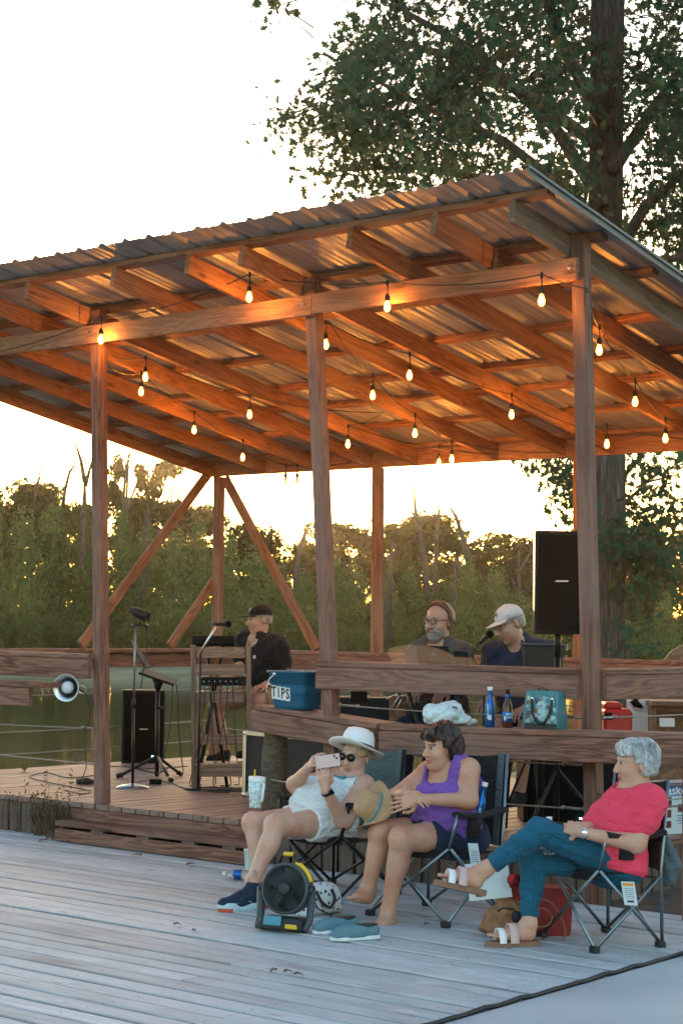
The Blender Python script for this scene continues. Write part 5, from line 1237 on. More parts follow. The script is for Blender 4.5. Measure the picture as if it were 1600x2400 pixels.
hat = m.build('hat', MAT['strap_white'], W1)
m = MB(); m.lathe(hb, [(.1025, .006), (.1025, .020), (.1005, .021)], 40, [hr_, hf_*1.12, hu]); m.build('hat_band', MAT['frame_dark'], hat)
# necklace and wristbands
m = MB(); m.tube([nb+LEFT*.05+FW*.045+UZ*.03, nb+LEFT*.03+FW*.10-UZ*.03, nb+FW*.125-UZ*.055, nb-LEFT*.03+FW*.10-UZ*.03, nb-LEFT*.05+FW*.045+UZ*.03], .0016, 5); m.build('necklace', MAT['frame_dark'], W1)
m = MB(); d_ = nrm(wrL-elL); xx = nrm(np.cross(d_, HF)); yy = np.cross(d_, xx); m.lathe(wrL-d_*.015, [(.0325, -.009), (.0345, -.006), (.0345, .006), (.0325, .009)], 18, [xx, yy, d_]); m.box(wrL-d_*.015+HR*.024-HF*.022, .034, .008, .036, [xx, nrm(HR*.7-HF*.7), d_], ch=.003); m.build('smartwatch', MAT['black_metal'], W1)
# tattoo on the shin
m = MB()
for k in range(5):
    p = between(knL, anL, .80+.04*k); a_ = k*.9; cc = p-HF*.043+HR*(-.01+.012*math.sin(a_))
    m.tube([cc+HR*.014*math.cos(t)*(1-t/9)+UZ*.016*math.sin(t)*(1-t/9) for t in np.linspace(0, 7, 14)], .0022, 4, flat=.4)
m.build('tattoo', MAT['ink'], W1)
def sneaker(parent, heel, toe, up, nm='running_shoe'):
    d = nrm(toe-heel); up = nrm(up-d*(up @ d)); x = np.cross(d, up); L_ = np.linalg.norm(toe-heel); Bs = Body()
    Bs.cone(heel+d*.035+up*.035, heel+d*.055+up*.125, .038, .040, .03).cone(heel+d*.05+up*.10, heel+d*.14+up*.06, .036, .036, .03).cone(heel+d*.03+up*.03, heel+d*L_*.5+up*.035, .036, .038, .03).cone(heel+d*.06+up*.06, heel+d*L_*.62+up*.032, .036, .034, .03).cone(heel+d*L_*.5+up*.03, heel+d*(L_-.035)+up*.032, .044, .036, .03)
    o = sdf_obj(nm, Bs, MAT['shoe_navy'], parent, .005, 0, (plane(heel+up*.012, -up), plane(heel+up*.135+d*.04, nrm(up-d*.15))))
    So = Body().cone(heel+d*.020+up*.010, heel+d*L_*.45+up*.010, .049, .044, .02).cone(heel+d*L_*.45+up*.010, heel+d*(L_*.75)+up*.010, .044, .051, .02).cone(heel+d*L_*.75+up*.010, heel+d*(L_-.03)+up*.016, .051, .036, .02)
    sdf_obj('sole', So, [MAT['shoe_pale'], MAT['shoe_orange']], o, .005, 0, (plane(heel+up*.030, nrm(up+d*-.05)), plane(heel-up*.016, -up)), mat_fn=lambda C: (((((C-heel) @ d) > L_-.07) | (((C-heel) @ d) < .03)) & (((C-heel) @ up) < .012)).astype(int))
    m = MB()
    for sg in (-1, 1):
        b0 = heel+d*L_*.42+x*sg*.046+up*.035
        m.tube([b0-d*.03, b0+d*.035+up*.026, b0+d*.0+up*.012, b0+d*.06+up*.002], .0028, 5)
    m.build('side_stripe', MAT['shoe_pale'], o)
    m = MB()
    for k in range(5): p = heel+d*(L_*(.40+.055*k))+up*(.108-.014*k); m.tube([p-x*.026, p+up*.006, p+x*.026], .0028, 5)
    m.build('lace', MAT['shoe_navy'], o)
cloth('shoe_navy', (.014, .03, .06), .7, .2, 500); plain('shoe_pale', (.45, .62, .68), .5); plain('shoe_orange', (.65, .11, .04), .5)
sneaker(W1, J(616, 2123, -.60), J(511, 2134, -.72), UZ); sneaker(W1, J(668, 2108, -.34), J(590, 2118, -.46), UZ)
# the phone in her hands
pt_ = thing('phone', phc, 'pink phone with two lenses held up by the woman in the hat', 'phone')
u_ = nrm(HR*.93+UZ*.16-HF*.3); n_ = nrm(np.cross(u_, UZ)); n_ = n_ if n_ @ HF < 0 else -n_; w_ = np.cross(n_, u_)
plain('phone_pink', (.72, .55, .55), .25, .2, .03)
m = MB(); m.box(phc, .15, .074, .009, [u_, w_, n_], ch=.003); m.build('phone_body', MAT['phone_pink'], pt_)
m = MB(); cc = phc+u_*.052+w_*.018*(1 if w_[2] > 0 else -1)+n_*.006; m.box(cc, .032, .032, .003, [u_, w_, n_], ch=.001); cb = m.build('camera_plate', MAT['phone_pink'], pt_)
for a, b in ((-.007, .007), (.007, -.007)):
    m = MB(); m.lathe(cc+u_*a+w_*b+n_*.001, [(.0065, 0), (.0065, .0025), (.0001, .0025)], 12, [u_, w_, n_]); m.build('lens', MAT['lens_dark'], cb)

# ------------------------------------------------------------------ players on the stage
def seated_player(label, Z0, joints, fd, ud, FW, skin_n, shirt, trousers, hs, bulk=1.0, jaw=1.05, extra=None, sleeve=.55, short=False, h=.007):
    J = PJ(Z0); B = Body(); LEFT = nrm(V3(-FW[1], FW[0], 0)); j = {k: J(*v) for k, v in joints.items()}
    pel, chest, nb, hc = j['pel'], j['chest'], j['nb'], j['hc']; belly = between(pel, chest, .45)
    hL, hR = pel+LEFT*.09, pel-LEFT*.09
    T = Body().ell(pel, (.18*bulk, .14*bulk, .12), [LEFT, FW, UZ], .05).ell(belly+FW*.03, (.175*bulk, .15*bulk, .14), [LEFT, FW, UZ], .06).ell(chest, (.185*bulk, .13*bulk, .16), [LEFT, FW, UZ], .06).cone(j['shL'], nb, .068, .062, .05).cone(j['shR'], nb, .068, .062, .05)
    UA = Body().cone(j['shL'], j['elL'], .062, .047, .05).cone(j['shR'], j['elR'], .062, .047, .05)
    LG = Body()
    for s_, hh_ in (('L', hL), ('R', hR)): LG.cone(hh_, j['kn'+s_], .095, .065, .04).cone(j['kn'+s_], j['an'+s_], .056, .036, .03)
    B.merge(T).merge(UA).merge(LG).cone(j['elL'], j['wrL'], .045, .029, .03).cone(j['elR'], j['wrR'], .045, .029, .03).cone(nb-UZ*.02, hc-UZ*.05-fd*.015, .062, .060, .03)
    q = head_prims(B, hc, fd, ud, hs, jaw, 1.05)
    for s_, sg in (('L', 1), ('R', -1)):
        hand(B, j['wr'+s_], nrm(FW-UZ*.2), -UZ, sg, 1.02, (.5, .5, .55, .6), .4); an = j['an'+s_]
    P = person_obj(B, skin_n, label, face_mat(q, hc, fd, ud, hs, extra), h)
    eyes(q, P, fd, ud, hs)
    cN = nb+FW*.05+UZ*.0
    sdf_obj('shirt', Body().merge(T).cone(j['shL'], between(j['shL'], j['elL'], sleeve), .066, .066, .05).cone(j['shR'], between(j['shR'], j['elR'], sleeve), .066, .066, .05), MAT[shirt], P, h, .017, ((lambda Q: -(np.linalg.norm(Q-cN, axis=-1)-.072)), plane(pel-UZ*.03, -UZ)), folds(.007, [(V3(.4, .3, 1), 40, 1), (V3(-.5, .2, .9), 65, .7)], 21))
    tl = .75 if short else .97
    def cutl(Q):
        if short: return np.maximum(np.where((Q-pel) @ LEFT > 0, (Q-between(hL, j['knL'], .8)) @ nrm(j['knL']-hL), -.05), np.where((Q-pel) @ LEFT <= 0, (Q-between(hR, j['knR'], .8)) @ nrm(j['knR']-hR), -.05))
        return np.full(Q.shape[:-1], -1.0)
    Lg2 = Body().ell(pel, (.185*bulk, .145*bulk, .12), [LEFT, FW, UZ], .05)
    if short: Lg2.cone(hL, j['knL'], .098, .075, .04).cone(hR, j['knR'], .098, .075, .04)
    else: Lg2.merge(LG)
    sdf_obj('trousers' if not short else 'shorts', Lg2, MAT[trousers], P, h, .010, (cutl,), folds(.003, [(V3(.3, .2, 1), 60, 1)], 23))
    # collar
    m = MB(); Pn = []
    for i in range(13):
        a = -2.5+5.0*i/12; d = LEFT*math.sin(a)-FW*math.cos(a); Pn.append([nb+d*.068+UZ*.035, nb+d*.073+UZ*.038, nb+d*.088+UZ*.006, nb+d*.082+UZ*.002])
    m.grid(Pn, closed=True); m.build('collar', MAT[shirt], P)
    for s_ in 'LR':
        an = j['an'+s_]; m = MB(); Bs = Body().cone(an-UZ*.045, an-UZ*.05+FW*.15, .045, .040, .03).cone(an, an-UZ*.05+FW*.05, .045, .045, .03)
        sdf_obj('shoe', Bs, MAT['black_cap'], P, .007, 0, (plane(an-UZ*.075, -UZ),))
    return P, q, j, LEFT
def ball_cap(parent, q, fd, ud, s, mat, logo=None, bill=.075):
    fdn = nrm(fd); rd = nrm(np.cross(fdn, ud)); udn = np.cross(rd, fdn); A = [rd, fdn, udn]
    Bc = Body().ell(q(0, -.010, .045), np.array([.082, .101, .088])*s, A, .01)
    o = sdf_obj('cap', Bc, MAT[mat], parent, .005, 0, (plane(q(0, 0, .040), -udn+fdn*.10), lambda P: .079*s-np.linalg.norm((P-q(0, -.010, .040)) @ np.array(A).T/np.array([1, 1.22, 1.05]), axis=-1)), folds(.0008, [(V3(1, 1, 1), 120, 1)], 3))
    m = MB(); P = []
    for i in range(9):
        u = i/8; row = []
        for k in range(13):
            a = -1.15+2.3*k/12; rr = .088; x = .080*math.sin(a); y = .086*math.cos(a)+.0; e = u*bill*max(0, math.cos(a*.95)); row.append(q(x*(1+.10*u), y+e, .050-.10*e-.30*abs(x)*u*.5+.0))
        P.append(row)
    Q = [[p-udn*.004 for p in r] for r in P]; m.grid(P); m.grid([list(reversed(r)) for r in Q]); m.grid([P[-1], Q[-1]]); m.build('bill', MAT[mat], o)
    m = MB(); m.ball(q(0, -.01, .134), .006*s, 8, 5); m.build('button', MAT[mat], o)
    return o, A
# man in the black cap
FWa = nrm(-HR*.8-HF*.6); fda = nrm(-HR*.93-HF*.36-UZ*.05)
PA, qa, ja, La = seated_player('man in black cap and black polo shirt singing at the microphone', 14.95, dict(pel=(650, 1612), chest=(622, 1540, .0), nb=(606, 1498, .0), hc=(609, 1454, .0), shL=(652, 1516, -.12), shR=(574, 1502, .14), elL=(666, 1588, -.16), elR=(562, 1572, .05), wrL=(622, 1606, -.28), wrR=(535, 1590, -.14), knL=(600, 1640, -.28), knR=(508, 1650, .0), anL=(598, 1755, -.28), anR=(528, 1765, -.02)), fda, UZ, FWa, 'skin_ruddy', 'black_polo', 'khaki', 1.03, 1.05, 1.0, short=True)
cp, A_ = ball_cap(PA, qa, fda, UZ, 1.03, 'black_cap'); m = MB(); m.box(qa(-.012, .088, .092), .035, .006, .032, [A_[0], nrm(A_[1]+A_[2]*-.5), nrm(A_[2]+A_[1]*-.5)], ch=.003); plain('badge_blue', (.20, .28, .32), .6); m.build('cap_badge', MAT['badge_blue'], cp)
hair_cap(PA, 'hair_grey', qa, ja['hc'], fda, UZ, 1.03, line=.05, low=-.03, grow=.002, lump=.001, seed=31)
m = MB(); cc = ja['chest']+FWa*.152+La*.055+UZ*.0; m.prism([(-.025, -.008), (-.008, .004), (-.012, .016), (.002, .010), (.012, .018), (.014, .004), (.026, -.002), (.008, -.008), (.0, -.018), (-.008, -.010)], cc, [La, UZ, FWa], .006); m.build('chest_emblem', MAT['strap_white'], PA)
m = MB()
for sg in (-1, 1): m.tube([ja['nb']+La*sg*.082+UZ*.02+FWa*.02, ja['nb']+La*sg*.06+FWa*.075-UZ*.03, ja['nb']+La*sg*.035+FWa*.10-UZ*.05], .003, 5); m.tube([ja['sh'+('L' if sg > 0 else 'R')]+UZ*.075-La*sg*.01-FWa*.02, ja['sh'+('L' if sg > 0 else 'R')]+UZ*.06+FWa*.05], .003, 5)
m.build('piping', MAT['strap_white'], PA)
m = MB(); d_ = nrm(ja['wrL']-ja['elL']); xx = nrm(np.cross(d_, UZ)); m.lathe(ja['wrL']-d_*.02, [(.033, -.012), (.036, 0), (.033, .012)], 16, [xx, np.cross(d_, xx), d_]); m.build('wristwatch', MAT['silver'], PA)
# bearded man with glasses
FWb = nrm(-HR*.45-HF*.9); fdb = nrm(-HR*.62-HF*.78-UZ*.08)
def beard(m_, x, y, z): m_[(m_ == 0) & (z < -.035) & (y > -.005) & ~((np.abs(x) < .022) & (z > -.05))] = 1
PB, qb, jb, Lb = seated_player('bearded balding man in glasses and grey shirt behind the laptop', 12.2, dict(pel=(1040, 1690, .05), chest=(1030, 1575, .0), nb=(1030, 1508, .02), hc=(1028, 1458, .0), shL=(1074, 1535, -.10), shR=(984, 1528, .10), elL=(1085, 1610, -.15), elR=(965, 1605, .0), wrL=(1040, 1625, -.32), wrR=(985, 1620, -.25), knL=(1010, 1700, -.38), knR=(950, 1695, -.25), anL=(1005, 1845, -.40), anR=(950, 1835, -.25)), fdb, UZ, FWb, 'skin_ruddy', 'grey_shirt', 'navy_shorts', 1.08, 1.05, 1.08)
glasses(PB, qb, fdb, UZ, 1.08, False, 'frame_dark', .0028)
Rb = nrm(np.cross(fdb, UZ)); Bb = Body().ell(qb(0, .030, -.070), (.062, .060, .048), [Rb, fdb, UZ], .02).ell(qb(0, .062, -.095), (.034, .03, .034), [Rb, fdb, UZ], .02).cone(qb(-.03, .082, -.047), qb(.03, .082, -.047), .011, .011, .01)
def cutb(P):
    d = (P-jb['hc'])/1.08; x = d @ Rb; y = d @ fdb; z = d @ UZ; return np.maximum(np.maximum(z+.036-.35*np.maximum(0, -y+.03), -(y+.012)), np.minimum(.024-np.abs(x), np.minimum(z+.073, -.05-z) if False else np.where((z > -.074) & (z < -.052), .02, -.02)))
sdf_obj('beard', Bb, MAT['hair_grey'], PB, .005, .010, (cutb,), folds(.0025, [(V3(1, .3, .2), 200, 1), (V3(.2, .3, 1), 160, 1)], 33))
def cutr(P):
    d = (P-jb['hc'])/1.08; y = d @ fdb; z = d @ UZ; x = d @ Rb; return np.maximum(y-.002-.75*np.maximum(0, z-.06), -.055-z)
sdf_obj('hair', Body().ell(qb(0, -.012, .038), np.array([.076, .096, .084])*1.08, [Rb, fdb, UZ], .02).ell(qb(0, -.035, -.0), np.array([.066, .066, .07])*1.08, [Rb, fdb, UZ], .02), MAT['hair_auburn'], PB, .005, .016, (cutr,), folds(.003, [(V3(1, .3, .2), 160, 1), (V3(.2, .3, 1), 130, 1)], 35))
# man in the white cap
FWc = nrm(-HR*.62-HF*.78); fdc = nrm(-HR*.86-HF*.36-UZ*.36); udc = nrm(UZ-HR*.28)
PC, qc, jc, Lc = seated_player('man in white cap and navy shirt looking down at the microphone', 12.1, dict(pel=(1245, 1690, .0), chest=(1232, 1570, .0), nb=(1218, 1508, .0), hc=(1195, 1464, -.02), shL=(1284, 1532, -.10), shR=(1158, 1534, .12), elL=(1290, 1640, -.12), elR=(1140, 1610, .05), wrL=(1230, 1660, -.28), wrR=(1150, 1640, -.2), knL=(1235, 1705, -.32), knR=(1160, 1700, -.15), anL=(1218, 1862, -.22), anR=(1150, 1850, -.15)), fdc, udc, FWc, 'skin_ruddy', 'navy_shirt', 'navy_shorts', 1.07, 1.22, 1.12, short=True)
cp, A_ = ball_cap(PC, qc, fdc, udc, 1.07, 'white_cap', bill=.085)
ec = qc(-.028, .086, .095); en = nrm(ec-qc(0, -.01, .045)); eu = nrm(A_[2]-en*(A_[2] @ en)); ex = np.cross(eu, en); m = MB()
for sg in (-1, 1): m.tube([ec+ex*x_*1.0+eu*(y_*sg)+en*.003 for x_, y_ in ((-.016, .015), (-.010, .006), (0, .003), (.010, .006), (.016, .015))], .0036, 6)
m.build('cap_emblem', MAT['ink'], cp)
hair_cap(PC, 'hair_grey', qc, jc['hc'], fdc, udc, 1.07, line=.05, low=-.04, grow=.002, lump=.001, seed=41)
glasses(PC, qc, fdc, udc, 1.07, False, 'frame_dark', .0018)
# stools under the players
def stool(label, c, h):
    t = thing('stool', (c[0], c[1], STAGE), label, 'stool'); m = MB(); m.lathe((c[0], c[1], h-.03), [(.0001, 0), (.17, 0), (.18, .02), (.17, .04), (.0001, .045)], 24); m.build('seat', MAT['black_rubber'], t)
    for k in range(4):
        a = PI/4+k*PI/2; d = V3(math.cos(a), math.sin(a), 0); m = MB(); m.tube([V3(c[0], c[1], h-.03)+d*.12, V3(c[0], c[1], STAGE)+d*.2], .011, 8); m.build('leg', MAT['black_metal'], t)
stool('black stool under the man in the black cap', ja['pel'], ja['pel'][2]-.12); stool('black stool under the bearded man', jb['pel'], jb['pel'][2]-.12); stool('black stool under the man in the white cap', jc['pel'], jc['pel'][2]-.12)
# ================================================================== things on the stage
plain('black_plastic', (.007, .007, .008), .7, 0, .15, 60, spec=.2); plain('grille', (.006, .006, .006), .9, 0, .3, 400, .4, spec=.1); plain('led_blue', (.1, .6, .9), .3, emit=(.25, .8, 1), es=6)
plain('aluminium', (.62, .63, .64), .35, 1.0, .08, 30); plain('case_black', (.022, .018, .019), .65, 0, .2, 90); plain('chrome', (.7, .7, .72), .15, 1.0)
wood('rack_wood', (.30, .20, .14), (.17, .105, .075), rough=.65, vary=.12); wood('table_wood', (.27, .15, .09), (.14, .075, .045), rough=.5, vary=.1)
def ltext(name, txt, size, c, ux, uy, mat, parent, ext=.001, align='CENTER', sx=1.0):
    cu = bpy.data.curves.new(name, 'FONT'); cu.body = txt; cu.size = size; cu.extrude = ext; cu.align_x = align; cu.align_y = 'CENTER'; cu.resolution_u = 2; cu.offset = size*.018
    tmp = bpy.data.objects.new(name, cu); col.objects.link(tmp); dg = bpy.context.evaluated_depsgraph_get(); me = bpy.data.meshes.new_from_object(tmp.evaluated_get(dg)); bpy.data.objects.remove(tmp)
    me.materials.clear(); me.materials.append(mat); o = bpy.data.objects.new(name, me); ux = nrm(ux); uy = nrm(uy); n = np.cross(ux, uy)
    return put(o, parent, frame(ux*sx, uy, n, c))
def speaker(name, label, base, fw, w, d, h, led, logo, tilt=0):
    fw = nrm(fw); l = np.cross(UZ, fw); t = thing(name, base, label, 'speaker'); c = V3(*base)
    ol = [(-w/2, d*.38), (-w/2+.03, d/2-.012), (w/2-.03, d/2-.012), (w/2, d*.38), (w/2*.86, -d/2), (-w/2*.86, -d/2)]
    m = MB(); m.prism(ol, c+UZ*h/2, [l, fw, UZ], h); m.build('cabinet', MAT['black_plastic'], t, bevel=.008)
    m = MB(); P = []
    for i in range(9):
        x = -w*.45+w*.9*i/8; P.append([c+l*x+fw*(d/2-.012+.014*math.sin(PI*i/8)+.004)+UZ*z for z in (.03, h-.03)])
    m.grid(P); Q = [[p-fw*.012 for p in r] for r in P]; m.grid([list(reversed(r)) for r in Q]); m.grid([P[0], Q[0]]); m.grid([Q[-1], P[-1]]); m.grid([[r[0] for r in Q], [r[0] for r in P]]); m.grid([[r[1] for r in P], [r[1] for r in Q]])
    g = m.build('grille', MAT['grille'], t)
    if logo: m = MB(); m.prism([(-.045, -.005), (.035, -.005), (.045, .005), (-.035, .005)], c+fw*(d/2+.009)+UZ*h*logo, [l, UZ, fw], .003); m.build('badge', MAT['silver'], g)
    m = MB(); m.box(c+l*w*led[0]+fw*(d/2+.0075)+UZ*h*led[1], .014, .004, .008, [l, fw, UZ]); m.build('indicator', MAT['led_blue'], t)
    return t
p = S(332, 1786); speaker('floor_speaker', 'black speaker standing on the floor at left behind the tripod stand', p, nrm(-HF+HR*.18), .41, .36, .70, (.22, .1), .47)
p = at_depth(1306, 1486, 11.15); sp = V3(p[0], p[1], p[2]); speaker('pole_speaker', 'tall black speaker on a pole beside the right front post', sp, nrm(-HF+HR*.02), .33, .31, .655, (.38, .155), .51)
t = thing('speaker_pole', (p[0], p[1], STAGE), 'black pole stand carrying the tall speaker', 'stand'); m = MB(); m.tube([sp+UZ*.05, sp-UZ*.15], .022, 12); m.tube([sp-UZ*.12, V3(p[0], p[1], STAGE+.12)], .019, 12); m.build('pole', MAT['black_metal'], t)
for k in range(3):
    a = k*2.09+.5; m = MB(); m.tube([V3(p[0], p[1], STAGE+.45), V3(p[0]+.38*math.cos(a), p[1]+.38*math.sin(a), STAGE+.012)], .012, 8); m.build('leg', MAT['black_metal'], t)
p = S(1300, 1931); p = p+HF*.25; speaker('subwoofer', 'black bass speaker on the floor below the drink shelf, left of the right post', V3(p[0], p[1], STAGE), nrm(-HF+HR*.1), .46, .42, .58, (.35, .06), None)
# flight case with stencil letters
cl = S(569, 1872); cr = on_z(935, 1752, STAGE+.50); d_ = nrm((cr-cl)*V3(1, 1, 0)); L_ = 1.22; n_ = np.cross(d_, UZ); t = thing('flight_case', (cl[0], cl[1], STAGE), 'black flight case with metal edges and white letter squares under the shelf end', 'flight case')
cc = cl+d_*L_/2-n_*.22; m = MB(); m.box(V3(cc[0], cc[1], STAGE+.27), L_-.02, .42, .46, [d_, -n_, UZ]); m.build('panel_box', MAT['case_black'], t)
for sx in (-1, 1):
    for sy in (-1, 1):
        e = V3(cc[0], cc[1], 0)+d_*sx*(L_/2-.012)+n_*sy*.21; m = MB(); m.box(e+UZ*(STAGE+.27), .036, .036, .48, [d_, n_, UZ], ch=.004); m.build('edge_rail', MAT['aluminium'], t)
        for z in (STAGE+.035, STAGE+.505):
            m = MB(); m.ball(e+UZ*z, .026, 12, 8); m.build('ball_corner', MAT['chrome'], t)
    for z in (STAGE+.04, STAGE+.505): m = MB(); m.box(V3(cc[0], cc[1], z)+n_*sx*.21, L_-.05, .032, .034, [d_, n_, UZ], ch=.004); m.build('edge_rail', MAT['aluminium'], t)
m = MB(); m.box(V3(cl[0], cl[1], STAGE+.39)-d_*.02-n_*.05, .03, .06, .05, [d_, n_, UZ], ch=.006); m.build('latch', MAT['black_metal'], t); m = MB(); m.box(V3(cl[0], cl[1], STAGE+.12)-d_*.02-n_*.05, .03, .06, .05, [d_, n_, UZ], ch=.006); m.build('latch', MAT['black_metal'], t)
for i, ch in enumerate('EN'):
    k = .355+i*.10; b = V3(cl[0], cl[1], STAGE+.315)+d_*k*1.0+n_*.002; m = MB(); m.box(b, .042, .003, .098, [d_, n_, UZ]); o = m.build('letter_square', MAT['paper_white'], t); ltext('letter', ch, .105, b+n_*.0022, d_, UZ, MAT['ink'], o)
# grey amplifier seen between rail and shelf
p = at_depth(868, 1660, 12.3); m = MB(); t = thing('amplifier', (p[0], p[1], STAGE), 'grey amplifier box behind the rail right of the bucket', 'amplifier'); plain('amp_grey', (.03, .032, .038), .75, spec=.2); ax = [HR, HF, UZ]
m.box((p[0], p[1], STAGE+.42), .46, .3, .84, ax, ch=.012); m.build('cabinet', MAT['amp_grey'], t); q_ = at_depth(841, 1632, 12.1); m = MB(); m.box(q_+HF*.042, .115, .02, .07, ax, ch=.003); m.build('recess', MAT['black_plastic'], t)
# shiny clarinet-like case fittings
p = at_depth(935, 1645, 11.9); t = thing('instrument_case', p, 'brown instrument case with bright metal clasps behind the shelf', 'case'); m = MB(); m.box(p-HF*-.06-UZ*.11, .13, .1, .3, ax, ch=.02); m.build('body', MAT['table_wood'], t)
for k, (a, b) in enumerate((((905, 1640), (935, 1622)), ((918, 1660), (938, 1624)), ((928, 1664), (944, 1632)))): m = MB(); m.tube([at_depth(*a, 11.86), at_depth(*b, 11.86)], .006, 6); m.build('clasp', MAT['chrome'], t)
# wooden rack with mixer and hanging cables
Jr = PJ(14.25); t = thing('wooden_rack', S(515, 1845), 'tall slatted wooden rack with mixer and hanging cables before the singer', 'rack')
def bar(name, a, b, w, h, mat='rack_wood', par=None): return piece(name, a, b, w, h, MAT[mat], par or t, up=(0, 0, 1), ch=.003)
rl_, rr_ = Jr(453, 1512), Jr(582, 1512); bl, br_ = S(455, 1846), S(572, 1846)
def upr(a, b): piece('upright', a, b, .04, .04, MAT['rack_wood'], t, up=-HF, ch=.003)
upr(V3(bl[0], bl[1], STAGE), rl_); upr(V3(*(bl+HR*.45)[:2], STAGE), rr_)
b2 = HF*.36; upr(V3(*(bl+b2)[:2], STAGE), V3(*(bl+b2)[:2], 1.02)); upr(V3(*(bl+HR*.42+b2)[:2], STAGE), V3(*(bl+HR*.42+b2)[:2], 1.02))
for y0_, y1_ in ((1517, 1542), (1557, 1583), (1621, 1646), (1721, 1745), (1796, 1820)):
    a = Jr(462, (y0_+y1_)/2); b = Jr(574, (y0_+y1_)/2); k = (a[2]-STAGE)/(rl_[2]-STAGE); bar('slat', a-HF*.01, b-HF*.01, .022, (y1_-y0_)/287)
for y_ in (1622, 1790): a = Jr(462, y_, .16); b = Jr(574, y_, .16); bar('shelf', a, b, .36, .02)
a = Jr(470, 1596, .12); b = Jr(576, 1596, .12); mx_ = thing('mixer', (a+b)/2, 'black mixing desk on the middle shelf of the wooden rack', 'mixer'); piece('mixer_body', a, b, .24, .07, MAT['black_plastic'], mx_, ch=.008)
for i in range(7): m = MB(); m.tube([between(a, b, .1+.12*i)-HF*.121, between(a, b, .1+.12*i)-HF*.135], .006, 8); m.build('jack', MAT['chrome'], mx_)
cr_ = random.Random(9)
plain('cable_blue', (.02, .16, .30), .5); plain('cable_orange', (.55, .18, .04), .5)
def cable(label, pts, mat='black_rubber', r=.0042):
    P = [np.asarray(p, float) for p in pts]; Q = []
    for i in range(len(P)-1):
        p0, p1, p2, p3 = P[max(i-1, 0)], P[i], P[i+1], P[min(i+2, len(P)-1)]
        for k in range(7): s = k/7; Q.append(.5*((2*p1)+(-p0+p2)*s+(2*p0-5*p1+4*p2-p3)*s*s+(-p0+3*p1-3*p2+p3)*s**3))
    Q.append(P[-1]); m = MB(); m.tube(Q, r, 6); o = m.build('cable', MAT[mat]); return tag(o, label, 'cable')
for i, (x0, x1, xm, mt) in enumerate(((472, 462, 468, 'black_rubber'), (480, 447, 478, 'cable_blue'), (490, 455, 492, 'black_rubber'), (503, 470, 500, 'black_rubber'), (517, 540, 518, 'black_rubber'), (533, 500, 530, 'black_rubber'), (545, 560, 548, 'black_rubber'), (570, 580, 574, 'black_rubber'), (497, 505, 495, 'black_rubber'))):
    words = ('leftmost cable hanging down the wooden rack', 'blue cable hanging from the mixer to the floor', 'third cable hanging from the left of the mixer', 'fourth hanging cable, below the middle of the mixer', 'straight cable dropping past the lower slats of the rack', 'slack cable crossing behind the lower slats', 'cable by the right upright of the rack', 'rightmost cable hanging along the rack upright', 'cable looping in the middle of the rack')[i]
    fl = S(x1, 1838+3*(i % 3)); cable(words, [Jr(x0, 1600, -.03), Jr(xm, 1660, -.05), Jr((xm+x1)/2+3*math.sin(i*2), 1745, -.08), fl+UZ*.06, fl+UZ*.006-HF*.05, fl+UZ*.006-HF*.12+HR*.1*math.sin(i)])
for i in range(5):
    P = []; c0 = S(520+8*i, 1850+3*i)
    for k in range(12): a = k*.62+i; P.append(V3(c0[0], c0[1], STAGE+.006+.004*i)+HR*(.30+.03*i)*math.cos(a)*(1-.04*k)+HF*.10*math.sin(a*1.2+i))
    cable(('lowest','second','third','fourth','topmost')[i]+' coil in the tangle of black cable at the foot of the rack', P)
c0 = S(110, 1835)
cable('black cable looped on the stage floor left of the left front post', [S(225, 1818)+UZ*.005, S(160, 1824)+UZ*.005, S(110, 1812)+UZ*.005, S(70, 1822)+UZ*.005, S(110, 1834)+UZ*.005, S(170, 1846)+UZ*.005, S(215, 1856)+UZ*.005, S(190, 1862)+UZ*.005, S(150, 1852)+UZ*.005])
cable('black cable lying across the stage floor behind the stand', [S(230, 1800)+UZ*.005, S(280, 1797)+UZ*.005, S(350, 1802)+UZ*.005, S(440, 1797)+UZ*.005])
cable('thin cable trailing from the power brick towards the rack', [S(300, 1838)+UZ*.005, S(350, 1833)+UZ*.012, S(395, 1836)+UZ*.01, S(430, 1848)+UZ*.005, S(480, 1856)+UZ*.005])
a, b = S(350, 1838), S(378, 1838); o = piece('power_brick', a+UZ*.022, b+UZ*.022, .05, .04, MAT['black_plastic'], None, ch=.008); tag(o, 'black power brick on the floor beside the round stand base', 'power brick')
# orange plug end at left
a = S(205, 1838); m = MB(); m.tube([a+UZ*.02-HR*.09, a+UZ*.025, a+UZ*.02+HR*.06], [.02, .03, .015], 10); o = m.build('cord_plug', MAT['case_black']); tag(o, 'dark plug box on the stage floor left of the post', 'plug')
# black keyboard top behind the rack
m = MB(); a = Jr(455, 1502, .22); b = Jr(552, 1502, .22); t = thing('keyboard', (a+b)/2, 'black keyboard edge behind the top of the wooden rack', 'keyboard'); piece('case', a, b, .32, .085, MAT['black_plastic'], t, ch=.02); m = MB(); m.tube([a-UZ*.03+HR*.1, V3(*(a+HR*.3)[:2], STAGE)], .014, 8); m.build('stand_leg', MAT['black_metal'], t); m = MB(); m.tube([b-UZ*.03-HR*.1, V3(*(b-HR*.3)[:2], STAGE)], .014, 8); m.build('stand_leg', MAT['black_metal'], t)
def mic(parent, tail, head):
    d = nrm(head-tail); m = MB(); x = nrm(np.cross(d, UZ)); m.lathe(tail, [(.011, 0), (.0125, .02), (.0165, np.linalg.norm(head-tail)-.05), (.024, np.linalg.norm(head-tail)-.04)], 14, [x, np.cross(d, x), d]); o = m.build('microphone', MAT['black_metal'], parent); m = MB(); m.ball(head-d*.018, .0265, 14, 10); m.build('mic_grille', MAT['grille'], o)
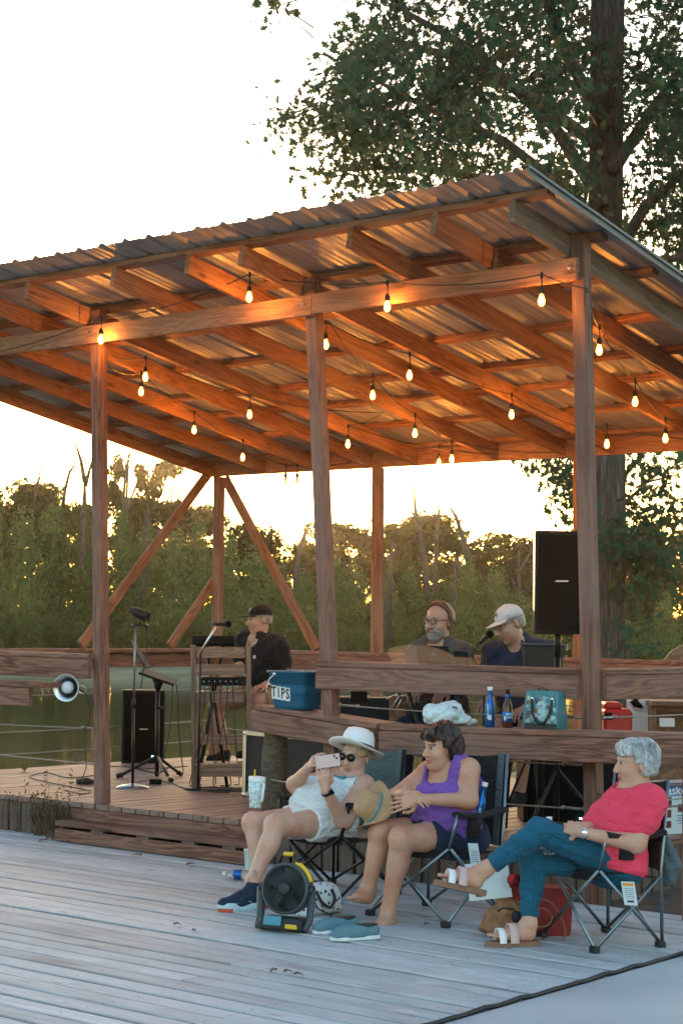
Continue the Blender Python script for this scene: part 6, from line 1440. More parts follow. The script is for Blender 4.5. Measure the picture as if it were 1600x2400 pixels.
Jm = PJ(14.0); t = thing('microphone_stand', S(475, 1845), 'microphone on a boom pointing at the man in the black cap', 'microphone stand')
m = MB(); base = V3(*Jm(470, 1600, .1)[:2], STAGE); m.tube([Jm(470, 1530), Jm(505, 1470)], .009, 8); m.build('boom', MAT['silver'], t); m = MB(); m.tube([base, Jm(470, 1530)], .01, 8); m.build('pole', MAT['black_metal'], t); mic(t, Jm(500, 1463), Jm(541, 1463))
# tall round-base stand with spotlight
b = S(311, 1847); t = thing('spotlight_stand', b, 'slim round-base stand carrying a small black spotlight', 'light stand'); m = MB(); m.lathe(V3(b[0], b[1], STAGE), [(.135, 0), (.135, .008), (.10, .022), (.04, .032), (.016, .04)], 32); m.build('base', MAT['frame_grey'], t)
top = at_depth(318, 1468, depth(b)); m = MB(); m.tube([V3(b[0], b[1], STAGE+.03), top-UZ*.62], .012, 10); m.build('lower_pole', MAT['black_metal'], t); m = MB(); m.lathe(top-UZ*.66, [(.016, 0), (.02, .03), (.016, .07)], 12); m.build('clutch', MAT['black_metal'], t); m = MB(); m.tube([top-UZ*.62, top], .0085, 10); m.build('upper_pole', MAT['frame_grey'], t)
m = MB(); c0 = top+HR*.035; m.lathe(c0, [(.068, 0), (.07, .012), (.062, .018)], 24); m.build('platform', MAT['black_metal'], t)
m = MB(); m.tube([c0+UZ*.018, c0+UZ*.075], .009, 8); m.build('bracket', MAT['black_metal'], t); cd_ = nrm(HR*.82-UZ*.30-HF*.2); h0 = c0+UZ*.10-cd_*.06; x = nrm(np.cross(cd_, UZ)); m = MB(); m.lathe(h0, [(.022, -.035), (.03, -.03), (.032, 0), (.042, .005), (.043, .13), (.038, .132), (.036, .11)], 20, [x, np.cross(cd_, x), cd_]); m.build('lamp_head', MAT['black_metal'], t)
cable('thin cable hanging down the spotlight stand', [c0+HR*.05, c0+HR*.06-UZ*.15, c0+HR*.04-UZ*.34, c0+HR*.02-UZ*.5])
# tripod music stand with tablet
b = S(368, 1822); dz_ = depth(b); t = thing('music_stand', b, 'black tripod music stand with a tilted desk in front of the floor speaker', 'music stand'); hub = at_depth(368, 1772, dz_)
m = MB(); m.tube([V3(b[0], b[1], STAGE+.01), at_depth(370, 1612, dz_)], .019, 10); m.build('pole', MAT['black_metal'], t); m = MB(); m.lathe(at_depth(369, 1662, dz_), [(.014, 0), (.024, .008), (.024, .03), (.014, .038)], 12); m.tube([at_depth(369, 1660, dz_), at_depth(382, 1660, dz_)], .014, 8); m.build('collar', MAT['black_metal'], t)
for (px, py) in ((273, 1824), (402, 1834), (426, 1818)):
    e = S(px, py); m = MB(); m.tube([hub, between(hub, e, .9)+UZ*.005], .014, 8); m.tube([between(hub, e, .84), e+UZ*.018], .021, 8); lg = m.build('leg', MAT['black_metal'], t); m = MB(); m.tube([b+UZ*.03, between(hub, e, .55)], .006, 6); m.build('strut', MAT['black_metal'], lg)
dk0, dk1 = at_depth(330, 1572, dz_), at_depth(412, 1600, dz_); u_ = nrm(dk1-dk0); v_ = nrm(HF+UZ*.1); m = MB(); m.box((dk0+dk1)/2, np.linalg.norm(dk1-dk0), .34, .02, [u_, v_, np.cross(u_, v_)], ch=.006); m.build('desk', MAT['black_plastic'], t); m = MB(); m.tube([(dk0+dk1)/2-UZ*.02, at_depth(370, 1620, dz_)], [.06, .02], 10); m.build('desk_bracket', MAT['black_metal'], t)
t = thing('tablet', dk0, 'pale tablet leaning upright on the music stand', 'tablet'); a, b_ = at_depth(348, 1566, dz_), at_depth(310, 1503, dz_); u_ = nrm(b_-a); m = MB(); w_ = nrm(HF+HR*.12); m.box((a+b_)/2, np.linalg.norm(b_-a), .19, .012, [u_, w_, np.cross(u_, w_)], ch=.003); m.build('tablet_body', MAT['amp_grey'], t)
for i, (x0, x1) in enumerate(((405, 396), (413, 420))): cable(('left', 'right')[i]+' thin cable hanging from the music stand desk', [at_depth(x0, 1602, dz_), at_depth((x0+x1)/2+2, 1660, dz_), at_depth(x1, 1720, dz_), S(x1-20+30*i, 1815)+UZ*.01])
# clamp lamp with metal reflector on the left post
c0 = on_y(155, 1612, -.22); t = thing('clamp_lamp', c0, 'round metal reflector lamp clamped beside the left front post', 'clamp lamp'); fd = nrm(V3(.15, -1, -.05)+V3(.3, 0, 0)); x = nrm(np.cross(fd, UZ)); y = np.cross(x, fd)
m = MB(); m.lathe(c0, [(.035, -.10), (.04, -.085), (.075, -.05), (.10, -.005), (.1035, .0), (.100, .002), (.072, -.045), (.036, -.08), (.034, -.082)], 32, [x, y, fd]); m.build('reflector', MAT['aluminium'], t); plain('frosted', (.62, .68, .74), .35); m = MB(); m.ball(c0-fd*.035, .048, 18, 12, [x, y, fd]); m.build('bulb', MAT['frosted'], t)
m = MB(); m.tube([c0-fd*.10, c0-fd*.17], [.025, .02], 12); m.build('socket', MAT['black_plastic'], t); b0 = V3(-.05, -.05, c0[2]); m = MB(); m.tube([c0-fd*.12, c0-fd*.12+V3(.08, .02, -.05), b0+V3(0, 0, -.02)], .005, 6); m.tube([c0-fd*.14+UZ*.03, b0+UZ*.02-V3(.06, 0, 0), b0], .005, 6); m.build('clamp', MAT['chrome'], t)
cable('lamp cord hanging from the clamp lamp beside the post', [c0-fd*.16, on_y(205, 1632, -.08), on_y(210, 1690, -.08), on_y(198, 1715, -.08), on_y(203, 1790, -.08), S(195, 1830)+UZ*.02, S(210, 1840)+UZ*.01])
# table with laptop, tablet and windscreen between the two men
Jt = PJ(11.75); t = thing('keyboard_table', Jt(1020, 1700), 'black folding table hidden behind the rail under the laptop', 'table'); tz = on_y(1000, 1560, 0)[2]-.03
a = Jt(915, 1563); b = Jt(1110, 1566); tz = a[2]; piece('table_top', V3(a[0], a[1], tz), V3(b[0], b[1], tz), .42, .03, MAT['black_plastic'], t)
for k in (0, 1):
    for s_ in (-1, 1): e = between(a, b, .12+.76*k); m = MB(); m.tube([V3(e[0], e[1], tz-.02)+HF*.15*s_, V3(e[0], e[1], STAGE)+HF*.15*s_+HR*.35*(1-2*k)], .013, 8); m.build('leg', MAT['black_metal'], t)
plain('acrylic_amber', (.95, .45, .22), .08, 0, .05, 8, alpha=.13); Ja = PJ(11.6)
t = thing('acrylic_screen', Ja(1010, 1555), 'clear amber acrylic screen standing in front of the laptop', 'screen'); m = MB(); P = []
for i in range(15):
    u = i/14; top = 1533-24*math.sin(PI*min(1, u*1.15+.12))**.6+8*u; P.append([Ja(911+196*u+(12-12*u), 1557+4*u, .06*math.sin(PI*u)), Ja(911+196*u, (top+1557)/2, .06*math.sin(PI*u)), Ja(911+196*u, top, .06*math.sin(PI*u)+.03)])
m.grid(P); Q = [[p+HF*.004 for p in r] for r in P]; m.grid([list(reversed(r)) for r in Q]); m.grid([[r[-1] for r in P], [r[-1] for r in Q]]); m.build('pane', MAT['acrylic_amber'], t)
t = thing('laptop', Jt(1014, 1558), 'open dark laptop standing on the table before the bearded man', 'laptop'); a, b, c_, d2 = Jt(980, 1556), Jt(1057, 1558), Jt(1050, 1515, .05), Jt(974, 1512, .05); m = MB(); m.add([a, b, c_, d2]+[p+HF*.012 for p in (a, b, c_, d2)], [(0, 1, 2, 3), (7, 6, 5, 4), (0, 4, 5, 1), (1, 5, 6, 2), (2, 6, 7, 3), (3, 7, 4, 0)]); m.build('lid', MAT['black_plastic'], t); m = MB(); m.lathe((a+b+c_+d2)/4-HF*.002, [(.0001, .001), (.022, 0)], 20, [HR, UZ, -HF]); m.build('lid_logo', MAT['chair_grey'], t); m = MB(); m.box((a+b)/2+HF*.13-UZ*.005, .23, .22, .016, ax, ch=.004); m.build('keyboard_deck', MAT['amp_grey'], t)
t = thing('black_tablet', Jt(1081, 1558), 'small black tablet standing right of the laptop', 'tablet'); a, b, c_, d2 = Jt(1068, 1557), Jt(1100, 1558), Jt(1094, 1528, .04), Jt(1062, 1526, .04); m = MB(); m.add([a, b, c_, d2]+[p+HF*.01 for p in (a, b, c_, d2)], [(0, 1, 2, 3), (7, 6, 5, 4), (0, 4, 5, 1), (1, 5, 6, 2), (2, 6, 7, 3), (3, 7, 4, 0)]); m.build('tablet_body', MAT['black_plastic'], t)
Jm = PJ(11.7); t = thing('desk_microphone', Jm(1135, 1700), 'black microphone on a short stand before the man in the white cap', 'microphone stand'); b0 = Jm(1135, 1530); m = MB(); m.tube([V3(b0[0], b0[1], STAGE), Jm(1135, 1512)], .009, 8); m.build('pole', MAT['black_metal'], t); m = MB(); m.lathe(V3(b0[0], b0[1], STAGE), [(.13, 0), (.13, .012), (.02, .03)], 24); m.build('base', MAT['black_metal'], t); mic(t, Jm(1122, 1508, .0), Jm(1151, 1482, .02))
cable('thin cable curling from the desk microphone', [Jm(1122, 1509), Jm(1110, 1525), Jm(1107, 1548), Jm(1116, 1556), Jm(1112, 1600)])
t = thing('black_bin', Jm(1270, 1600), 'black tub with pale rim behind the rail below the tall speaker', 'tub'); m = MB(); c0 = Jm(1270, 1572, .1); w2 = .135; P = []
for z, k in ((0, .9), (.165, 1.0)): P.append([c0+HR*x*w2*k+HF*y*.12*k+UZ*z for x, y in ((-1, -.8), (-.8, -1), (.8, -1), (1, -.8), (1, .8), (.8, 1), (-.8, 1), (-1, .8))])
P.append([p+HR*0+UZ*.012 for p in [c0+HR*x*w2*1.06+HF*y*.13+UZ*.165 for x, y in ((-1, -.8), (-.8, -1), (.8, -1), (1, -.8), (1, .8), (.8, 1), (-.8, 1), (-1, .8))]]); P.append([c0+HR*x*w2*.95+HF*y*.11+UZ*.172 for x, y in ((-1, -.8), (-.8, -1), (.8, -1), (1, -.8), (1, .8), (.8, 1), (-.8, 1), (-1, .8))]); m.grid(P, smooth=False, closed=True); m.build('body', MAT['case_black'], t); m = MB(); m.tube([c0+HR*x*w2*1.06+HF*y*.13+UZ*.178 for x, y in ((-1, .8), (-1, -.8), (-.8, -1), (.8, -1), (1, -.8), (1, .8))], .006, 6); m.build('rim', MAT['chair_grey'], t)
t2 = thing('tub_stand', V3(c0[0], c0[1], STAGE), 'dark stand holding up the black tub', 'stand'); m = MB(); m.tube([V3(c0[0], c0[1], STAGE), c0], .02, 8); m.build('pole', MAT['black_metal'], t2)
cable('cyan cable running down beside the speaker pole', [Jm(1314, 1512), Jm(1306, 1545), Jm(1298, 1575), Jm(1295, 1640)], 'cable_blue', .004)
# black instrument stand tubes below the shelf
Jk = PJ(11.6)
for i, (a, b, w) in enumerate((((1181, 1760), (1171, 1905), 'black upright tube of an instrument stand left of the bare leg'), ((1196, 1758), (1186, 1900), 'second black tube of the instrument stand beside the bare leg'), ((1242, 1760), (1165, 1900), 'slanting black tube crossing behind the shelf cables'))):
    m = MB(); e = Jk(*b); m.tube([Jk(*a)+UZ*.3, Jk(*a), V3(e[0], e[1], STAGE+.01)], .008, 8); o = m.build('stand_tube', MAT['black_metal']); tag(o, w, 'stand')
# right end: red cooler, white board, wooden cabinet, fan box
Jc = PJ(12.3); plain('cooler_red', (.50, .025, .02), .4, 0, .08); t = thing('red_cooler', Jc(1440, 1800), 'red chest behind the right post under the side rail', 'cooler'); c0 = Jc(1440, 1700); m = MB(); m.box(V3(c0[0], c0[1], c0[2]+.02), .20, .3, .20, ax, ch=.02); m.build('body', MAT['cooler_red'], t); tb2 = thing('black_crate', V3(c0[0], c0[1], STAGE), 'black crate under the red chest', 'crate'); m = MB(); m.box(V3(c0[0], c0[1], (STAGE+c0[2]-.085)/2), .24, .32, c0[2]-.085-STAGE, ax, ch=.01); m.build('body', MAT['black_plastic'], tb2); m = MB(); m.box(V3(c0[0], c0[1], c0[2]+.14)-HR*.03, .13, .26, .05, ax, ch=.015); m.build('lid', MAT['cooler_red'], t); m = MB(); m.box(V3(c0[0], c0[1], c0[2]+.07)-HR*.07-HF*.155, .05, .02, .05, ax, ch=.006); m.build('latch', MAT['black_plastic'], t)
t = thing('white_board', Jc(1497, 1800), 'white panel with a black clip between the red chest and wooden cabinet', 'board'); a = Jc(1494, 1640, .05); m = MB(); m.box(V3(a[0], a[1], (a[2]+STAGE)/2), .16, .03, a[2]-STAGE, ax, ch=.004); m.build('panel', MAT['paper_white'], t); m = MB(); m.tube([Jc(1483, 1640, .02), Jc(1492, 1652, .02), Jc(1504, 1658, .02)], [.03, .026, .012], 8); m.build('clip', MAT['black_plastic'], t); m = MB(); m.box(Jc(1494, 1660, .02), .05, .02, .018, ax); m.build('tag', MAT['strap_pink'], t)
t = thing('wooden_cabinet', Jc(1570, 1800, .1), 'brown wooden table with open front at the right edge', 'table'); a = Jc(1515, 1646, .0); b = Jc(1680, 1650, .0); piece('top', a, b+UZ*(a[2]-b[2]), .4, .035, MAT['table_wood'], t); 
for px in (1527, 1670):
    e = Jc(px, 1660, -.12); piece('leg', V3(e[0], e[1], STAGE), V3(e[0], e[1], a[2]-.02), .05, .05, MAT['table_wood'], t, up=-HF)
piece('apron', Jc(1532, 1658, -.1), Jc(1668, 1661, -.1), .02, .07, MAT['table_wood'], t); m = MB(); m.box(Jc(1600, 1720, .15), .42, .02, .5, ax); m.build('back_panel', MAT['table_wood'], t)
o = MB().box(Jc(1562, 1693, -.16), .105, .004, .06, ax).build('white_card', MAT['paper_white']); tag(o, 'white card propped in front of the wooden cabinet', 'card')
# boxed fan standing on the stage corner
plain('box_blue', (.02, .10, .32), .5); plain('box_white', (.60, .68, .72), .55, 0, .04); plain('photo_brown', (.13, .025, .02), .6)
e = on_x(1546, 1937, 4.0); yb = e[1]; bx_ = V3(4.0, yb, STAGE); h_ = .335; ww = .36; dd_ = nrm(HR*.9+HF*.43); nn_ = np.cross(dd_, UZ); t = thing('fan_box', bx_, 'blue and white printed fan carton at the right edge behind the woman in coral', 'carton'); c0 = bx_+dd_*ww/2-nn_*.1+UZ*h_/2
m = MB(); m.box(c0, ww, .2, h_, [dd_, nn_, UZ]); bx0 = m.build('carton', MAT['box_white'], t); fc = c0+nn_*.1
m = MB(); m.box(fc+UZ*(h_/2-.043)+nn_*.0008, ww, .0016, .086, [dd_, nn_, UZ]); m.build('band', MAT['box_blue'], t); ltext('brand_lettering', 'Lasko', .085, fc-dd_*(ww/2-.012)+UZ*(h_/2-.052)+nn_*.002, dd_, UZ, MAT['paper_white'], t, align='LEFT')
for (x, z, w, h__) in ((.055, .04, .07, .07), (.05, -.035, .075, .05), (.05, -.105, .075, .045), (.17, .0, .06, .05), (.27, .0, .06, .05)): m = MB(); m.box(fc-dd_*ww/2+dd_*x+UZ*z+nn_*.0008, w, .0016, h__, [dd_, nn_, UZ]); m.build('printed_picture', MAT['photo_brown'], t)
for k in range(4): m = MB(); m.box(fc-dd_*ww/2+dd_*.20+UZ*(-.05-.016*k)+nn_*.0008, .14-.02*(k % 2), .0016, .005, [dd_, nn_, UZ]); m.build('printed_line', MAT['box_blue'], t)
# thick looped cable at the right end of the shelf
P = [V3(4.45, -.06, .83), V3(4.62, -.07, .74), V3(4.85, -.08, .73), V3(5.05, -.08, .78), V3(5.2, -.08, .86)]; cable('thick grey cable looping behind the woman in coral', P, 'cable_steel', .011)
cable('grey cable stretched behind the woman in coral', [V3(4.3, -.02, .64), V3(4.7, -.05, .60), V3(5.3, -.06, .66)], 'cable_steel', .006)
# rounded brown back of a bench beyond the rear rail
cc = at_depth(1625, 1560, 19); t = thing('bench_back', V3(cc[0], cc[1], -.2), 'rounded brown bench back beyond the rear rail at the right edge', 'bench'); m = MB(); P = []
ol = [(.42*math.cos(a), .46*math.sin(a)) for a in np.linspace(0, PI, 16)]; m.prism([(-.42, -1.2)]+list(reversed(ol))[0:]+[(.42, -1.2)], cc+UZ*-.22, [HR, UZ, -HF], .05); m.build('back', MAT['table_wood'], t)
# ================================================================== things on the shelf and the lower deck
plain('bucket_blue', (.006, .10, .19), .38, 0, .06, 30); plain('bottle_blue', (.01, .13, .42), .28, .6, .05); plain('glass_brown', (.09, .028, .008), .08, 0, .05, trans=.35); plain('teal_leather', (.05, .20, .23), .5, 0, .12, 60, .2); plain('bag_white', (.66, .76, .79), .4, 0, .06, 12, sub=.2); plain('bag_translucent', (.62, .74, .78), .35, 0, .14, 38, 1.0, sub=.2)
plain('fan_yellow', (.75, .48, .02), .4); plain('fan_black', (.02, .024, .027), .5); plain('fan_grey', (.05, .065, .075), .45); plain('screen_blue', (.06, .25, .33), .3); plain('canvas_teal', (.10, .21, .25), .85, 0, .18, 300, .1); plain('sole_white', (.68, .72, .73), .6); plain('bag_cream', (.62, .68, .68), .55, 0, .06); plain('red_canvas', (.24, .018, .018), .75, 0, .12, 40); plain('leather_tan', (.28, .13, .055), .55, 0, .2, 25, .1); plain('straw', (.44, .27, .14), .8, 0, .25, 120, .4); plain('cup_white', (.70, .78, .80), .35, 0, .04); plain('clear_plastic', (.9, .95, .97), .05, 0, 0, trans=.92); plain('dry_leaf', (.22, .14, .09), .8, 0, .3, 30)
def shelf_pt(px, py=None, y=-.13):
    q_ = on_y(px, 1690, y); X = q_[0]; zz = j0[2]+(e1[2]-j0[2])*(X-j0[0])/(e1[0]-j0[0]); return V3(X, y, zz)
# TIPS bucket on the bent end of the shelf
k_ = .35; bc = between(le, jj, k_); bb = V3(bc[0], bc[1]+.005, bc[2]); px_, _ = proj(bb); 
for it in range(20):
    px_, _ = proj(bb)
    k_ += (695-px_)/600; bc = between(le, jj, max(.05, min(.95, k_))); bb = V3(bc[0], bc[1]+.005, bc[2])
t = thing('tips_bucket', bb, 'blue rectangular bucket lettered TIPS on the end of the shelf', 'bucket')
def rrect(w, d, r, n=4):
    o = []
    for (cx, cy, a0) in ((w/2-r, d/2-r, 0), (-w/2+r, d/2-r, PI/2), (-w/2+r, -d/2+r, PI), (w/2-r, -d/2+r, 3*PI/2)):
        for i in range(n+1): a = a0+PI/2*i/n; o.append((cx+r*math.cos(a), cy+r*math.sin(a)))
    return o
m = MB(); rings = []
for (w, d, z, dr) in ((.27, .175, .0, 0), (.28, .185, .006, 0), (.29, .19, .03, 0), (.293, .193, .034, 0), (.312, .205, .165, 0), (.332, .225, .17, 0), (.348, .235, .243, 0), (.37, .252, .246, 0), (.37, .252, .258, 0), (.340, .226, .258, 0), (.318, .21, .16, 0), (.275, .18, .012, 0)): rings.append([bb+V3(x, y, z) for x, y in rrect(w, d, .035)])
m.grid(rings, closed=True); n_ = len(rings[0]); m.add(rings[0], [tuple(reversed(range(n_)))]); m.add(rings[-1], [tuple(range(n_))]); m.build('body', MAT['bucket_blue'], t)
hp = [bb+V3(-.150, -.0, .235)]+[bb+V3(-.150+.02*i-.03*math.sin(i*.7), -.10-.012*i, .215-.017*i-.006*i*(i > 3)) for i in range(1, 1)]
m = MB(); m.tube([bb+V3(-.10, -.122, .236), bb+V3(-.135, -.135, .20), bb+V3(-.155, -.14, .12), bb+V3(-.158, -.135, .06)], .004, 6); m.lathe(bb+V3(-.10, -.118, .236), [(.014, 0), (.014, .008), (.0001, .01)], 12, [V3(1,0,0), V3(0,0,1), V3(0,-1,0)]); m.build('handle', MAT['silver'], t)
fw_ = V3(0, -1, -.08); fw_ = nrm(fw_)
for i, ch in enumerate('TIPS'):
    c_ = bb+V3(-.118+.041*i, -.1015, .112-.004*i); m = MB(); up_ = nrm(V3(0, -.08, 1)); m.box(c_, .0395, .002, .09, [V3(1,0,0), fw_, up_]); o = m.build('letter_square', MAT['paper_white'], t); ltext('letter', ch, .098, c_+fw_*.002, V3(1,0,0), up_, MAT['ink'], o, sx=.72)
# knotted plastic bag
c0 = shelf_pt(1040, y=-.12); Bp = Body().ell(c0+HR*-.02+UZ*.066, (.115, .09, .068), [HR, HF, nrm(UZ+HR*.2)], .03).ell(c0+HR*.06+UZ*.095, (.06, .06, .058), [HR, HF, UZ], .03).ell(c0-HR*.07+UZ*.045, (.06, .06, .045), None, .03).cone(c0+HR*.09+UZ*.07, c0+HR*.15+UZ*.04-HF*.02, .030, .024, .02).ell(c0+HR*.165+UZ*.03, (.045, .03, .022), [nrm(HR-UZ*.35), HF, UZ], .015).ell(c0+HR*.10+UZ*.03, (.05, .04, .03), None, .015).cone(c0+HR*.02+UZ*.125, c0+HR*.055+UZ*.145, .03, .016, .02)
V_, F_ = meshify(Bp.ops, .005, 0, (plane(c0+UZ*.002, -UZ),), folds(.0045, [(V3(1, .3, .9), 55, 1), (V3(.2, 1, -.7), 75, .8), (V3(-.6, .3, 1), 120, .4)], 51)); o = mesh_obj('plastic_bag', V_, F_, [MAT['bag_translucent']], None); tag(o, 'knotted pale blue plastic bag on the drink shelf', 'plastic bag')
m = MB(); m.prism([(-.02, .004), (-.006, .010), (.012, .006), (.024, -.014), (.010, -.004), (-.004, .001)], c0+HR*.06+UZ*.115-HF*.066, [HR, UZ, -HF], .012); m.build('printed_mark', MAT['ink'], o)
def bottle(label, c, prof, mat, bands, n=24, tilt=None, up=UZ):
    x = nrm(np.cross(up, V3(.3, 1, .1))); A = [x, np.cross(up, x), up]; t = thing('bottle', c, label, 'bottle'); m = MB(); m.lathe(c, prof, n, A); m.build('bottle_body', MAT[mat], t)
    for (z0, z1, r, mt) in bands: m = MB(); m.lathe(c, [(r, z0), (r+.0006, z0+.001), (r+.0006, z1-.001), (r, z1)], n, A, smooth=True); m.build('label_band' if mt != 'cap' else 'cap', MAT[mt], t)
    return t, A
alu = [(.0001, .0), (.028, .0), (.031, .005), (.031, .125), (.029, .138), (.018, .165), (.0155, .175), (.0155, .222), (.016, .224)]
c0 = shelf_pt(1147, y=-.14); tb_, _ = bottle('tall blue aluminium bottle on the shelf right of the plastic bag', c0, alu, 'bottle_blue', [(.222, .245, .0165, 'paper_white')]); m = MB(); m.box(c0+nrm(CAM-c0)*V3(1, 1, 0)*.0312+UZ*.06, .02, .002, .03, [HR, -HF, UZ]); m.build('printed_panel', MAT['box_white'], tb_)
ltext('bottle_lettering', 'BUD LIGHT', .018, c0+nrm((CAM-c0)*V3(1, 1, 0))*.0318+UZ*.10-HR*.012, UZ, -HR, MAT['paper_white'], tb_, .0006)
brn = [(.0001, .0), (.028, .0), (.0305, .006), (.0305, .115), (.027, .135), (.017, .165), (.0135, .18), (.013, .222), (.0145, .224), (.0145, .232), (.0001, .232)]
c0 = shelf_pt(1188, y=-.14); tb_, _ = bottle('brown glass beer bottle with blue label on the shelf', c0, brn, 'glass_brown', [(.035, .098, .0308, 'bottle_blue'), (.178, .200, .0142, 'bottle_blue')]); fwv = nrm((CAM-c0)*V3(1, 1, 0)); m = MB(); m.box(c0+fwv*.0312+UZ*.058-HR*.014, .012, .0015, .026, [HR, -HF, UZ]); m.build('printed_panel', MAT['box_white'], tb_); ltext('label_lettering', 'BUD', .018, c0+fwv*.0318+UZ*.082+HR*.009, HR, UZ, MAT['paper_white'], tb_, .0006); ltext('label_lettering', 'LIGHT', .015, c0+fwv*.0318+UZ*.062+HR*.009, HR, UZ, MAT['paper_white'], tb_, .0006)
# patterned teal purse
c0 = shelf_pt(1277, y=-.12); t = thing('teal_purse', c0, 'teal handbag with patterned panel and black handles on the shelf', 'handbag'); pa = nrm(V3(.93, .36, 0)); pn = np.cross(pa, UZ)
pa2 = V3(1, 0, 0); pn2 = V3(0, -1, 0); W_, D_, H_ = .245, .135, .225; cc = V3(c0[0]-.005, -.115, c0[2])
m = MB(); P = []
for z, kx, ky in ((.0, .98, 1.0), (.01, 1.02, 1.04), (.1, 1.0, .96), (H_-.01, .93, .62), (H_, .92, .58)): P.append([cc+V3(x*kx, y*ky, z) for x, y in rrect(W_, D_, .02)])
m.grid(P, closed=True); n_ = len(P[0]); m.add(P[0], [tuple(reversed(range(n_)))]); m.add(P[-1], [tuple(range(n_))]); m.build('body', MAT['teal_leather'], t)
def art_mat():
    m_, nt, b = newmat('purse_print'); L = nt.links.new; tc = N(nt, 'ShaderNodeTexCoord'); v = N(nt, 'ShaderNodeTexVoronoi'); v.inputs['Scale'].default_value = 42; L(tc.outputs['Object'], v.inputs['Vector'])
    rp = ramp(nt, [(.0, (.02, .10, .14)), (.35, (.04, .25, .30)), (.55, (.45, .62, .62)), (.75, (.02, .05, .09)), (1, (.35, .12, .05))]); L(v.outputs['Color'], rp.inputs[0]); L(rp.outputs[0], b.inputs['Base Color']); b.inputs['Roughness'].default_value = .5
art_mat(); fx = cc+V3(.012, -D_/2*1.0-.0015, .11); m = MB(); m.prism([(-.10, -.075), (.115, -.075), (.115, -.03), (.09, .06), (.03, .085), (-.10, .085)], fx, [V3(1,0,0), nrm(V3(0, .13, 1)), nrm(V3(0, -1, .13))], .003); m.build('printed_panel', MAT['purse_print'], t); m = MB(); m.box(cc+V3(.012, -D_/2-.002, .015), .225, .006, .03, ch=.002); m.build('base_trim', MAT['ink'], t); m = MB(); m.prism([(.02*math.cos(a)*.9, .035*math.sin(a)) for a in np.linspace(0, 2*PI, 14)[:-1]], fx+V3(-.035, -.003, -.02), [V3(1,0,0), UZ, V3(0,-1,0)], .002); m.build('printed_motif', MAT['leather_tan'], t)
for hx in (0,): m = MB(); m.tube(spline([cc+V3(-.055, -.062, .175), cc+V3(-.035, -.088, .10), cc+V3(.0, -.095, .045), cc+V3(.05, -.095, .04), cc+V3(.085, -.085, .10), cc+V3(.085, -.060, .175)]), .008, 8); m.build('handle', MAT['black_rubber'], t); m = MB(); m.tube([cc+V3(-.08, .04, H_-.01), cc+V3(-.06, .045, H_+.015), cc+V3(-.02, .045, H_+.012), cc+V3(.0, .04, H_-.01)], .008, 8); m.build('handle', MAT['black_rubber'], t)
for sx in (-.055, .085): m = MB(); m.lathe(cc+V3(sx, -.06, .178), [(.0001, .006), (.012, .004), (.013, 0)], 12, [V3(1,0,0), UZ, V3(0,-1,0)]); m.build('rivet', MAT['chrome'], t)
# ---- tumbler in the arm of the first chair
c0 = at_depth(598, 1893, 10.35); t = thing('tumbler', c0, 'white patterned tumbler with handle and yellow straw in the left chair arm', 'tumbler')
def cup_print():
    m_, nt, b = newmat('cup_print'); L = nt.links.new; tc = N(nt, 'ShaderNodeTexCoord'); v = N(nt, 'ShaderNodeTexVoronoi'); v.feature = 'DISTANCE_TO_EDGE'; v.inputs['Scale'].default_value = 34; L(tc.outputs['Object'], v.inputs['Vector']); rp = ramp(nt, [(.03, (.25, .42, .48)), (.06, (.66, .76, .78))]); L(v.outputs['Distance'], rp.inputs[0]); L(rp.outputs[0], b.inputs['Base Color']); b.inputs['Roughness'].default_value = .35
cup_print(); up_ = nrm(UZ+HR*.05); x = nrm(np.cross(up_, HF)); A = [x, np.cross(up_, x), up_]; m = MB(); m.lathe(c0, [(.0001, 0), (.033, 0), (.036, .01), (.040, .07), (.047, .09), (.049, .155)], 24, A); m.build('cup', MAT['cup_print'], t); m = MB(); m.lathe(c0, [(.0495, .152), (.051, .158), (.051, .178), (.046, .184), (.0001, .184)], 24, A); m.build('lid', MAT['cup_white'], t); m = MB(); m.tube([c0+up_*.18-HR*.015, c0+up_*.225-HR*.017], .0045, 8); m.build('straw', MAT['fan_yellow'], t); m = MB(); m.tube([c0+up_*.145+HR*.03-HF*.035, c0+up_*.145+HR*.045-HF*.06, c0+up_*.05+HR*.04-HF*.06, c0+up_*.03+HR*.025-HF*.03], .009, 8); m.build('handle', MAT['cup_white'], t)
# second bottle in the purple woman's chair
c0 = at_depth(1113, 1936, 9.58); tb_, _ = bottle('blue aluminium bottle leaning in the arm of the middle chair', c0, alu, 'bottle_blue', [(.222, .245, .0165, 'paper_white')], up=nrm(UZ+HR*.22)); ltext('bottle_lettering', 'PLATINUM', .018, c0-HF*.033+UZ*.06+HR*.02, nrm(UZ+HR*.22), -HR, MAT['paper_white'], tb_, .0006)
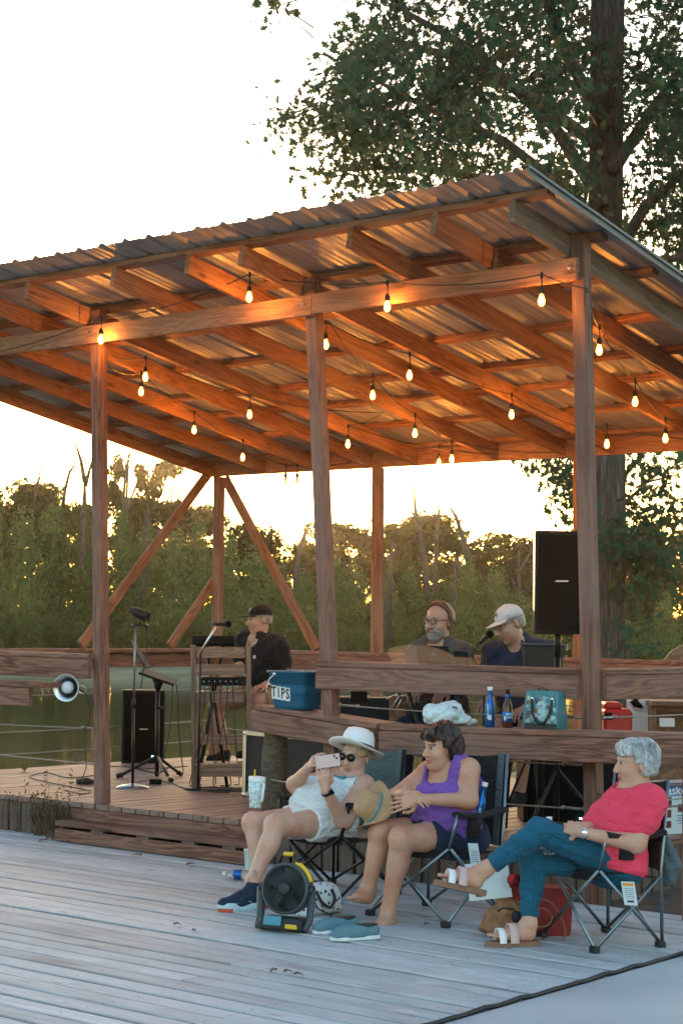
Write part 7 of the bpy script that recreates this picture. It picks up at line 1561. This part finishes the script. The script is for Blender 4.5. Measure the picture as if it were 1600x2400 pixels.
# straw hat leaning between the chairs
hc_ = at_depth(876, 1893, 9.62); hn = nrm(-HR*.80+UZ*.40-HF*.40); x = nrm(np.cross(hn, HF)); y = np.cross(hn, x); m = MB(); t = thing('straw_hat', hc_, 'tan straw hat with curled brim hanging between the two left women', 'hat')
prof = [(.0001, .098), (.03, .104), (.058, .096), (.068, .07), (.075, .03), (.079, .0), (.105, -.006), (.132, .0), (.133, .003), (.105, -.002), (.08, .004)]; m.lathe(hc_, prof, 36, [x*1.12, y, hn])
for i, v in enumerate(m.v):
    d = np.array(v)-hc_; a = d @ nrm(x); b_ = d @ y; r_ = math.hypot(a, b_)
    if r_ > .085: th = math.atan2(b_, a); m.v[i] = tuple(np.array(v)+hn*(r_-.085)*(.8*math.sin(2*th+.6)+.35*math.sin(3*th)))
m.build('crown_and_brim', MAT['straw'], t); m = MB(); m.lathe(hc_, [(.0785, .006), (.0805, .010), (.0805, .014), (.0775, .018)], 36, [x*1.12, y, hn]); m.build('band', MAT['aqua_trim'], t)
# ---- jobsite fan
fcb = (G(612, 2176)+G(722, 2186))/2; ld = nrm((G(722, 2186)-G(612, 2176))*V3(1, 1, 0)); fn = np.cross(ld, UZ); t = thing('portable_fan', fcb, 'black and yellow portable fan on the deck before the left woman', 'fan')
c0 = V3(fcb[0], fcb[1], 0)+fn*-.02; FA = [ld, UZ, fn]; zc = .215; tilt = nrm(fn+UZ*.12); ty = np.cross(tilt, ld)
fc = c0+UZ*zc; m = MB(); m.lathe(fc, [(.128, -.055), (.132, -.05), (.134, .03), (.126, .036), (.118, .034), (.117, -.05)], 40, [ld, ty, tilt]); m.build('housing', MAT['fan_grey'], t)
m = MB(); m.lathe(fc, [(.125, -.05), (.03, -.055), (.0001, -.056)], 40, [ld, ty, tilt]); m.build('back_plate', MAT['fan_black'], t)
gr = MB()
for k in range(40):
    a0 = 2*PI*k/40; pts = [fc+tilt*(.036+.004*math.sin(PI*s))+(ld*math.cos(a0+.75*s)+ty*math.sin(a0+.75*s))*(.032+.088*s) for s in np.linspace(0, 1, 6)]; gr.tube(pts, .0016, 4, cap=False)
for r in (.032, .055, .08, .102, .119): gr.tube([fc+tilt*.038+(ld*math.cos(a)+ty*math.sin(a))*r for a in np.linspace(0, 2*PI, 33)], .0017, 4, cap=False)
o = gr.build('guard', MAT['fan_black'], t); tag(o, kind='stuff')
m = MB(); m.lathe(fc, [(.034, .030), (.034, .042), (.026, .046), (.0001, .046)], 24, [ld, ty, tilt]); m.build('hub', MAT['fan_black'], t)
for k in range(5):
    a0 = 2*PI*k/5; m = MB(); P = []
    for s in np.linspace(0, 1, 5): r = .02+.092*s; w = .035+.05*s; P.append([fc+tilt*(-.01+.02*(j-.5)*2)+(ld*math.cos(a0+(j-.5)*w/r*1.2)+ty*math.sin(a0+(j-.5)*w/r*1.2))*r for j in (0, .5, 1)])
    m.grid(P); m.build('blade', MAT['fan_grey'], t)
for sg in (-1, 1):
    m = MB(); m.tube([c0+ld*sg*.128+UZ*.014+fn*.06, c0+ld*sg*.142+UZ*.06+fn*.02, c0+ld*sg*.146+UZ*zc], [.024, .022, .024], 8, flat=.7); m.build('leg', MAT['fan_grey'], t); m = MB(); m.lathe(c0+ld*sg*.14+UZ*zc, [(.026, -.01), (.026, .014), (.0001, .018)], 14, [UZ, fn, ld*sg]); m.build('pivot', MAT['fan_black'], t)
m = MB(); m.box(c0+UZ*.038+fn*.03, .25, .13, .066, [ld, fn, UZ], ch=.016); m.build('base', MAT['fan_black'], t); m = MB(); m.box(c0-ld*.035+UZ*.06+fn*.099, .10, .012, .05, [ld, nrm(fn+UZ*.3), nrm(UZ-fn*.3)], ch=.004); m.build('battery_label', MAT['screen_blue'], t); m = MB(); m.box(c0+ld*.07+UZ*.035+fn*.085, .075, .03, .03, [ld, fn, UZ], ch=.008); m.build('yellow_catch', MAT['fan_yellow'], t)
m = MB(); pts = [fc+(ld*math.cos(a)+ty*math.sin(a))*.142-tilt*.0 for a in np.linspace(.3, 1.25, 9)]; m.tube(pts, .013, 8); m.build('yellow_rim', MAT['fan_yellow'], t)
m = MB(); m.tube([fc+ty*.13+ld*-.055, fc+ty*.172-ld*.042, fc+ty*.175+ld*.035, fc+ty*.135+ld*.06], .0105, 8); hd = m.build('handle', MAT['fan_black'], t); m = MB(); m.tube([fc+ty*.176-ld*.03, fc+ty*.178+ld*.026], .0125, 8); m.build('grip', MAT['fan_yellow'], hd)
# ---- small print handbag
ca = (G(696, 2152)+G(808, 2138))/2; t = thing('white_handbag', ca, 'white print handbag with black handles on the deck behind the fan', 'handbag'); bd = nrm((G(808, 2132)-G(690, 2150))*V3(1, 1, 0)); bn = np.cross(bd, UZ); bc = V3(ca[0], ca[1], 0)+bn*-.07+bd*.02
def spot_mat():
    m_, nt, b = newmat('bag_print'); L = nt.links.new; tc = N(nt, 'ShaderNodeTexCoord'); v = N(nt, 'ShaderNodeTexVoronoi'); v.inputs['Scale'].default_value = 34; L(tc.outputs['Object'], v.inputs['Vector']); rp = ramp(nt, [(.27, (.02, .02, .025)), (.32, (.66, .72, .73))]); L(v.outputs['Distance'], rp.inputs[0]); L(rp.outputs[0], b.inputs['Base Color']); b.inputs['Roughness'].default_value = .55
spot_mat(); P = []; m = MB()
for s in np.linspace(-1, 1, 9):
    k = 1-.10*abs(s)**3; P.append([bc+bd*s*.135+bn*y*k+UZ*z*(1 if z < .02 else k) for y, z in ((-.075, .004), (.075, .004), (.088, .03), (.085, .09), (.055, .15), (.012, .172), (-.012, .172), (-.055, .15), (-.085, .09), (-.088, .03))])
m.grid(P, closed=True); m.add(P[0], [tuple(range(10))]); m.add(P[-1], [tuple(reversed(range(10)))]); m.build('body', MAT['bag_print'], t)
for sg in (-1, 1): m = MB(); m.tube(spline([bc+bd*-.06+bn*.07*sg+UZ*.135, bc+bd*-.055+bn*(.10*sg)+UZ*(.085 if sg > 0 else .2), bc+bd*.0+bn*.115*sg+UZ*(.045 if sg > 0 else .24), bc+bd*.055+bn*.10*sg+UZ*(.085 if sg > 0 else .2), bc+bd*.06+bn*.07*sg+UZ*.135]), .0085, 8); m.build('handle', MAT['black_rubber'], t)
m = MB(); m.tube([bc-bd*.115+UZ*.16, bc+UZ*.176, bc+bd*.115+UZ*.16], .007, 6); m.build('zip', MAT['black_rubber'], t); m = MB(); m.tube([bc+bd*-.11+bn*.08+UZ*.12, bc+bd*-.10+bn*.12+UZ*.05, bc+bd*-.02+bn*.15+UZ*.008, bc+bd*-.08+bn*.19+UZ*.006], .008, 6, flat=.4); m.build('strap', MAT['black_rubber'], t)
# ---- slip-on shoes
def slipon(label, heel, toe):
    d = nrm((toe-heel)*V3(1, 1, 0)); x = np.cross(UZ, d); L_ = .265; heel = V3(heel[0], heel[1], 0); t = thing('slip_on_shoe', heel+d*.13, label, 'shoe', 'pair of slip-on shoes')
    Bs = Body().cone(heel+d*.035+UZ*.045, heel+d*.12+UZ*.04, .036, .037, .03).cone(heel+d*.12+UZ*.036, heel+d*.21+UZ*.030, .042, .040, .03).cone(heel+d*.18+UZ*.03, heel+d*.235+UZ*.024, .040, .028, .03)
    hol = heel+d*.075+UZ*.085
    V_, F_ = meshify(Bs.ops, .005, 0, (plane(heel+UZ*.016, -UZ), lambda P: .0-np.maximum(np.linalg.norm((P-hol) @ np.array([d, x, UZ]).T/np.array([.068, .026, .05]), axis=-1)-1, -9)*.03)); mesh_obj('upper', V_, F_, [MAT['canvas_teal']], t); m = MB(); m.prism([(.068*math.cos(a), .027*math.sin(a)) for a in np.linspace(0, 2*PI, 18)[:-1]], heel+d*.078+UZ*.076, [d, x, UZ], .006); m.build('opening_shade', MAT['fan_black'], t)  # dark disc put in for the shaded inside of the shoe opening
    So = Body().cone(heel+d*.035+UZ*.012, heel+d*.12+UZ*.010, .040, .037, .02).cone(heel+d*.12+UZ*.010, heel+d*.2+UZ*.010, .037, .046, .02).cone(heel+d*.2+UZ*.010, heel+d*.24+UZ*.010, .046, .03, .02); sdf_obj('sole', So, MAT['sole_white'], t, .005, 0, (plane(heel+UZ*.024, UZ), plane(heel+UZ*.002, -UZ)))
slipon('grey blue slip-on shoe lying nearer the camera, right of its pair', G(888, 2200), G(790, 2205)); slipon('grey blue slip-on shoe lying farther back, left of its pair', G(838, 2182), G(738, 2190))
# ---- red tote and brown leather bag behind the coral woman's legs
c0 = G(1262, 2196)+HF*.10; t = thing('red_tote', c0, 'red tote bag with white printed panel under the right chair', 'tote bag'); c0 = V3(c0[0], c0[1], 0); ta = nrm(HR+HF*.1); tn = np.cross(ta, UZ); P = []; m = MB()
for z, k in ((.0, .95), (.02, 1.0), (.12, 1.03), (.23, 1.0), (.25, .98)): P.append([c0+ta*x*k+tn*y*k+UZ*(z+.012*math.sin(x*25)*(z > .2)) for x, y in rrect(.34, .17, .03)])
m.grid(P, closed=True); n_ = len(P[0]); m.add(P[0], [tuple(reversed(range(n_)))]); m.add(P[-1], [tuple(range(n_))]); m.build('body', MAT['red_canvas'], t)
m = MB(); e = at_depth(1163, 2090, depth(c0)-.12); P = [[at_depth(1100+100*u-12*v, 2112-10*u-86*v, depth(c0)-.14+.03*math.sin(3*u)*v) for u in np.linspace(0, 1, 7)] for v in np.linspace(0, 1, 6)]; m.grid(P); Q = [[p+HF*.004 for p in r] for r in P]; m.grid([list(reversed(r)) for r in Q]); m.build('white_panel', MAT['bag_white'], t)
m = MB(); m.tube([at_depth(1195, 2080, 8.95), at_depth(1208, 2052, 8.95), at_depth(1214, 2080, 8.95)], .008, 6); m.build('handle', MAT['red_canvas'], t)
plain('red_print', (.55, .03, .03), .6); m = MB(); m.lathe(at_depth(1203, 2062, 8.96), [(.0001, .003), (.035, 0)], 14, [HR, UZ, -HF]); m.build('printed_motif', MAT['red_print'], t)
Jb = PJ(8.98); bc = G(1185, 2195)+HF*.02; Bp = Body().ell(V3(bc[0], bc[1], .085), (.12, .07, .085), [HR, HF, UZ], .03).ell(V3(bc[0], bc[1], .15)+HR*.03, (.08, .055, .05), [HR, HF, nrm(UZ+HR*.3)], .03).ell(V3(bc[0], bc[1], .04)-HR*.02, (.125, .075, .04), [HR, HF, UZ], .03)
V_, F_ = meshify(Bp.ops, .005, 0, (plane(V3(0, 0, .002), -UZ),), folds(.005, [(V3(1, .3, .5), 55, 1), (V3(.2, 1, .7), 80, .8)], 61)); o = mesh_obj('leather_bag', V_, F_, [MAT['leather_tan']], None); tag(o, 'slumped tan leather bag beside the coral woman\'s planted foot', 'handbag')
for k, (P) in enumerate(([Jb(1250, 2105), Jb(1290, 2115), Jb(1318, 2160), Jb(1322, 2195), Jb(1300, 2210), Jb(1262, 2196)], [Jb(1235, 2130), Jb(1275, 2130), Jb(1293, 2150), Jb(1280, 2170), Jb(1245, 2172)])):
    Q = []
    for i in range(len(P)-1):
        p0, p1, p2, p3 = P[max(i-1, 0)], P[i], P[i+1], P[min(i+2, len(P)-1)]
        for k2 in range(6): s = k2/6; Q.append(.5*((2*p1)+(-p0+p2)*s+(2*p0-5*p1+4*p2-p3)*s*s+(-p0+3*p1-3*p2+p3)*s**3))
    m = MB(); m.tube(Q+[P[-1]], .0075, 6, flat=.5); m.build('strap', MAT['leather_tan'], o)
m = MB(); m.tube([Jb(1165, 2135, -.06), Jb(1178, 2128, -.08), Jb(1205, 2132, -.06)], .006, 6); m.build('tassel', MAT['frame_dark'], o); m = MB(); m.lathe(Jb(1210, 2148, -.07), [(.03, 0), (.03, .03), (.0001, .035)], 16, [HR, UZ, -HF]); m.build('flask_end', MAT['amp_grey'], o)
# ---- bottles and cups
wb = [(.0001, 0), (.028, 0), (.031, .01), (.031, .06), (.029, .065), (.031, .07), (.031, .125), (.014, .165), (.0125, .17)]
c0 = at_depth(1286, 1946, 8.85); tb_, _ = bottle('clear water bottle behind the coral woman\'s knee', c0-UZ*.12, wb, 'clear_plastic', [(.168, .188, .014, 'paper_white')])
c0 = G(586, 2042); t = thing('white_cup', c0, 'white paper cup standing on the deck behind the left woman\'s leg', 'cup'); m = MB(); m.lathe(V3(c0[0], c0[1], 0), [(.0001, 0), (.03, 0), (.032, .003), (.042, .135), (.045, .137), (.045, .142), (.04, .142)], 22); m.build('cup_wall', MAT['cup_white'], t)
c0 = G(600, 2064); tb_, _ = bottle('small water bottle lying on the deck by the white cup', V3(c0[0], c0[1], .033)-HR*.03, wb, 'clear_plastic', [(.168, .188, .014, 'paper_white'), (.065, .11, .0315, 'bottle_blue')], up=nrm(-HR+HF*.3))
# ---- hang tags and carry bag on the chairs
def hang_tag(parent, a, w, h, mats, lines=6):
    m = MB(); c = a-UZ*h/2; x = nrm(HR-HF*.15); n = np.cross(x, UZ); dn = nrm(UZ+HR*-.16); m.box(c, w, .002, h, [x, n, dn]); o = m.build('hang_tag', MAT[mats[0]], parent)
    if len(mats) > 1: m = MB(); m.box(c+dn*h*.38+n*.0016, w*.8, .0015, h*.13, [x, n, dn]); m.build('printed_strip', MAT[mats[1]], o)
    for k in range(lines): m = MB(); m.box(c+dn*h*(.2-.08*k)+n*.0016, w*(.75-.1*(k % 2)), .0012, h*.018, [x, n, dn]); m.build('printed_line', MAT['chair_grey'], o)
    m = MB(); m.box(c-dn*h*.34+n*.0016, w*.5, .0012, h*.09, [x, n, dn]); m.build('barcode', MAT['ink'], o)
hang_tag(CH3['t'], at_depth(1474, 2066, 8.72), .066, .118, ['box_white', 'paper_orange']); hang_tag(CH2['t'], at_depth(1112, 1976, 9.45), .055, .14, ['box_white'])
c0 = at_depth(1562, 2000, 9.1); Bp = Body().cone(c0+UZ*.10-HR*.012, c0-UZ*.06+HR*.01, .016, .055, .03).cone(c0-UZ*.06+HR*.01, c0-UZ*.13+HR*.005, .055, .045, .03); V_, F_ = meshify(Bp.ops, .006, 0, (), folds(.004, [(V3(1, .3, .2), 60, 1), (V3(.3, 1, .4), 50, .8)], 71)); o = mesh_obj('carry_bag', V_, F_, [MAT['chair_grey']], CH3['t'])
# ---- flat black phone tray between the left chairs
# ---- dry leaves on the deck
lf = random.Random(14); spots = [(320, 2008), (450, 2030), (417, 2172), (455, 2185), (100, 1974), (640, 2281), (675, 2283), (700, 2290), (820, 2195), (1002, 2172)]
words = ['curled dry leaf near the foot of the steps', 'flat torn leaf on the deck right of the step leaf', 'small dark leaf in the middle of the deck', 'tiny leaf scrap just right of the middle deck leaf', 'dry leaf near the left edge of the deck', 'small brown leaf on the front deck boards', 'orange brown leaf beside the front deck leaf', 'thin leaf scrap right of the two front leaves', 'leaf scrap beside the slip-on shoes', 'dark speck of leaf under the middle chair']
for (px, py), w in zip(spots, words):
    p = G(px, py); a = lf.uniform(0, 6); u_ = V3(math.cos(a), math.sin(a), 0); v_ = V3(-math.sin(a), math.cos(a), 0); s = .05 if py < 2100 else .03; m = MB(); P = []
    for i in range(5): k = i/4; wd = s*.4*math.sin(PI*(k*.9+.05)); P.append([p+u_*s*(k-.5)*1.6+v_*wd*j+UZ*(.006+.012*abs(j)*k+.01*math.sin(k*3)) for j in (-1, -.3, .3, 1)])
    m.grid(P); Q = [[q_-UZ*.0015 for q_ in r] for r in P]; m.grid([list(reversed(r)) for r in Q]); o = m.build('fallen_leaf', MAT['dry_leaf']); tag(o, w, 'leaf', 'dry leaves on the deck')
# ---- weeds beside the steps at left
def weed(label, px, py, h, n, seed, leafy=True):
    r = random.Random(seed); b = G(px, py); t = thing('weed', b, label, 'weed'); st_ = MB(); lv = MB()
    for k in range(n):
        a = r.uniform(-1, 1); top = b+HR*a*h*.35+HF*r.uniform(-.08, .08)+UZ*h*r.uniform(.6, 1.0); base = b+HR*a*.06+HF*r.uniform(-.05, .05); mid = between(base, top, .55)+HR*a*.02; st_.tube([base, mid, top], [.003, .0022, .001], 4)
        if leafy:
            for j in range(12): s = .3+.7*j/11; p = between(base, mid, s/.55) if s < .55 else between(mid, top, (s-.55)/.45); d = nrm(HR*r.uniform(-1, 1)+HF*r.uniform(-1, 1)+UZ*.7); L_ = r.uniform(.02, .045); w_ = nrm(np.cross(d, V3(r.random(), r.random(), .2)))*L_*.22; lv.add([p, p+d*L_*.5+w_, p+d*L_, p+d*L_*.5-w_], [(0, 1, 2, 3)])
    o = st_.build('stems', MAT['dry_leaf'], t); tag(o, kind='stuff')
    if leafy: o = lv.build('leaves', MAT['weed_leaf'], t); tag(o, kind='stuff')
weed('tall twiggy weed reaching over the stage edge left of the post', 135, 1962, .55, 9, 3); weed('dry weed clump before the skirt boards at left', 95, 1958, .32, 26, 5); weed('dense weed tuft beside the left end of the steps', 130, 1966, .26, 30, 6); weed('sparse weed leaning left of the clump', 60, 1950, .42, 5, 8)
weed('small green weed growing through the stage boards', 58, 1806, .08, 4, 11) if False else None
b = S(58, 1808); t = thing('weed', b, 'small green weed growing up through the stage boards at left', 'weed'); lv = MB()
for k in range(8): a = k*.8; d = nrm(V3(math.cos(a), math.sin(a), 1.2)); w_ = nrm(np.cross(d, UZ))*.012; lv.add([b, b+d*.05+w_, b+d*.10, b+d*.05-w_], [(0, 1, 2, 3)])
lv.build('leaves', MAT['shrub_leaf'], t)

# ================================================================== haze volume added to make the golden sunset glow
m = MB(); m.box(CAM*V3(1, 1, 0)+HF*68+UZ*8.5, 190, 150, 22, [HR, HF, UZ])
hz = m.build('haze', []); tag(hz, 'thin golden evening haze over the lake and stage', 'haze', kind='stuff')
hm = bpy.data.materials.new('haze'); hm.use_nodes = True; hn_ = hm.node_tree; hn_.nodes.remove(hn_.nodes['Principled BSDF']); pv = hn_.nodes.new('ShaderNodeVolumePrincipled')
pv.inputs['Color'].default_value = (1, .86, .64, 1); pv.inputs['Density'].default_value = HAZE; pv.inputs['Anisotropy'].default_value = .8; hn_.links.new(pv.outputs[0], hn_.nodes['Material Output'].inputs['Volume']); hz.data.materials.append(hm)
